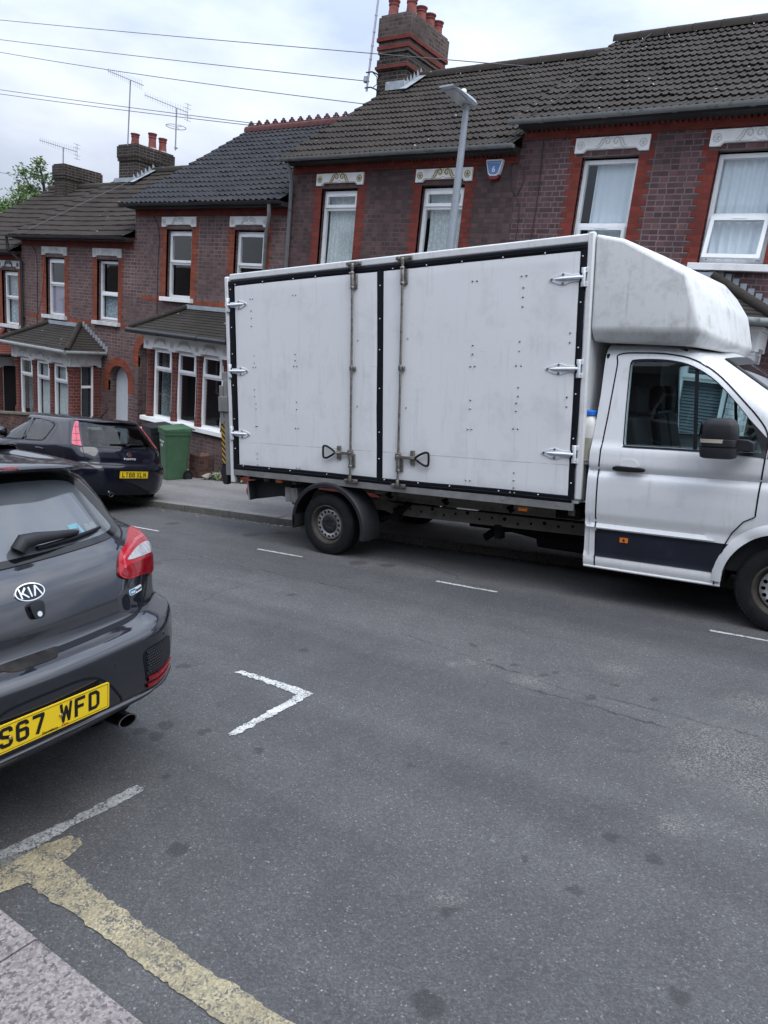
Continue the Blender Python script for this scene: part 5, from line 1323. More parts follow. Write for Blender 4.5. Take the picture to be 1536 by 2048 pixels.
# door mirrors
for sy in (0, 1):
    yf = (lambda y: y) if sy == 0 else (lambda y: CW-y)
    def shell(zlist):
        rows = []
        for (z, xa, xb, d) in zlist:
            row = []
            for t in range(16):
                a = 2*math.pi*t/16; ca, sa = math.cos(a), math.sin(a)
                sx = abs(ca)**0.5*(1 if ca >= 0 else -1); sy_ = abs(sa)**0.5*(1 if sa >= 0 else -1)
                row.append(((xa+xb)/2 + (xb-xa)/2*sx, yf(-0.16 + d*sy_), z))
            rows.append(row)
        return rows
    m_ = MB(); rows = shell([(1.503, 3.835, 4.09, 0.085), (1.54, 3.832, 4.092, 0.092), (1.60, 3.838, 4.085, 0.092), (1.64, 3.86, 4.06, 0.082), (1.655, 3.90, 4.03, 0.06)])
    m_.grid(rows, wrap=True); m_.f.append(tuple(range(len(m_.v)-16, len(m_.v)))); mir = m_.build('mirror', MAT['plastic_dark'], V, smooth=50)
    m_ = MB(); rows = shell([(1.352, 3.86, 4.06, 0.065), (1.36, 3.838, 4.085, 0.082), (1.40, 3.828, 4.095, 0.088), (1.437, 3.828, 4.095, 0.088)]); m_.grid(rows, wrap=True); m_.f.append(tuple(reversed(range(16)))); m_.build('mirror_foot', MAT['plastic_dark'], mir, smooth=50)
    m_ = MB(); rows = shell([(1.4375, 3.84, 4.085, 0.080), (1.4475, 3.836, 4.09, 0.086), (1.50, 3.836, 4.09, 0.086), (1.5025, 3.84, 4.085, 0.08)]); m_.grid(rows, wrap=True)
    m_.prism([(4.05, 1.505), (4.16, 1.50), (4.20, 1.48), (4.20, 1.415), (4.05, 1.42)], yf(-0.19), yf(-0.12)); m_.prism([(4.10, 1.49), (4.20, 1.48), (4.20, 1.42), (4.10, 1.42)], yf(-0.121), yf(0.02))
    m_.build('mirror_arm', MAT['plastic_dark'], mir, smooth=50, bevel=0.008)
    rows = shell([(1.472, 3.83, 4.03, 0.090), (1.50, 3.83, 4.03, 0.091)])
    m_ = MB(); pa = [p for p in rows[0]]; idx = [6, 7, 8, 9, 10, 11, 12, 13, 14] if sy == 0 else [10, 9, 8, 7, 6, 5, 4, 3, 2]
    m_.grid([[rows[0][i] for i in idx], [rows[1][i] for i in idx]]); m_.build('indicator', MAT['indic'], mir, smooth=50)
    m_ = MB(); m_.add([(3.8265, yf(-0.235), 1.515), (3.8265, yf(-0.085), 1.515), (3.836, yf(-0.085), 1.62), (3.836, yf(-0.235), 1.62)], [(0,1,2,3)]); m_.build('mirror_glass', pm('mirror_silver', (0.7,0.7,0.7), 0.03, metal=1.0) if sy == 0 else bpy.data.materials['mirror_silver'], mir, smooth=0)

# nose: grille, bumper and headlamps
def nose(z0, z1, t0, t1, off):
    m = MB(); rows = []
    for q in range(9):
        z = z0 + (z1-z0)*q/8; x = float(np.interp(z, tz[i_e:][::-1], tx[i_e:][::-1])); y0 = cab_y(x, z); row = []
        for j in range(21):
            t = t0 + (t1-t0)*j/20; row.append((x + 0.10*4*t*(1-t) + off, y0 + (CW-2*y0)*t, z))
        rows.append(row)
    m.grid(rows); return m
nose(0.34, 0.62, 0.04, 0.96, 0.012).build('front_bumper', MAT['plastic_dark'], cab_o, smooth=50)
gr_ = nose(0.66, 0.90, 0.20, 0.80, 0.008).build('grille', MAT['seal'], cab_o, smooth=50)
for z in (0.70, 0.78, 0.86): nose(z, z+0.022, 0.21, 0.79, 0.016).build('grille_bar', MAT['chassis'], gr_, smooth=50)
for t0, t1 in ((0.02, 0.185), (0.815, 0.98)):
    hl_ = nose(0.70, 1.02, t0, t1, 0.008).build('headlight', pm('headlamp_lens', (0.42, 0.44, 0.46), 0.08, coat=1.0, var=0.5, vscale=14) if t0 < 0.5 else bpy.data.materials['headlamp_lens'], cab_o, smooth=50)
# wheels
def wheel_parts(parent, cx, cy, cz, rad, wid, rim_r, out, steel=True, name='wheel', spokes=0):
    """out = -1 when the outer face looks to -y"""
    W_ = MB(); hw = wid/2; s_ = out
    pr = [(rim_r, -hw*0.92), (rim_r+0.012, -hw), (rim_r+0.05, -hw*1.04), (rad-0.045, -hw*1.02), (rad-0.018, -hw*0.93), (rad-0.004, -hw*0.80), (rad, -hw*0.6), (rad, -hw*0.30), (rad-0.009, -hw*0.28), (rad-0.009, -hw*0.20), (rad, -hw*0.18), (rad, hw*0.18), (rad-0.009, hw*0.2), (rad-0.009, hw*0.28), (rad, hw*0.3), (rad, hw*0.6), (rad-0.004, hw*0.8), (rad-0.018, hw*0.93), (rad-0.045, hw*1.02), (rim_r+0.05, hw*1.04), (rim_r+0.012, hw), (rim_r, hw*0.92)]
    W_.lathe(pr, (cx, cy, cz), 56, 'y')
    # blocks at the shoulders
    for k in range(56):
        t = 2*math.pi*k/56; 
        for sd in (-1, 1):
            c_, s2 = math.cos(t), math.sin(t)
            p = lambda r_, y: (cx + r_*math.cos(t), cy+y, cz + r_*math.sin(t)); q = lambda r_, y: (cx + r_*math.cos(t+0.075), cy+y, cz + r_*math.sin(t+0.075))
            ya, yb2 = sd*hw*0.62, sd*hw*0.96
            W_.add([p(rad+0.003, ya), q(rad+0.003, ya), q(rad-0.016, yb2), p(rad-0.016, yb2), p(rad-0.01, ya), q(rad-0.01, ya), q(rad-0.035, yb2), p(rad-0.035, yb2)], [(0,1,2,3),(0,4,5,1),(1,5,6,2),(2,6,7,3),(3,7,4,0)])
    w_o = W_.build(name, MAT['tyre'], parent, smooth=40)
    y = lambda d: s_*d
    if steel:
        a = MB(); a.lathe([(rim_r+0.004, y(hw*0.96)), (rim_r-0.004, y(hw*0.99)), (rim_r-0.014, y(hw*0.94)), (rim_r-0.022, y(hw*0.55)), (rim_r-0.036, y(hw*0.40)), (rim_r-0.05, y(hw*0.34))], (cx, cy, cz), 40, 'y'); a.build('rim_barrel', MAT['rim_dark'], w_o, smooth=50)
        d = MB()
        # disc with a ring of round holes
        n = 16; ri, ro, hr = rim_r*0.48, rim_r-0.048, 0.0175
        outer = [(ro*math.cos(2*math.pi*k/64), ro*math.sin(2*math.pi*k/64)) for k in range(64)]
        inner = [(ri*math.cos(2*math.pi*k/48), ri*math.sin(2*math.pi*k/48)) for k in range(48)]
        hs = [[(( ro-0.030)*math.cos(2*math.pi*h/n) + hr*math.cos(q*math.pi/6), (ro-0.030)*math.sin(2*math.pi*h/n) + hr*math.sin(q*math.pi/6)) for q in range(12)] for h in range(n)]
        def prof(p, a_):
            r_ = math.hypot(*p); t = (r_-ri)/(ro-ri); yy = hw*(0.52 + 0.16*math.sin(min(1, t*1.25)*math.pi*0.5) - 0.26*max(0, t-0.55))
            return (cx+p[0], cy + y(yy) - y(a_), cz+p[1])
        d.plate(outer, [inner]+hs, 0.0, 0.012, fn=prof, step=0.02); d.build('rim', MAT['rim'], w_o, smooth=50)
        k_ = MB(); k_.lathe([(0.001, y(hw*0.62)), (0.020, y(hw*0.62)), (0.030, y(hw*0.60)), (0.040, y(hw*0.66)), (ri*0.8, y(hw*0.64)), (ri*0.97, y(hw*0.58)), (ri*1.02, y(hw*0.50))], (cx, cy, cz), 30, 'y')
        for q in range(8):
            t = q*math.pi/4; k_.tube([(cx+0.045*math.cos(t), cy+y(hw*0.665), cz+0.045*math.sin(t)), (cx+ri*0.86*math.cos(t), cy+y(hw*0.645), cz+ri*0.86*math.sin(t))], 0.006, 6)
        k_.build('hub_cap', MAT['plastic_dark'], w_o, smooth=40)
        bk = MB(); bk.lathe([(0.001, y(hw*0.1)), (rim_r-0.03, y(hw*0.1))], (cx, cy, cz), 24, 'y'); bk.build('brake', MAT['under'], w_o, smooth=0)
    else:
        a = MB(); a.lathe([(rim_r+0.004, y(hw*0.96)), (rim_r-0.010, y(hw*0.98)), (rim_r-0.018, y(hw*0.6)), (rim_r-0.02, y(hw*0.0)), (0.001, y(hw*0.0))], (cx, cy, cz), 40, 'y'); a.build('rim_barrel', MAT['under'], w_o, smooth=50)
        d = MB()
        for k in range(spokes):
            t = 2*math.pi*k/spokes
            for sg in (-1, 1):
                t1 = t + sg*0.22; t0 = t + sg*0.10
                d.tube([(cx+0.05*math.cos(t0), cy+y(hw*0.72), cz+0.05*math.sin(t0)), (cx+(rim_r-0.012)*math.cos(t1), cy+y(hw*0.80), cz+(rim_r-0.012)*math.sin(t1))], [0.022, 0.014], 6)
        d.lathe([(0.001, y(hw*0.80)), (0.05, y(hw*0.80)), (0.065, y(hw*0.66))], (cx, cy, cz), 20, 'y'); d.lathe([(rim_r-0.002, y(hw*0.95)), (rim_r-0.03, y(hw*0.85)), (rim_r-0.03, y(hw*0.7))], (cx, cy, cz), 40, 'y')
        d.build('rim', MAT['alu'], w_o, smooth=50)
    return w_o
wheel_parts(V, 0.0, 0.115, 0.345, 0.347, 0.21, 0.218, -1)
wheel_parts(V, 4.475, 0.115, 0.345, 0.347, 0.21, 0.218, -1)
wheel_parts(V, 0.0, 1.86, 0.395, 0.347, 0.21, 0.218, 1)
wheel_parts(V, 4.475, 1.90, 0.395, 0.347, 0.21, 0.218, 1)
# mudguards over the rear wheels
for ya, yb_, zo in ((-0.035, 0.26, 0), (1.72, 2.02, 0.03)):
    m_ = MB(); rows = []
    for (dy, dr) in ((0, -0.005), (0, 0.03), (0.02, 0.045), (1, 0.045)):
        y_ = ya + (yb_-ya)*min(dy, 1) if dy == 1 else ya+dy
        row = []
        for k in range(31):
            t = math.pi*(1.06 - 1.14*k/30); r_ = 0.435 + dr
            sx = 1.08
            row.append((0.03 + sx*r_*math.cos(t), y_, 0.345+zo + r_*math.sin(t)))
        rows.append(row)
    m_.grid(rows); 
    m_.box(-0.455, -0.435, ya, yb_, 0.28+zo, 0.42+zo)
    m_.build('mudguard', MAT['plastic_dark'], V, smooth=50)
    rows = [[(0.03+1.08*(0.43+dr)*math.cos(t), ya-0.004+(0.008 if q else 0), 0.345+zo+(0.43+dr)*math.sin(t)) for t in [math.pi*(1.06-1.14*k/30) for k in range(31)]] for q, dr in ((0, 0.0), (0, 0.042))]
# chassis
c_ = MB()
for ya, yb_ in ((0.42, 0.48), (BW-0.50, BW-0.44)):
    c_.prism([(-1.15, 0.52), (-0.6, 0.50), (0.5, 0.50), (0.62, 0.465), (2.95, 0.50), (2.95, 0.615), (0.62, 0.60), (0.5, 0.62), (-1.15, 0.66)], ya, yb_)
    c_.prism([(0.45, 0.625), (2.95, 0.64), (2.95, 0.72), (0.45, 0.70)], ya-0.02, yb_)
for x in (-1.0, -0.55, 0.62, 1.32, 2.05, 2.75): c_.box(x-0.03, x+0.03, 0.10, BW-0.1, 0.735, 0.798)
c_.box(-1.35, 2.80, 0.30, 0.36, 0.70, 0.798)
chs = c_.build('chassis', MAT['chassis'], V, smooth=0, bevel=0.004)
c_ = MB()
for x in (0.62, 1.32, 2.05): c_.prism([(x-0.035, 0.74), (x+0.055, 0.74), (x+0.05, 0.68), (x+0.02, 0.655), (x-0.02, 0.70)], 0.30, 0.345)
rr = random.Random(9)
for k in range(16): c_.lathe([(0.001, 0.0), (0.014 if k % 3 else 0.02, 0.0)], (0.7+0.14*k, 0.4185, 0.53+rr.uniform(0, .06)), 10, 'y')
c_.box(2.60, 2.82, 0.12, 0.30, 0.70, 0.80); c_.box(1.5, 2.9, 0.55, 1.4, 0.42, 0.56); c_.box(-1.3, 2.8, 0.37, 0.41, 0.74, 0.79)
c_.build('brackets', MAT['under'], chs, smooth=0)
c_ = MB()
for y in (0.36, 1.72):
    P = [(-0.62, y, 0.47), (-0.3, y, 0.39), (0.0, y, 0.36), (0.35, y, 0.38), (0.70, y, 0.47)]
    c_.tube(smooth_poly(P, 4, False), 0.022, 6)
    c_.tube([(0.70, y, 0.47), (0.69, y, 0.56)], 0.03, 8); c_.lathe([(0.001, -0.05), (0.055, -0.05), (0.055, 0.05), (0.001, 0.05)], (0.70, y, 0.46), 14, 'y')
    c_.tube([(0.70, y, 0.48), (0.86, y, 0.62)], 0.035, 8)
c_.tube([(0.0, 0.2, 0.345), (0.0, 1.8, 0.36)], 0.055, 10); c_.lathe([(0.001, -0.16), (0.10, -0.13), (0.15, 0.0), (0.10, 0.13), (0.001, 0.16)], (0.0, 1.0, 0.35), 16, 'x'); c_.tube([(0.1, 1.0, 0.36), (2.9, 1.0, 0.50)], 0.045, 10)
c_.build('axle', MAT['under'], chs, smooth=50)
c_ = MB(); c_.tube([(1.70, 0.62, 0.36), (1.80, 0.62, 0.41), (1.95, 0.62, 0.43), (2.05, 0.62, 0.42), (2.35, 0.62, 0.38)], 0.032, 10); c_.tube([(1.66, 0.60, 0.31), (1.76, 0.62, 0.385)], 0.042, 10)
c_.tube(smooth_poly([(2.28, 0.62, 0.37), (2.30, 0.62, 0.37), (2.78, 0.62, 0.36), (2.80, 0.62, 0.36)], 3, False), 0.085, 16); c_.tube([(2.80, 0.62, 0.37), (3.0, 0.62, 0.33), (3.3, 0.7, 0.36)], 0.03, 10)
c_.box(1.86, 1.93, 0.40, 0.50, 0.36, 0.50)
c_.build('exhaust', MAT['under'], V, smooth=50)
# side marker lights, rear bumper leg, tail lamp
for x, z in ((-0.73, 0.774), (2.31, 0.762)):
    k = MB(); k.box(x-0.045, x+0.045, 0.03, 0.07, z-0.022, z+0.022); k.build('side_marker', MAT['amber'], V, smooth=40, bevel=0.006)
k = MB(); k.prism([(-1.262, 0.725), (-1.238, 0.725), (-1.215, 0.50), (-1.240, 0.50)], 0.05, 2.05); k.prism([(-1.236, 0.725), (-0.62, 0.735), (-0.66, 0.60), (-1.213, 0.50)], 0.16, 0.20); k.box(-1.33, -0.55, 0.15, BW-0.15, 0.735, 0.80)
k.build('rear_bumper', MAT['plastic_dark'], V, smooth=0, bevel=0.006)
k = MB(); k.add([(-1.262, 0.049, 0.725), (-1.238, 0.049, 0.725), (-1.215, 0.049, 0.50), (-1.240, 0.049, 0.50)], [(0,1,2,3)]); k.build('bumper_edge', MAT['rail'], V, smooth=0)
k = MB(); k.lathe([(0.001, -0.06), (0.04, -0.055), (0.07, -0.035), (0.075, 0.0)], (-1.262, 0.14, 0.60), 18, 'x'); k.build('tail_lamp', MAT['red_lens'], V, smooth=50); k = MB(); k.lathe([(0.001, -0.06), (0.04, -0.055), (0.07, -0.035), (0.075, 0.0)], (-1.262, BW-0.14, 0.60), 18, 'x'); k.build('tail_lamp', MAT['red_lens'], V, smooth=50)
k = MB()
rows = []
for z, w in ((0.70, 0.10), (0.62, 0.105), (0.56, 0.10), (0.53, 0.09)):
    rows.append([(-0.60-w+0.05, 0.10, z), (-0.60-w*.7, 0.08, z), (-0.60-w*.2, 0.105, z), (-0.60+w*.2, 0.08, z), (-0.60+w*.6, 0.105, z), (-0.60+w, 0.09, z), (-0.60+w, 0.25, z), (-0.60-w, 0.25, z)])
k.grid(rows, wrap=True); k.lathe([(0.001, 0.50), (0.035, 0.50), (0.05, 0.53)], (-0.58, 0.15, 0), 12); k.build('air_tank', MAT['rail'], V, smooth=30)
# folded tail lift at the rear: column, arm with hazard tape, platform
t_ = MB(); t_.box(-1.585, -1.50, 0.02, 0.10, 0.78, 1.93); t_.box(-1.62, -1.50, 0.03, 0.09, 1.92, 2.02);  t_.box(-1.66, -1.50, 0.0, 0.10, 1.55, 1.73); t_.box(-1.66, -1.60, 0.02, 0.08, 1.40, 1.86)
tl = t_.build('tail_lift', MAT['rail'], V, smooth=0, bevel=0.006)
t_ = MB(); t_.box(-1.585, -1.50, BW-0.10, BW-0.02, 0.78, 1.93); t_.build('lift_column', MAT['rail'], tl, smooth=0, bevel=0.006)
t_ = MB(); t_.box(-1.655, -1.59, 0.03, 0.10, 0.90, 1.54); t_.build('hazard_tape', MAT['hazard'], tl, smooth=0)
t_ = MB(); t_.box(-1.56, -1.485, 0.12, BW-0.12, 0.74, 2.3); t_.prism([(-1.66, 0.92), (-1.58, 0.92), (-1.56, 0.80), (-1.585, 0.66), (-1.65, 0.66), (-1.69, 0.80)], 0.03, 0.10); t_.build('lift_platform', MAT['plastic_dark'], tl, smooth=0, bevel=0.008)
t_ = MB(); t_.box(-1.48, -1.418, 0.0, 0.10, 0.69, 0.90); t_.build('rear_post_foot', MAT['chassis'], V, smooth=0, bevel=0.004)
# canister wedged between box and cab
Rm = Matrix.Rotation(-math.atan(S), 4, 'Y'); ov = Vector(V.location)
def vw(x, y, z): return tuple(ov + Rm @ Vector((x, y, z)))
MAT['milky'] = glass('milky_plastic', (0.80, 0.79, 0.72), ior=1.3, rough=0.25)
m, N, L, b = nodes_of('milky_bottle'); b.inputs['Base Color'].default_value = (0.62, 0.61, 0.55, 1); b.inputs['Roughness'].default_value = 0.35; b.inputs['Transmission Weight'].default_value = 0.0
L.new(mixc(N, L, maprange(N, L, N.new('ShaderNodeSeparateXYZ').outputs[0] if False else mth(N, L, 'ADD', 0.0, 0.0), 0, 1), (0.60, 0.60, 0.56), (0.60, 0.60, 0.56)), b.inputs['Base Color'])
MAT['milky'] = m
B = thing('water_canister', 'milky plastic canister with blue cap wedged behind the white cab', 'canister', vw(2.875, 0.10, 1.245), world_parts=False, rot=ROT)
k = MB(); k.lathe([(0.001, 0), (0.072, 0), (0.080, 0.01), (0.080, 0.30), (0.074, 0.34), (0.045, 0.385), (0.036, 0.395), (0.036, 0.41)], (0, 0, 0), 24); k.build('bottle_body', MAT['milky'], B, smooth=40)
k = MB(); k.lathe([(0.058, 0.395), (0.060, 0.425), (0.052, 0.434), (0.001, 0.434)], (0, 0, 0), 24); k.build('bottle_cap', pm('blue_cap', (0.01, 0.14, 0.62), 0.35), B, smooth=40)
k = MB(); k.lathe([(0.0805, 0.02), (0.0812, 0.03), (0.0812, 0.19), (0.0805, 0.20)], (0, 0, 0), 24); k.build('murky_water', pm('murky_water', (0.30, 0.29, 0.24), 0.35, var=0.15), B, smooth=40)
k = MB(); k.box(2.865, 2.97, 0.03, 0.45, 1.215, 1.240); k.box(2.863, 2.875, 0.06, 0.3, 0.9, 1.215); k.build('shelf', MAT['rail'], V, smooth=0)
# ------------------------------------------------------------------ car bodies: rings round the car at rising heights, lofted
def _pchip(t, P):
    """slopes for monotone cubic interpolation down axis 0"""
    h = np.diff(t)[:, None, None]; d = np.diff(P, axis=0)/h
    m = np.zeros_like(P); a, b = d[:-1], d[1:]; ha, hb = h[:-1], h[1:]
    w1, w2 = 2*hb+ha, hb+2*ha
    same = (a*b) > 0
    with np.errstate(divide='ignore', invalid='ignore'):
        hm = (w1+w2)/(w1/a + w2/b)
    m[1:-1] = np.where(same, hm, 0.0); m[0] = d[0]; m[-1] = d[-1]
    return m
def ring_points(r):
    xr, w, xf, cr, cf, bow = r['xr'], r['w'], r['xf'], r.get('cr', 0.30), r.get('cf', 0.35), r.get('bow', 0.10)
    zr, zm, zf = r['zr'], r['zm'], r['zf']; wr = r.get('wr', 1.0); wf = r.get('wf', 1.0); xm = r.get('xm', -2.1)
    bf = r.get('bowf', 0.25)
    P = [(xr, 0, zr), (xr-bow*0.16, .36*w, zr), (xr-bow*0.5, .62*w, zr), (xr-bow-cr*0.16, .81*w*wr, zr), (xr-bow-cr*0.48, .93*w*wr, zr), (xr-bow-cr, .98*w*wr, zr + (zm-zr)*.12),
         (xr-bow-cr-.45, w*(0.5+0.5*wr), zr + (zm-zr)*.45), (xm, w, zm), (xf+cf+bf+.5, w*(0.4+0.6*wf), zm + (zf-zm)*.5), (xf+cf+bf, .97*w*wf, zm + (zf-zm)*.85), (xf+cf*.45+bf, .88*w*wf, zf), (xf+bf*.55, .62*w*wf, zf), (xf+bf*.14, .33*w*wf, zf), (xf, 0, zf)]
    dr = r.get('dr', 0.0)
    P = np.array(P, float); P[:7, 2] -= dr*np.array([0, .10, .33, .62, .85, .8, .35])
    return P
class CarSurf:
    NU, NV = 12, 12
    def __init__(s, rings):
        C = np.array([ring_points(r) for r in rings])              # rings x 14 x 3
        k = C.shape[1]
        ext = np.concatenate([C[:, 1:2]*[1, -1, 1], C, C[:, -2:-1]*[1, -1, 1]], axis=1)
        rows = []
        for i in range(k-1):
            p0, p1, p2, p3 = ext[:, i], ext[:, i+1], ext[:, i+2], ext[:, i+3]
            # centripetal tangents keep the corners from overshooting
            d01 = np.linalg.norm(p1-p0, axis=1)**.5+1e-6; d12 = np.linalg.norm(p2-p1, axis=1)**.5+1e-6; d23 = np.linalg.norm(p3-p2, axis=1)**.5+1e-6
            m1 = (p1-p0)/d01[:, None] - (p2-p0)/(d01+d12)[:, None] + (p2-p1)/d12[:, None]
            m2 = (p2-p1)/d12[:, None] - (p3-p1)/(d12+d23)[:, None] + (p3-p2)/d23[:, None]
            m1 *= d12[:, None]; m2 *= d12[:, None]
            n = s.NU
            for q in range(n):
                t = q/n; rows.append((2*t**3-3*t**2+1)*p1 + (t**3-2*t**2+t)*m1 + (-2*t**3+3*t**2)*p2 + (t**3-t**2)*m2)
        rows.append(ext[:, k])
        U = np.array(rows).transpose(1, 0, 2)                       # rings x nu x 3
        seg = np.linalg.norm(np.diff(C, axis=0), axis=2).mean(axis=1); t = np.concatenate([[0], np.cumsum(seg)])
        m = _pchip(t, U); out = []
        for j in range(len(rings)-1):
            h = t[j+1]-t[j]; n = max(3, int(h/0.012)) if h > 0.02 else 3
            for q in range(n):
                a = q/n; out.append((2*a**3-3*a**2+1)*U[j] + (a**3-2*a**2+a)*h*m[j] + (-2*a**3+3*a**2)*U[j+1] + (a**3-a**2)*h*m[j+1])
        out.append(U[-1])
        s.G = np.array(out); s.nv, s.nu = s.G.shape[:2]
        du = np.gradient(s.G, axis=1); dv = np.gradient(s.G, axis=0); N = np.cross(dv, du)
        N /= np.linalg.norm(N, axis=2)[..., None] + 1e-12
        c = s.G - np.array([-2.0, 0, 0.6]); 
        if (N*c).sum(axis=2).mean() < 0: N = -N
        s.N = N
        s.A = np.concatenate([np.zeros((s.nv, 1)), np.cumsum(np.linalg.norm(np.diff(s.G, axis=1), axis=2), axis=1)], axis=1)
    def _solve(s, A, B, a, b, jmask):
        a = np.atleast_1d(a).astype(float); b = np.atleast_1d(b).astype(float)
        P = np.zeros((len(a), 3)); NN = np.zeros((len(a), 3))
        i0, i1 = jmask
        Aw, Bw = A[:, i0:i1], B[:, i0:i1]
        for q in range(len(a)):
            d = (Aw-a[q])**2 + (Bw-b[q])**2
            v, u = np.unravel_index(np.argmin(d), d.shape); u += i0
            v = float(min(max(v, 0), s.nv-1.001)); u = float(min(max(u, 0), s.nu-1.001))
            for it in range(6):
                vi, ui = int(min(v, s.nv-2)), int(min(u, s.nu-2)); fv, fu = v-vi, u-ui
                def bl(X): return ((1-fv)*((1-fu)*X[vi, ui]+fu*X[vi, ui+1]) + fv*((1-fu)*X[vi+1, ui]+fu*X[vi+1, ui+1]))
                ra, rb = a[q]-bl(A), b[q]-bl(B)
                au = (1-fv)*(A[vi, ui+1]-A[vi, ui]) + fv*(A[vi+1, ui+1]-A[vi+1, ui]); av = (1-fu)*(A[vi+1, ui]-A[vi, ui]) + fu*(A[vi+1, ui+1]-A[vi, ui+1])
                bu = (1-fv)*(B[vi, ui+1]-B[vi, ui]) + fv*(B[vi+1, ui+1]-B[vi+1, ui]); bv = (1-fu)*(B[vi+1, ui]-B[vi, ui]) + fu*(B[vi+1, ui+1]-B[vi, ui+1])
                det = au*bv - av*bu
                if abs(det) < 1e-12: break
                u += max(-3, min(3, (ra*bv - av*rb)/det)); v += max(-3, min(3, (au*rb - bu*ra)/det))
                u = min(max(u, 0), s.nu-1.001); v = min(max(v, 0), s.nv-1.001)
            vi, ui = int(v), int(u); fv, fu = v-vi, u-ui
            w = [(1-fv)*(1-fu), (1-fv)*fu, fv*(1-fu), fv*fu]
            P[q] = w[0]*s.G[vi, ui]+w[1]*s.G[vi, ui+1]+w[2]*s.G[vi+1, ui]+w[3]*s.G[vi+1, ui+1]
            NN[q] = w[0]*s.N[vi, ui]+w[1]*s.N[vi, ui+1]+w[2]*s.N[vi+1, ui]+w[3]*s.N[vi+1, ui+1]
        return P, NN/(np.linalg.norm(NN, axis=1)[:, None]+1e-9)
    def arc(s, a, z, off=0.0):
        """a = distance round the body from the middle of the tail (signed), z = height"""
        a = np.atleast_1d(a).astype(float); sg = np.where(a < 0, -1.0, 1.0)
        P, N = s._solve(s.A, s.G[..., 2], abs(a), z, (0, s.NU*7)); P = P + N*np.atleast_1d(off)[:, None]
        P[:, 1] *= sg; return P
    def rear(s, y, z, off=0.0):
        y = np.atleast_1d(y).astype(float); sg = np.where(y < 0, -1.0, 1.0)
        P, N = s._solve(s.G[..., 1], s.G[..., 2], abs(y), z, (0, s.NU*6)); P = P + N*np.atleast_1d(off)[:, None]
        P[:, 1] *= sg; return P
    def side(s, x, z, off=0.0, sg=1):
        P, N = s._solve(s.G[..., 0], s.G[..., 2], x, z, (s.NU*4, s.NU*10)); P = P + N*np.atleast_1d(off)[:, None]
        P[:, 1] *= sg; return P
def rg(zr, zm, zf, xr, w, xf, **k): return dict(zr=zr, zm=zm, zf=zf, xr=xr, w=w, xf=xf, **k)
KIA_RINGS = [
 rg(.33,.19,.20,-.26,.70,-4.10, cr=.30,cf=.4,bow=.08,bowf=.3),
 rg(.345,.20,.22,-.135,.80,-4.20, cr=.34,cf=.4,bow=.09,bowf=.3),
 rg(.365,.28,.30,-.075,.86,-4.26, cr=.36,cf=.4,bow=.10,bowf=.3),
 rg(.392,.36,.36,-.045,.880,-4.28, cr=.37,cf=.4,bow=.11,bowf=.3),
 rg(.43,.44,.42,-.032,.888,-4.29, cr=.38,cf=.4,bow=.11,bowf=.3),
 rg(.55,.56,.52,-.010,.892,-4.30, cr=.38,cf=.4,bow=.115,bowf=.3),
 rg(.655,.66,.62,-.008,.893,-4.29, cr=.38,cf=.4,bow=.12,bowf=.3),
 rg(.690,.70,.68,-.030,.892,-4.26, cr=.37,cf=.4,bow=.12,bowf=.3),
 rg(.708,.74,.72,-.085,.890,-4.22, cr=.35,cf=.42,bow=.12,bowf=.3),
 rg(.730,.77,.76,-.128,.887,-4.18, cr=.34,cf=.42,bow=.12,bowf=.3),
 rg(.84,.85,.82,-.150,.893,-4.10, cr=0.31,cf=.42,bow=.12,bowf=.3),
 rg(.94,.92,.88,-.185,0.905,-3.95, cr=0.28,cf=.45,bow=.12,bowf=.3),
 rg(1.00,.97,.93,-.235,0.905,-3.70, cr=0.28,cf=.45,bow=.12,bowf=.25),
 rg(1.035,1.00,.985,-.285,0.89,-3.42, cr=0.31,cf=.4,bow=.12,bowf=.25),
 rg(1.08,1.04,1.03,-.335,.852,-3.20, cr=.37,cf=.4,bow=.12,bowf=.2),
 rg(1.18,1.15,1.15,-.445,0.825,-2.96, cr=0.3,cf=.4,bow=0.11,bowf=.2),
 rg(1.28,1.27,1.27,-.545,0.785,-2.72, cr=0.27,cf=.4,bow=0.1,bowf=.2),
 rg(1.365,1.36,1.36,-.630,0.745,-2.50, dr=.065,cr=0.22,cf=.4,bow=0.07,bowf=.2),
 rg(1.378,1.385,1.375,-.560,.765,-2.45, dr=.065,cr=0.2,cf=.4,bow=0.07,bowf=.2),
 rg(1.386,1.40,1.38,-.475,.765,-2.43, dr=.065,cr=0.2,cf=.4,bow=0.06,bowf=.2),
 rg(1.398,1.415,1.39,-.480,.745,-2.40, dr=.065,cr=0.22,cf=.4,bow=0.06,bowf=.2),
 rg(1.422,1.44,1.405,-.62,0.62,-2.30, dr=.065,cr=.38,cf=.3,bow=.08,bowf=.2),
 rg(1.45,1.462,1.425,-.95,.34,-2.15, cr=.25,cf=.2,bow=.05,bowf=.1),
 rg(1.466,1.470,1.445,-1.4,.02,-2.0, cr=.02,cf=.02,bow=.01,bowf=.02)]
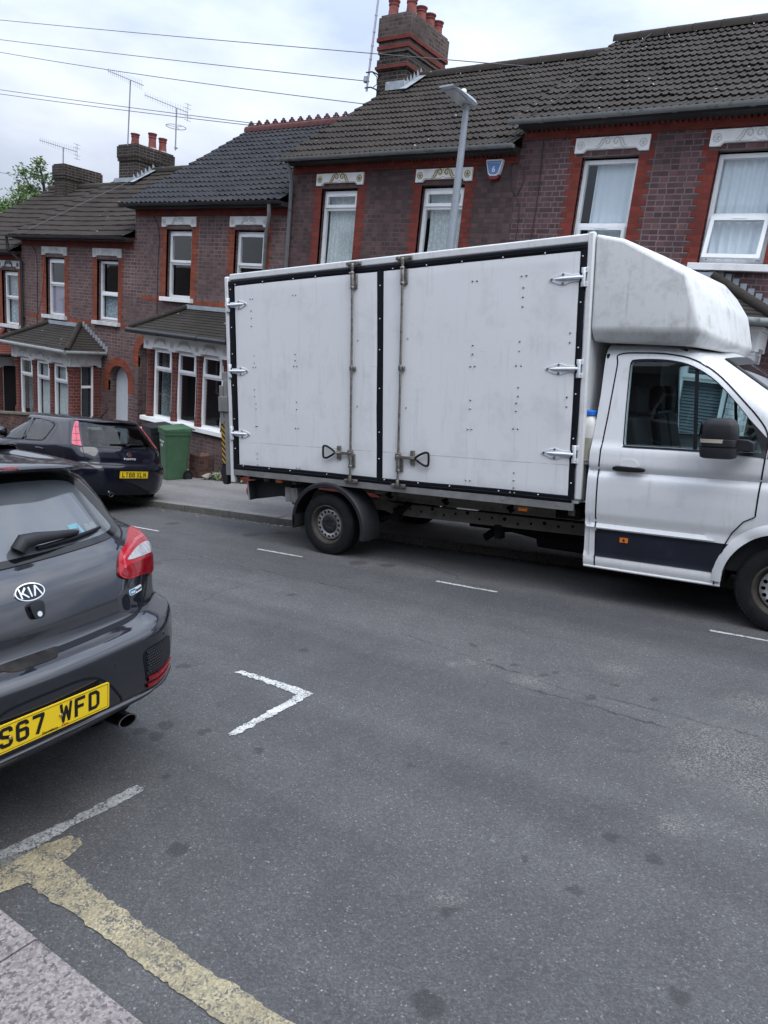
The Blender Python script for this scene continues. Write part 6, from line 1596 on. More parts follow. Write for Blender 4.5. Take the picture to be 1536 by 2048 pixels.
PUNTO_RINGS = [
 rg(.24,.20,.20,-.22,.68,-3.80, cr=.30,cf=.4,bow=.08,bowf=.3),
 rg(.27,.21,.22,-.10,.76,-3.92, cr=.32,cf=.4,bow=.09,bowf=.3),
 rg(.36,.32,.32,-.045,.81,-3.98, cr=.33,cf=.4,bow=.10,bowf=.3),
 rg(.50,.48,.46,-.02,.835,-4.02, cr=.33,cf=.4,bow=.11,bowf=.3),
 rg(.66,.62,.58,-.015,.842,-4.02, cr=.33,cf=.4,bow=.11,bowf=.3),
 rg(.735,.70,.66,-.045,.843,-3.99, cr=.33,cf=.4,bow=.11,bowf=.3),
 rg(.765,.74,.70,-.095,.842,-3.95, cr=.33,cf=.4,bow=.11,bowf=.3),
 rg(.86,.83,.78,-.13,.840,-3.88, cr=.33,cf=.42,bow=.10,bowf=.3),
 rg(.96,.91,.86,-.17,.832,-3.70, cr=.34,cf=.42,bow=.10,bowf=.3),
 rg(1.02,.955,.93,-.21,.820,-3.45, cr=.35,cf=.42,bow=.10,bowf=.25),
 rg(1.06,.985,1.00,-.25,.805,-3.22, cr=.35,cf=.42,bow=.10,bowf=.25),
 rg(1.17,1.11,1.13,-.345,.755,-2.95, cr=.34,cf=.4,bow=.10,bowf=.2),
 rg(1.30,1.27,1.28,-.46,.690,-2.65, cr=.32,cf=.4,bow=.10,bowf=.2),
 rg(1.395,1.385,1.38,-.545,.635,-2.42, cr=.32,cf=.4,bow=.09,bowf=.2),
 rg(1.41,1.41,1.40,-.515,.615,-2.36, cr=.32,cf=.4,bow=.09,bowf=.2),
 rg(1.425,1.43,1.415,-.53,.585,-2.30, cr=.32,cf=.35,bow=.08,bowf=.2),
 rg(1.46,1.465,1.44,-.74,.42,-2.15, cr=.25,cf=.25,bow=.06,bowf=.15),
 rg(1.485,1.49,1.46,-1.3,.02,-1.9, cr=.02,cf=.02,bow=.01,bowf=.02)]
MAT['kia_paint'] = None
def car_paint(name, base, flake=0.3, dust=None, dust_z=(0.3, 0.9), metal=0.0, cior=1.5):
    m, N, L, b = nodes_of(name)
    v = objc(N)
    b.inputs['Roughness'].default_value = 0.4; b.inputs['Metallic'].default_value = metal; b.inputs['Specular IOR Level'].default_value = 0.1; b.inputs['Coat IOR'].default_value = cior
    b.inputs['Coat Weight'].default_value = 1.0; b.inputs['Coat Roughness'].default_value = 0.03
    c = mixc(N, L, noise(N, L, v, 900.0, 1), dim(base, 1-flake), dim(base, 1+flake))
    if dust:
        mpg = N.new('ShaderNodeMapping'); mpg.inputs['Scale'].default_value = (22.0, 22.0, 0.8); L.new(v, mpg.inputs['Vector'])
        f2 = maprange(N, L, noise(N, L, mpg.outputs[0], 2.0, 6, 0.6), 0.55, 0.80, 0.0, 0.35)
        sp = N.new('ShaderNodeSeparateXYZ'); L.new(v, sp.inputs[0])
        g = maprange(N, L, mth(N, L, 'ADD', sp.outputs['Z'], mth(N, L, 'MULTIPLY', noise(N, L, v, 5.0, 8, 0.7), 0.4)), dust_z[0], dust_z[1], 0.45, 0.06)
        f = mth(N, L, 'MAXIMUM', f2, g)
        f = mth(N, L, 'MULTIPLY', f, maprange(N, L, noise(N, L, v, 3.0, 7, 0.65), 0.3, 0.7, 0.3, 1.0))
        c = mixc(N, L, f, c, dust)
        L.new(maprange(N, L, f, 0, 0.5, 0.03, 0.22), b.inputs['Coat Roughness'])
    L.new(c, b.inputs['Base Color'])
    return m
MAT['kia_paint'] = car_paint('graphite_metallic', (0.010, 0.0112, 0.018), 0.25, (0.05, 0.048, 0.047), metal=0.3, cior=1.8)
MAT['punto_paint'] = car_paint('blue_black_metallic', (0.0035, 0.0045, 0.011), 0.3, None)
MAT['tint_glass'] = glass('tinted_rear_glass', (0.10, 0.115, 0.12), ior=1.62, film=((0.26,0.29,0.32), 0.40), gain=1.8)
MAT['clear_glass'] = glass('car_side_glass', (0.66, 0.74, 0.74), ior=1.5)
MAT['frit'] = pm('black_glass_border', (0.006, 0.006, 0.007), 0.08, spec=0.4)
MAT['chrome'] = pm('chrome', (0.75, 0.76, 0.78), 0.10, metal=1.0)
MAT['plate_yellow'] = pm('yellow_number_plate', (0.80, 0.56, 0.012), 0.35, coat=0.4)
MAT['plate_black'] = pm('plate_lettering', (0.008, 0.008, 0.008), 0.35)
MAT['lamp_red'] = pm('deep_red_lamp', (0.33, 0.004, 0.012), 0.14, coat=0.5, spec=0.3, var=0.12, vscale=30)
MAT['lamp_red2'] = pm('dark_red_lamp', (0.20, 0.003, 0.008), 0.14, coat=0.5, spec=0.3, var=0.3, vscale=40)
MAT['lamp_pink'] = pm('faded_red_lamp', (0.48, 0.045, 0.075), 0.12, coat=1.0, var=0.2, vscale=25)
MAT['lamp_clear'] = pm('clear_reversing_lamp', (0.36, 0.36, 0.37), 0.12, coat=1.0, var=0.3, vscale=35)

class CarB:
    """a car body and the patches laid on it; local frame: x back from the tail, y to the right, z up"""
    def __init__(s, root, rings):
        s.root = root; s.C = CarSurf(rings)
    def body(s, mat, side_holes, rear_holes, arches, name='body'):
        C = s.C; mb = MB(); nv, nu = C.nv, C.nu
        G = C.G.reshape(-1, 3); n = len(G)
        mid = 0.25*(C.G[:-1, :-1]+C.G[1:, :-1]+C.G[1:, 1:]+C.G[:-1, 1:]); am = 0.25*(C.A[:-1, :-1]+C.A[1:, :-1]+C.A[1:, 1:]+C.A[:-1, 1:])
        kill = np.zeros(mid.shape[:2], bool); ui = np.arange(nu-1)[None, :].repeat(nv-1, 0)
        sidem = (ui > C.NU*3) & (mid[..., 1] > 0.3)
        for h in side_holes: kill |= inpoly(mid[..., 0].ravel(), mid[..., 2].ravel(), h).reshape(kill.shape) & sidem
        for (ax, az, ar) in arches: kill |= (((mid[..., 0]-ax)**2 + (mid[..., 2]-az)**2) < ar*ar) & (ui > C.NU*4) & (ui < C.NU*10)
        kr = np.zeros_like(kill)
        for h in rear_holes: kr |= (inpoly(am.ravel(), mid[..., 2].ravel(), h).reshape(kill.shape)) & (ui < C.NU*7)
        kill |= kr
        for sg in (1, -1):
            b0 = len(mb.v); mb.v += [(p[0], sg*p[1], p[2]) for p in G.tolist()]
            J, I = np.nonzero(~kill)
            for j, i in zip(J.tolist(), I.tolist()):
                a = b0+j*nu+i; q = (a, a+1, a+nu+1, a+nu); mb.f.append(q if sg == 1 else q[::-1])
        o = mb.build(name, mat, s.root, smooth=50, weld=True, normals=False)
        return o
    def patch(s, poly, off, mat, name, parent=None, mode='arc', step=0.03, mirror=False, skirt=0.012, smooth=50, holes=(), res=0.02):
        mb = MB()
        for sg in ((1, -1) if mirror else (1,)):
            fn = {'arc': lambda P, o: s.C.arc([p[0]*sg for p in P], [p[1] for p in P], o), 'side': lambda P, o: s.C.side([p[0] for p in P], [p[1] for p in P], o, sg)}[mode]
            ol = resample(poly, res); hl = [resample(h, res) for h in holes]
            pts, tr = cdt(ol, hl, step)
            mb.add(fn(pts, off).tolist(), [tuple(t) for t in tr])
            for lp in [ol]+hl:
                l2 = lp+[lp[0]]; mb.grid([fn(l2, off).tolist(), fn(l2, off-skirt).tolist()])
        return mb.build(name, mat, parent or s.root, smooth=smooth)
    def strip(s, path, w, off, mat, name, parent=None, mode='arc', mirror=False, res=0.02, round_=0.0):
        mb = MB()
        P = resample(path, res, False); A, B = [], []
        for i, p in enumerate(P):
            q0 = P[max(0, i-1)]; q1 = P[min(len(P)-1, i+1)]; dx, dz = q1[0]-q0[0], q1[1]-q0[1]; l = math.hypot(dx, dz) or 1
            A.append((p[0]-dz/l*w/2, p[1]+dx/l*w/2)); B.append((p[0]+dz/l*w/2, p[1]-dx/l*w/2))
        for sg in ((1, -1) if mirror else (1,)):
            fn = {'arc': lambda Q, o: s.C.arc([p[0]*sg for p in Q], [p[1] for p in Q], o), 'side': lambda Q, o: s.C.side([p[0] for p in Q], [p[1] for p in Q], o, sg)}[mode]
            mb.grid([fn(A, -0.003).tolist(), fn(A, off).tolist(), fn(P, off+round_).tolist(), fn(B, off).tolist(), fn(B, -0.003).tolist()])
        return mb.build(name, mat, parent or s.root, smooth=60)
    def tube(s, path, r, off, mat, name, parent=None, mode='arc', res=0.02, n=8):
        P = resample(path, res, False)
        q = (s.C.arc if mode == 'arc' else s.C.side)([p[0] for p in P], [p[1] for p in P], off)
        mb = MB(); mb.tube(q.tolist(), r, n); return mb.build(name, mat, parent or s.root, smooth=60)
    def letters(s, txt, size, at, rot, off, mat, name, parent=None, ext=0.001, bold=0.0, sx=1.0, spacing=1.0, shear=0.0, mode='arc'):
        v, f = text_mesh(txt, size, ext, bold, spacing, shear=shear); c, sn = math.cos(rot), math.sin(rot)
        a = [at[0] + (p[0]*sx*c - p[1]*sn) for p in v]; z = [at[1] + (p[0]*sx*sn + p[1]*c) for p in v]
        fn = s.C.arc if mode == 'arc' else s.C.side
        P = fn(a, z, np.array([off + p[2] for p in v])); mb = MB(); mb.add(P.tolist(), f); return mb.build(name, mat, parent or s.root, smooth=0)

GLYPH = {'S': [[(43,56),(43,65),(37,72),(13,72),(7,65),(7,50),(13,44),(37,36),(43,30),(43,14),(37,7),(13,7),(7,14),(7,23)]], '6': [[(43,58),(43,65),(37,72),(13,72),(7,65),(7,14),(13,7),(37,7),(43,14),(43,37),(37,44),(7,44)]],
 '7': [[(3,72),(43,72),(43,66),(20,0)]], 'W': [[(4,79),(13,5),(25,62),(37,5),(46,79)]], 'F': [[(7,0),(7,72),(46,72)],[(7,41),(40,41)]], 'D': [[(7,7),(7,72),(33,72),(43,62),(43,17),(33,7),(0,7)]],
 'L': [[(7,79),(7,7),(46,7)]], 'T': [[(25,0),(25,70)],[(2,72),(48,72)]], 'X': [[(4,0),(46,79)],[(4,79),(46,0)]], 'N': [[(7,0),(7,72),(43,7),(43,79)]]}
def number_plate(root, loc, tilt, yawz, groups, name='number_plate', small=None, w=0.52, h=0.111, ctr=0.0):
    """flat plate: facing +x before tilt; groups = [(text, centre offset)]"""
    Mx = Matrix.Translation(loc) @ Matrix.Rotation(yawz, 4, 'Z') @ Matrix.Rotation(tilt, 4, 'Y')
    def T(p): return tuple(Mx @ Vector(p))
    m = MB(); rr_ = rrect(-w/2, w/2, -h/2, h/2, 0.008, 3)
    n = len(rr_); m.add([T((0.0, a, b)) for a, b in rr_]+[T((-0.004, a, b)) for a, b in rr_], [tuple(range(n))]+[(i, (i+1) % n, (i+1) % n+n, i+n) for i in range(n)])
    pl = m.build(name, MAT['plate_yellow'], root, smooth=0)
    bm_ = MB(); o_ = rrect(-w/2+.006, w/2-.006, -h/2+.006, h/2-.006, 0.006, 3); i_ = rrect(-w/2+.0078, w/2-.0078, -h/2+.0078, h/2-.0078, 0.005, 3)
    pts, tr = cdt(o_, [i_]); bm_.add([T((0.0008, a, b)) for a, b in pts], tr); bm_.build('plate_border', MAT['plate_black'], pl, smooth=0)
    for txt, c in groups:
        t_ = MB(); tw = 0.050*len(txt)+0.011*(len(txt)-1); e = 0.0
        for ci, ch in enumerate(txt):
            ox = c - tw/2 + ci*0.061; oz = -0.0395 + (0.004 if small else 0)
            for st in GLYPH[ch]:
                hw_ = 0.0055 if ch in 'WX' else (0.006 if ch == 'N' else 0.007)
                for (x0_, y0_), (x1_, y1_) in zip(st[:-1], st[1:]):
                    dx, dy = x1_-x0_, y1_-y0_; l_ = math.hypot(dx, dy); nx_, ny_ = -dy/l_*hw_, dx/l_*hw_; e += 0.000004
                    t_.add([T((0.0014+e, ox+x_*.001+a_, oz+y_*.001+b_)) for x_, y_, a_, b_ in ((x0_,y0_,nx_,ny_),(x1_,y1_,nx_,ny_),(x1_,y1_,-nx_,-ny_),(x0_,y0_,-nx_,-ny_))], [(0,1,2,3)])
                for (x_, y_) in st[1:-1]:
                    e += 0.000004; t_.add([T((0.0014+e, ox+x_*.001+hw_*math.cos(q*.5236), oz+y_*.001+hw_*math.sin(q*.5236))) for q in range(12)], [tuple(range(12))])
        t_.build('plate_letters', MAT['plate_black'], pl, smooth=0)
    if small:
        for txt, c, mt in small:
            t_ = MB(); v, f = text_mesh(txt, 0.0145, 0.0003, 0.0003); t_.add([T((0.0014+p[2], c+p[0], -h/2+0.0115+p[1])) for p in v], f); t_.build('dealer_name', mt, pl, smooth=0)
    return pl

# ------------------------------------------------------------------ grey hatchback in the foreground
def car_thing(name, label, x, y, dz, yaw, group=None, lean=0.0, pitch_=0.0, size=1.0):
    z = gz(x, y) + dz
    r = thing(name, label, 'car', (x, y, z), group, world_parts=False)
    r.rotation_euler = (Matrix.Rotation(-math.atan(S), 3, 'Y') @ Matrix.Rotation(yaw, 3, 'Z') @ Matrix.Rotation(lean, 3, 'X') @ Matrix.Rotation(-pitch_, 3, 'Y')).to_euler(); r.scale = (size, size, size)
    return r
KR = car_thing('parked_car', 'dark grey hatchback nearest the camera with silver oval badge', -2.2, 1.39, 0.06, 0.08, 'parked cars')
Kc = CarB(KR, KIA_RINGS)
k_side = smooth_poly([(-3.02,1.045),(-2.62,1.285),(-2.35,1.355),(-1.8,1.375),(-1.25,1.33),(-0.95,1.245),(-0.98,1.09),(-1.3,1.05),(-2.2,1.02)], 5)
glass_k = smooth_poly([(0.0,1.352),(0.30,1.345),(0.52,1.325),(0.66,1.285),(0.735,1.20),(0.775,1.11),(0.76,1.07),(0.70,1.055),(0.55,1.046),(0.30,1.038),(0.0,1.034)], 5, False)
glass_k = glass_k + [(-a, z) for a, z in reversed(glass_k[1:-1])]
inner_k = smooth_poly([(0.0,1.318),(0.30,1.312),(0.50,1.295),(0.585,1.262),(0.635,1.17),(0.668,1.10),(0.655,1.078),(0.60,1.070),(0.45,1.064),(0.2,1.058),(0.0,1.057)], 5, False)
inner_k = inner_k + [(-a, z) for a, z in reversed(inner_k[1:-1])]
pl_rec = None
kb = Kc.body(MAT['kia_paint'], [k_side], [[(a*0.985, 1.19+(z-1.19)*0.97) for a, z in inner_k]], [(-0.90,.33,.355),(-3.55,.33,.355)])
Kc.patch(glass_k, 0.004, MAT['frit'], 'glass_border', kb, holes=[inner_k], skirt=0.010)
rg_ = Kc.patch(inner_k, 0.0035, MAT['tint_glass'], 'rear_window', kb, skirt=0.006)
# sticker inside the glass
for txt, at, mt in (('7', (0.40,1.105), pm('cyan_sticker', (0.12,0.28,0.33), 0.5)), ('24', (0.475,1.10), bpy.data.materials['cyan_sticker'])):
    pass
st = MB(); st.add(Kc.C.arc([0.37,0.42,0.425,0.435,0.435,0.415,0.415,0.37], [1.125,1.128,1.128,1.09,1.09,1.087,1.11,1.11], 0.0045).tolist(), [(0,1,6,7),(1,2,3,5),(1,5,6,1)][:2]); st.build('window_sticker', bpy.data.materials['cyan_sticker'], rg_, smooth=0)
st = MB(); st.add(Kc.C.arc([0.45,0.52,0.52,0.45], [1.118,1.118,1.088,1.088], 0.0045).tolist(), [(0,1,2,3)]); st.build('window_sticker', pm('pale_sticker', (0.16,0.18,0.18), 0.5), rg_, smooth=0)
# lamps
lamp = smooth_poly([(.462,.925),(.470,.902),(.51,.886),(.60,.878),(.68,.868),(.72,.852),(.80,.840),(.90,.836),(.97,.85),(.99,.91),(.97,.965),(.93,.998),(.87,1.032),(.80,1.036),(.70,1.024),(.60,1.008),(.535,.995),(.495,.97)], 4)
for sg in (1, -1):
    mir = [(a*sg, z) for a, z in lamp]
    if sg < 0: mir.reverse()
    lo = Kc.patch(mir, 0.010, MAT['lamp_red'], 'tail_light', KR, skirt=0.022, step=0.025)
    wh = smooth_poly([(.545,.955),(.575,.968),(.65,.979),(.75,.980),(.84,.973),(.882,.957),(.888,.922),(.82,.928),(.73,.937),(.64,.947)], 4); wh = [(a*sg, z) for a, z in wh]
    Kc.patch(wh if sg > 0 else wh[::-1], 0.0125, MAT['lamp_clear'], 'reversing_lens', lo, skirt=0.004, step=0.025)
    dk = smooth_poly([(.475,.918),(.485,.903),(.52,.894),(.61,.886),(.69,.876),(.73,.862),(.80,.850),(.90,.846),(.958,.86),(.965,.895),(.88,.908),(.75,.922),(.62,.934),(.53,.936)], 4); dk = [(a*sg, z) for a, z in dk]
    Kc.patch(dk if sg > 0 else dk[::-1], 0.0125, MAT['lamp_red2'], 'brake_lens', lo, skirt=0.004, step=0.025)
    Kc.strip([(a*sg, z) for a, z in ((.505,.93),(.525,.968),(.60,.990),(.72,1.002),(.86,.998))], 0.010, 0.0122, MAT['lamp_pink'], 'light_guide', lo)
# shut lines of the tailgate
seam = [(.735,.85),(.70,.82),(.655,.790),(.60,.757),(.545,.735),(.45,.724),(.25,.720),(0.0,0.718)]
seam = smooth_poly(seam, 5, False); seam = seam + [(-a, z) for a, z in reversed(seam[:-1])]
tg = Kc.strip(seam, 0.014, 0.0012, MAT['seal'], 'tailgate', KR)
for sg in (1, -1): Kc.strip([(sg*a, z) for a, z in smooth_poly([(0.53,1.005),(0.60,1.025),(0.72,1.045),(0.78,1.07),(0.80,1.12),(0.765,1.22),(0.70,1.30)], 4, False)], 0.007, 0.0012, MAT['seal'], 'shut_line', tg)
# handle scoop above the plate in the bumper top
sc = smooth_poly([(-0.165,0.728),(-0.155,0.714),(-0.13,0.706),(-0.09,0.704),(0.02,0.704),(0.050,0.706),(0.066,0.714),(0.072,0.728)], 4)
Kc.patch(sc, 0.0018, pm('dirty_black_plastic', (0.010,0.010,0.010), 0.6, var=0.6, vscale=9, dirt=(0.05,0.042,0.036), dscale=14, dlo=0.5, dhi=0.75, spec=0.2), 'handle_recess', KR, skirt=0.004, step=0.015)
# oval badge with three letters, camera under it
bx, bz, br = 0.030, 0.948, 0.061
el = [(bx+br*math.cos(t), bz+br*0.49*math.sin(t)) for t in [2*math.pi*k/40 for k in range(40)]]
ei = [(bx+br*.93*math.cos(t), bz+br*.435*math.sin(t)) for t in [2*math.pi*k/40 for k in range(40)]]
bd = Kc.patch(el, 0.006, MAT['chrome'], 'badge', tg, holes=[ei], skirt=0.008, step=0.03)
Kc.patch(ei, 0.004, MAT['frit'], 'badge_field', bd, skirt=0.004)
lw = 0.0058
def stroke(pts_, nm): Kc.strip(pts_, lw, 0.0066, MAT['chrome'], nm, bd, res=0.006)
for pts_ in ([(bx-.040,bz-.017),(bx-.040,bz+.017)], [(bx-.014,bz+.017),(bx-.036,bz-.001)], [(bx-.034,bz+.003),(bx-.012,bz-.017)], [(bx+.0,bz-.017),(bx+.0,bz+.017)], [(bx+.012,bz-.017),(bx+.027,bz+.017),(bx+.0275,bz+.017),(bx+.043,bz-.017)]): stroke(pts_, 'badge_letter')
cm_ = smooth_poly([(bx-.026,0.905),(bx+.0,0.914),(bx+.028,0.905),(bx+.026,0.875),(bx+.016,0.852),(bx-.016,0.852),(bx-.026,0.875)], 4)
cmo = Kc.patch(cm_, 0.020, MAT['frit'], 'reversing_camera', tg, skirt=0.022, step=0.012)
Kc.patch([(bx+.010*math.cos(t), 0.866+.010*math.sin(t)) for t in [k*.5236 for k in range(12)]], 0.0225, MAT['chrome'], 'camera_lens', cmo, skirt=0.003)
Kc.patch(rrect(0.500,0.605,0.812,0.838,0.008,3), 0.0025, MAT['hinge'], 'trim_badge', tg, skirt=0.004)
Kc.patch(rrect(0.503,0.545,0.814,0.836,0.006,3), 0.0030, pm('blue_badge', (0.02,0.16,0.30), 0.3), 'trim_badge_blue', tg, skirt=0.002)
Kc.letters('eco', 0.020, (0.524,0.825), 0, 0.0035, MAT['hinge'], 'badge_letters', tg, bold=0.0003); Kc.letters('dynamics', 0.0145, (0.574,0.825), 0, 0.003, MAT['plate_black'], 'badge_letters', tg, bold=0.0004)
# wiper
wp = MB()
base = Kc.C.arc([0.055,0.07,0.10,0.14], [1.062,1.078,1.090,1.086], np.array([0.015,0.035,0.045,0.040]))
arm = Kc.C.arc([0.075,0.10,0.16,0.24,0.33,0.37], [1.072,1.086,1.085,1.083,1.083,1.084], np.array([0.02,0.045,0.050,0.046,0.038,0.034]))
wp.tube(arm.tolist(), [0.030,0.032,0.026,0.020,0.015,0.010], 10); wm_ = wp.build('rear_wiper', MAT['plastic_dark'], KR, smooth=60)
wp = MB(); bl = Kc.C.arc([0.16,0.25,0.35,0.45,0.52], [1.068,1.070,1.073,1.080,1.086], 0.016); wp.tube(bl.tolist(), [0.009,0.011,0.012,0.010,0.007], 8); wp.build('wiper_blade', MAT['seal'], wm_, smooth=60)
# bumper: grille with mesh, reflector, sensors, lower trim, recess round the plate
for sg in (1, -1):
    gr = smooth_poly([(0.425,0.585),(0.455,0.612),(0.56,0.612),(0.655,0.600),(0.685,0.570),(0.692,0.49),(0.67,0.425),(0.60,0.408),(0.51,0.418),(0.462,0.445),(0.437,0.50)], 4)
    gr = [(a*sg, z) for a, z in gr]; gr = gr if sg > 0 else gr[::-1]
    go = Kc.patch(gr, 0.002, MAT['seal'], 'bumper_grille', KR, skirt=0.006, step=0.025)
    mesh = MB()
    for r_ in range(9):
        z = 0.500+r_*0.0125
        for c_ in range(13):
            a = 0.452 + c_*0.0185 + (0.00925 if r_ % 2 else 0)
            if inpoly([a], [z], [(abs(p[0]), p[1]) for p in gr])[0] and a < 0.668:
                hx = [(sg*(a+0.0085*math.cos(t)), z+0.0065*math.sin(t)) for t in [math.pi/6+k*math.pi/3 for k in range(6)]]
                Q = Kc.C.arc([p[0] for p in hx], [p[1] for p in hx], 0.005).tolist(); mesh.tube(Q, 0.0016, 4, closed=True)
    mesh.build('grille_mesh', MAT['plastic_dark'], go, smooth=0)
    for z0 in (0.470, 0.437): Kc.strip([(sg*a, z) for a, z in ((0.452,z0),(0.52,z0-0.004),(0.60,z0+0.004),(0.668,z0+0.016))], 0.020, 0.008, MAT['lamp_red2'], 'bumper_reflector', go, round_=0.004)
    for a in (0.275, 0.60): 
        z = 0.605 if a < .5 else 0.635
        Kc.patch([(sg*(a+.011*math.cos(t)), z+.011*math.sin(t)) for t in [k*.5236 for k in range(12)]][::sg], 0.002, MAT['kia_paint'], 'parking_sensor', KR, skirt=0.003)
rec = smooth_poly([(-0.36,0.435),(-0.30,0.52),(-0.24,0.585),(-0.17,0.606),(0.0,0.610),(0.10,0.606),(0.17,0.585),(0.235,0.53),(0.30,0.445),(0.30,0.43)], 4, False)
Kc.strip(rec, 0.010, 0.0015, MAT['seal'], 'plate_recess', KR, res=0.015)
Kc.strip([(-0.75,0.40),(-0.5,0.405),(-0.2,0.418),(0.0,0.422),(0.2,0.418),(0.45,0.405),(0.62,0.40),(0.75,0.41)], 0.012, 0.008, MAT['kia_paint'], 'bumper_lip', KR, res=0.03, round_=0.005)
Kc.strip([(-0.8,0.362),(-0.4,0.372),(0.0,0.378),(0.4,0.372),(0.7,0.366),(0.95,0.36)], 0.018, 0.002, MAT['plastic_dark'], 'bumper_lip', KR, res=0.03)
P0 = Kc.C.arc([-0.055], [0.512], 0.014)[0]
number_plate(KR, tuple(P0), R(6), -0.03, [('S67', -0.107), ('WFD', 0.128)], small=[('Grovebury', 0.0, MAT['plate_black']), ('Cars', 0.062, pm('plate_red_print', (0.42, 0.03, 0.02), 0.4))])
sc_ = MB(); 
for dy in (-0.155, 0.045): sc_.lathe([(0.001, 0.0045), (0.006, 0.004), (0.008, 0.0)], (P0[0]+0.003, P0[1]+dy, P0[2]-0.0), 10, 'x')
sc_.build('plate_screws', pm('brass_screw', (0.45, 0.30, 0.12), 0.4, metal=0.6), KR, smooth=50)
# exhaust tip, spoiler lamp
ex = MB(); cx_, cy_, cz_ = -0.12, 0.362, 0.305
def oval(r_, x_): return [(x_, cy_+r_*1.55*math.cos(t), cz_+r_*0.85*math.sin(t)) for t in [2*math.pi*k/24 for k in range(24)]]
ex.grid([oval(0.028, -0.40), oval(0.031, -0.10), oval(0.032, -0.085), oval(0.027, -0.085), oval(0.025, -0.2)], wrap=True); ex.build('exhaust_tip', pm('sooty_chrome', (0.28,0.28,0.29), 0.22, metal=1.0, var=0.3), KR, smooth=50)
sl = smooth_poly([(-0.19,1.380),(0.19,1.380),(0.20,1.388),(0.19,1.396),(-0.19,1.396),(-0.20,1.388)], 3)
Kc.patch(sl, 0.003, MAT['lamp_red2'], 'high_brake_light', KR, skirt=0.005, step=0.02)
# side windows, doors and arches
sw_ = [(p[0], p[1]) for p in k_side]
for sg in (1, -1):
    m = MB(); ol = resample([( -2.02 + (x+2.02)*1.012, 1.19+(z-1.19)*1.05) for x, z in k_side], 0.04); hl = resample([(-2.02+(x+2.02)*.985, 1.19+(z-1.19)*.93) for x, z in k_side], 0.04)
    pts, tr = cdt(ol, [hl], 0.05); m.add(Kc.C.side([p[0] for p in pts], [p[1] for p in pts], 0.004, sg).tolist(), tr); m.build('window_trim', MAT['frit'], kb, smooth=50)
    m = MB(); pts, tr = cdt(hl, [], 0.06); m.add(Kc.C.side([p[0] for p in pts], [p[1] for p in pts], 0.002, sg).tolist(), tr); m.build('side_window', MAT['tint_glass'], kb, smooth=50, normals=False)
    m = MB(); 
    for xs in (-1.95, -2.02):
        zz = np.linspace(1.03, 1.36, 8); a = Kc.C.side([xs]*8, zz, 0.005, sg); b2 = Kc.C.side([xs+0.035]*8, zz, 0.005, sg); m.grid([a.tolist(), b2.tolist()])
    m.build('door_pillar', MAT['frit'], kb, smooth=50)
    dl = MB()
    for xs, z0, z1 in ((-1.98,0.30,1.03),(-3.05,0.32,1.02),(-1.08,0.72,1.06)):
        zz = np.linspace(z0, z1, 14); a = Kc.C.side([xs]*14, zz, 0.001, sg); b2 = Kc.C.side([xs+0.008]*14, zz, 0.001, sg); dl.grid([a.tolist(), b2.tolist()])
    dl.build('door_seam', MAT['seal'], kb, smooth=50)
    for xs in (-1.30, -2.25):
        h_ = MB(); q = Kc.C.side([xs, xs+.05, xs+.15, xs+.2], [.90,.905,.905,.90], np.array([0.0,.035,.035,0.0]), sg); h_.tube(q.tolist(), 0.014, 8); h_.build('door_handle', MAT['kia_paint'], kb, smooth=60)
    for ax in (-0.90, -3.55):
        A_ = [(ax+.352*math.cos(t), .33+.352*math.sin(t)) for t in [math.pi*(-.06+1.12*k/30) for k in range(31)]]; B_ = [(ax+.378*math.cos(t), .33+.378*math.sin(t)) for t in [math.pi*(-.06+1.12*k/30) for k in range(31)]]
        m = MB(); a = Kc.C.side([p[0] for p in A_], [p[1] for p in A_], -0.06, sg); b1 = Kc.C.side([p[0] for p in A_], [p[1] for p in A_], 0.006, sg); c1 = Kc.C.side([p[0] for p in B_], [p[1] for p in B_], 0.004, sg); d1 = Kc.C.side([p[0] for p in B_], [p[1] for p in B_], -0.004, sg)
        m.grid([a.tolist(), b1.tolist(), c1.tolist(), d1.tolist()]); m.build('wheel_arch', MAT['kia_paint'], kb, smooth=60)
    mr = MB(); q = Kc.C.side([-2.98], [1.06], 0.10, sg)[0]; mr.lathe([(0.001,-0.10),(0.06,-0.09),(0.085,-0.03),(0.085,0.05),(0.06,0.08),(0.001,0.085)], tuple(q), 16, 'y'); mr.build('door_mirror', MAT['kia_paint'], kb, smooth=60)
    for wx in (-0.90, -3.55): wheel_parts(KR, wx, sg*0.775, 0.315 - (0.075 if sg > 0 else -0.015), 0.315, 0.205, 0.215, sg, steel=False, spokes=5)
m = MB(); m.box(-3.9, -0.35, -0.62, 0.62, 0.22, 0.40); m.box(-3.0, -0.62, -0.66, 0.66, 0.40, 0.60)
m.box(-0.98, -0.40, -0.60, 0.60, 0.60, 1.0)
m.build('floor_pan', MAT['under'], kb, smooth=0)
def seats(root, par, rows_, dz=0.0):
    for (x, ys) in rows_:
        for y in ys:
            m = MB(); m.prism([(x+.05,.45),(x-.45,.45),(x-.47,.58),(x-.08,.56),(x+.10,1.02),(x+.02,1.04),(x-.02,.6)], y-.24, y+.24); m.prism([(x+.02,1.06),(x+.11,1.05),(x+.13,1.24),(x+.05,1.25)], y-.13, y+.13); m.box(x+.05, x+.07, y-.06, y+.06, 1.0, 1.08)
            m.build('seat', MAT['seat'], par, smooth=40, bevel=0.03)
seats(KR, kb, [(-1.25, (-.36, .36)), (-2.15, (-.36, .36))])

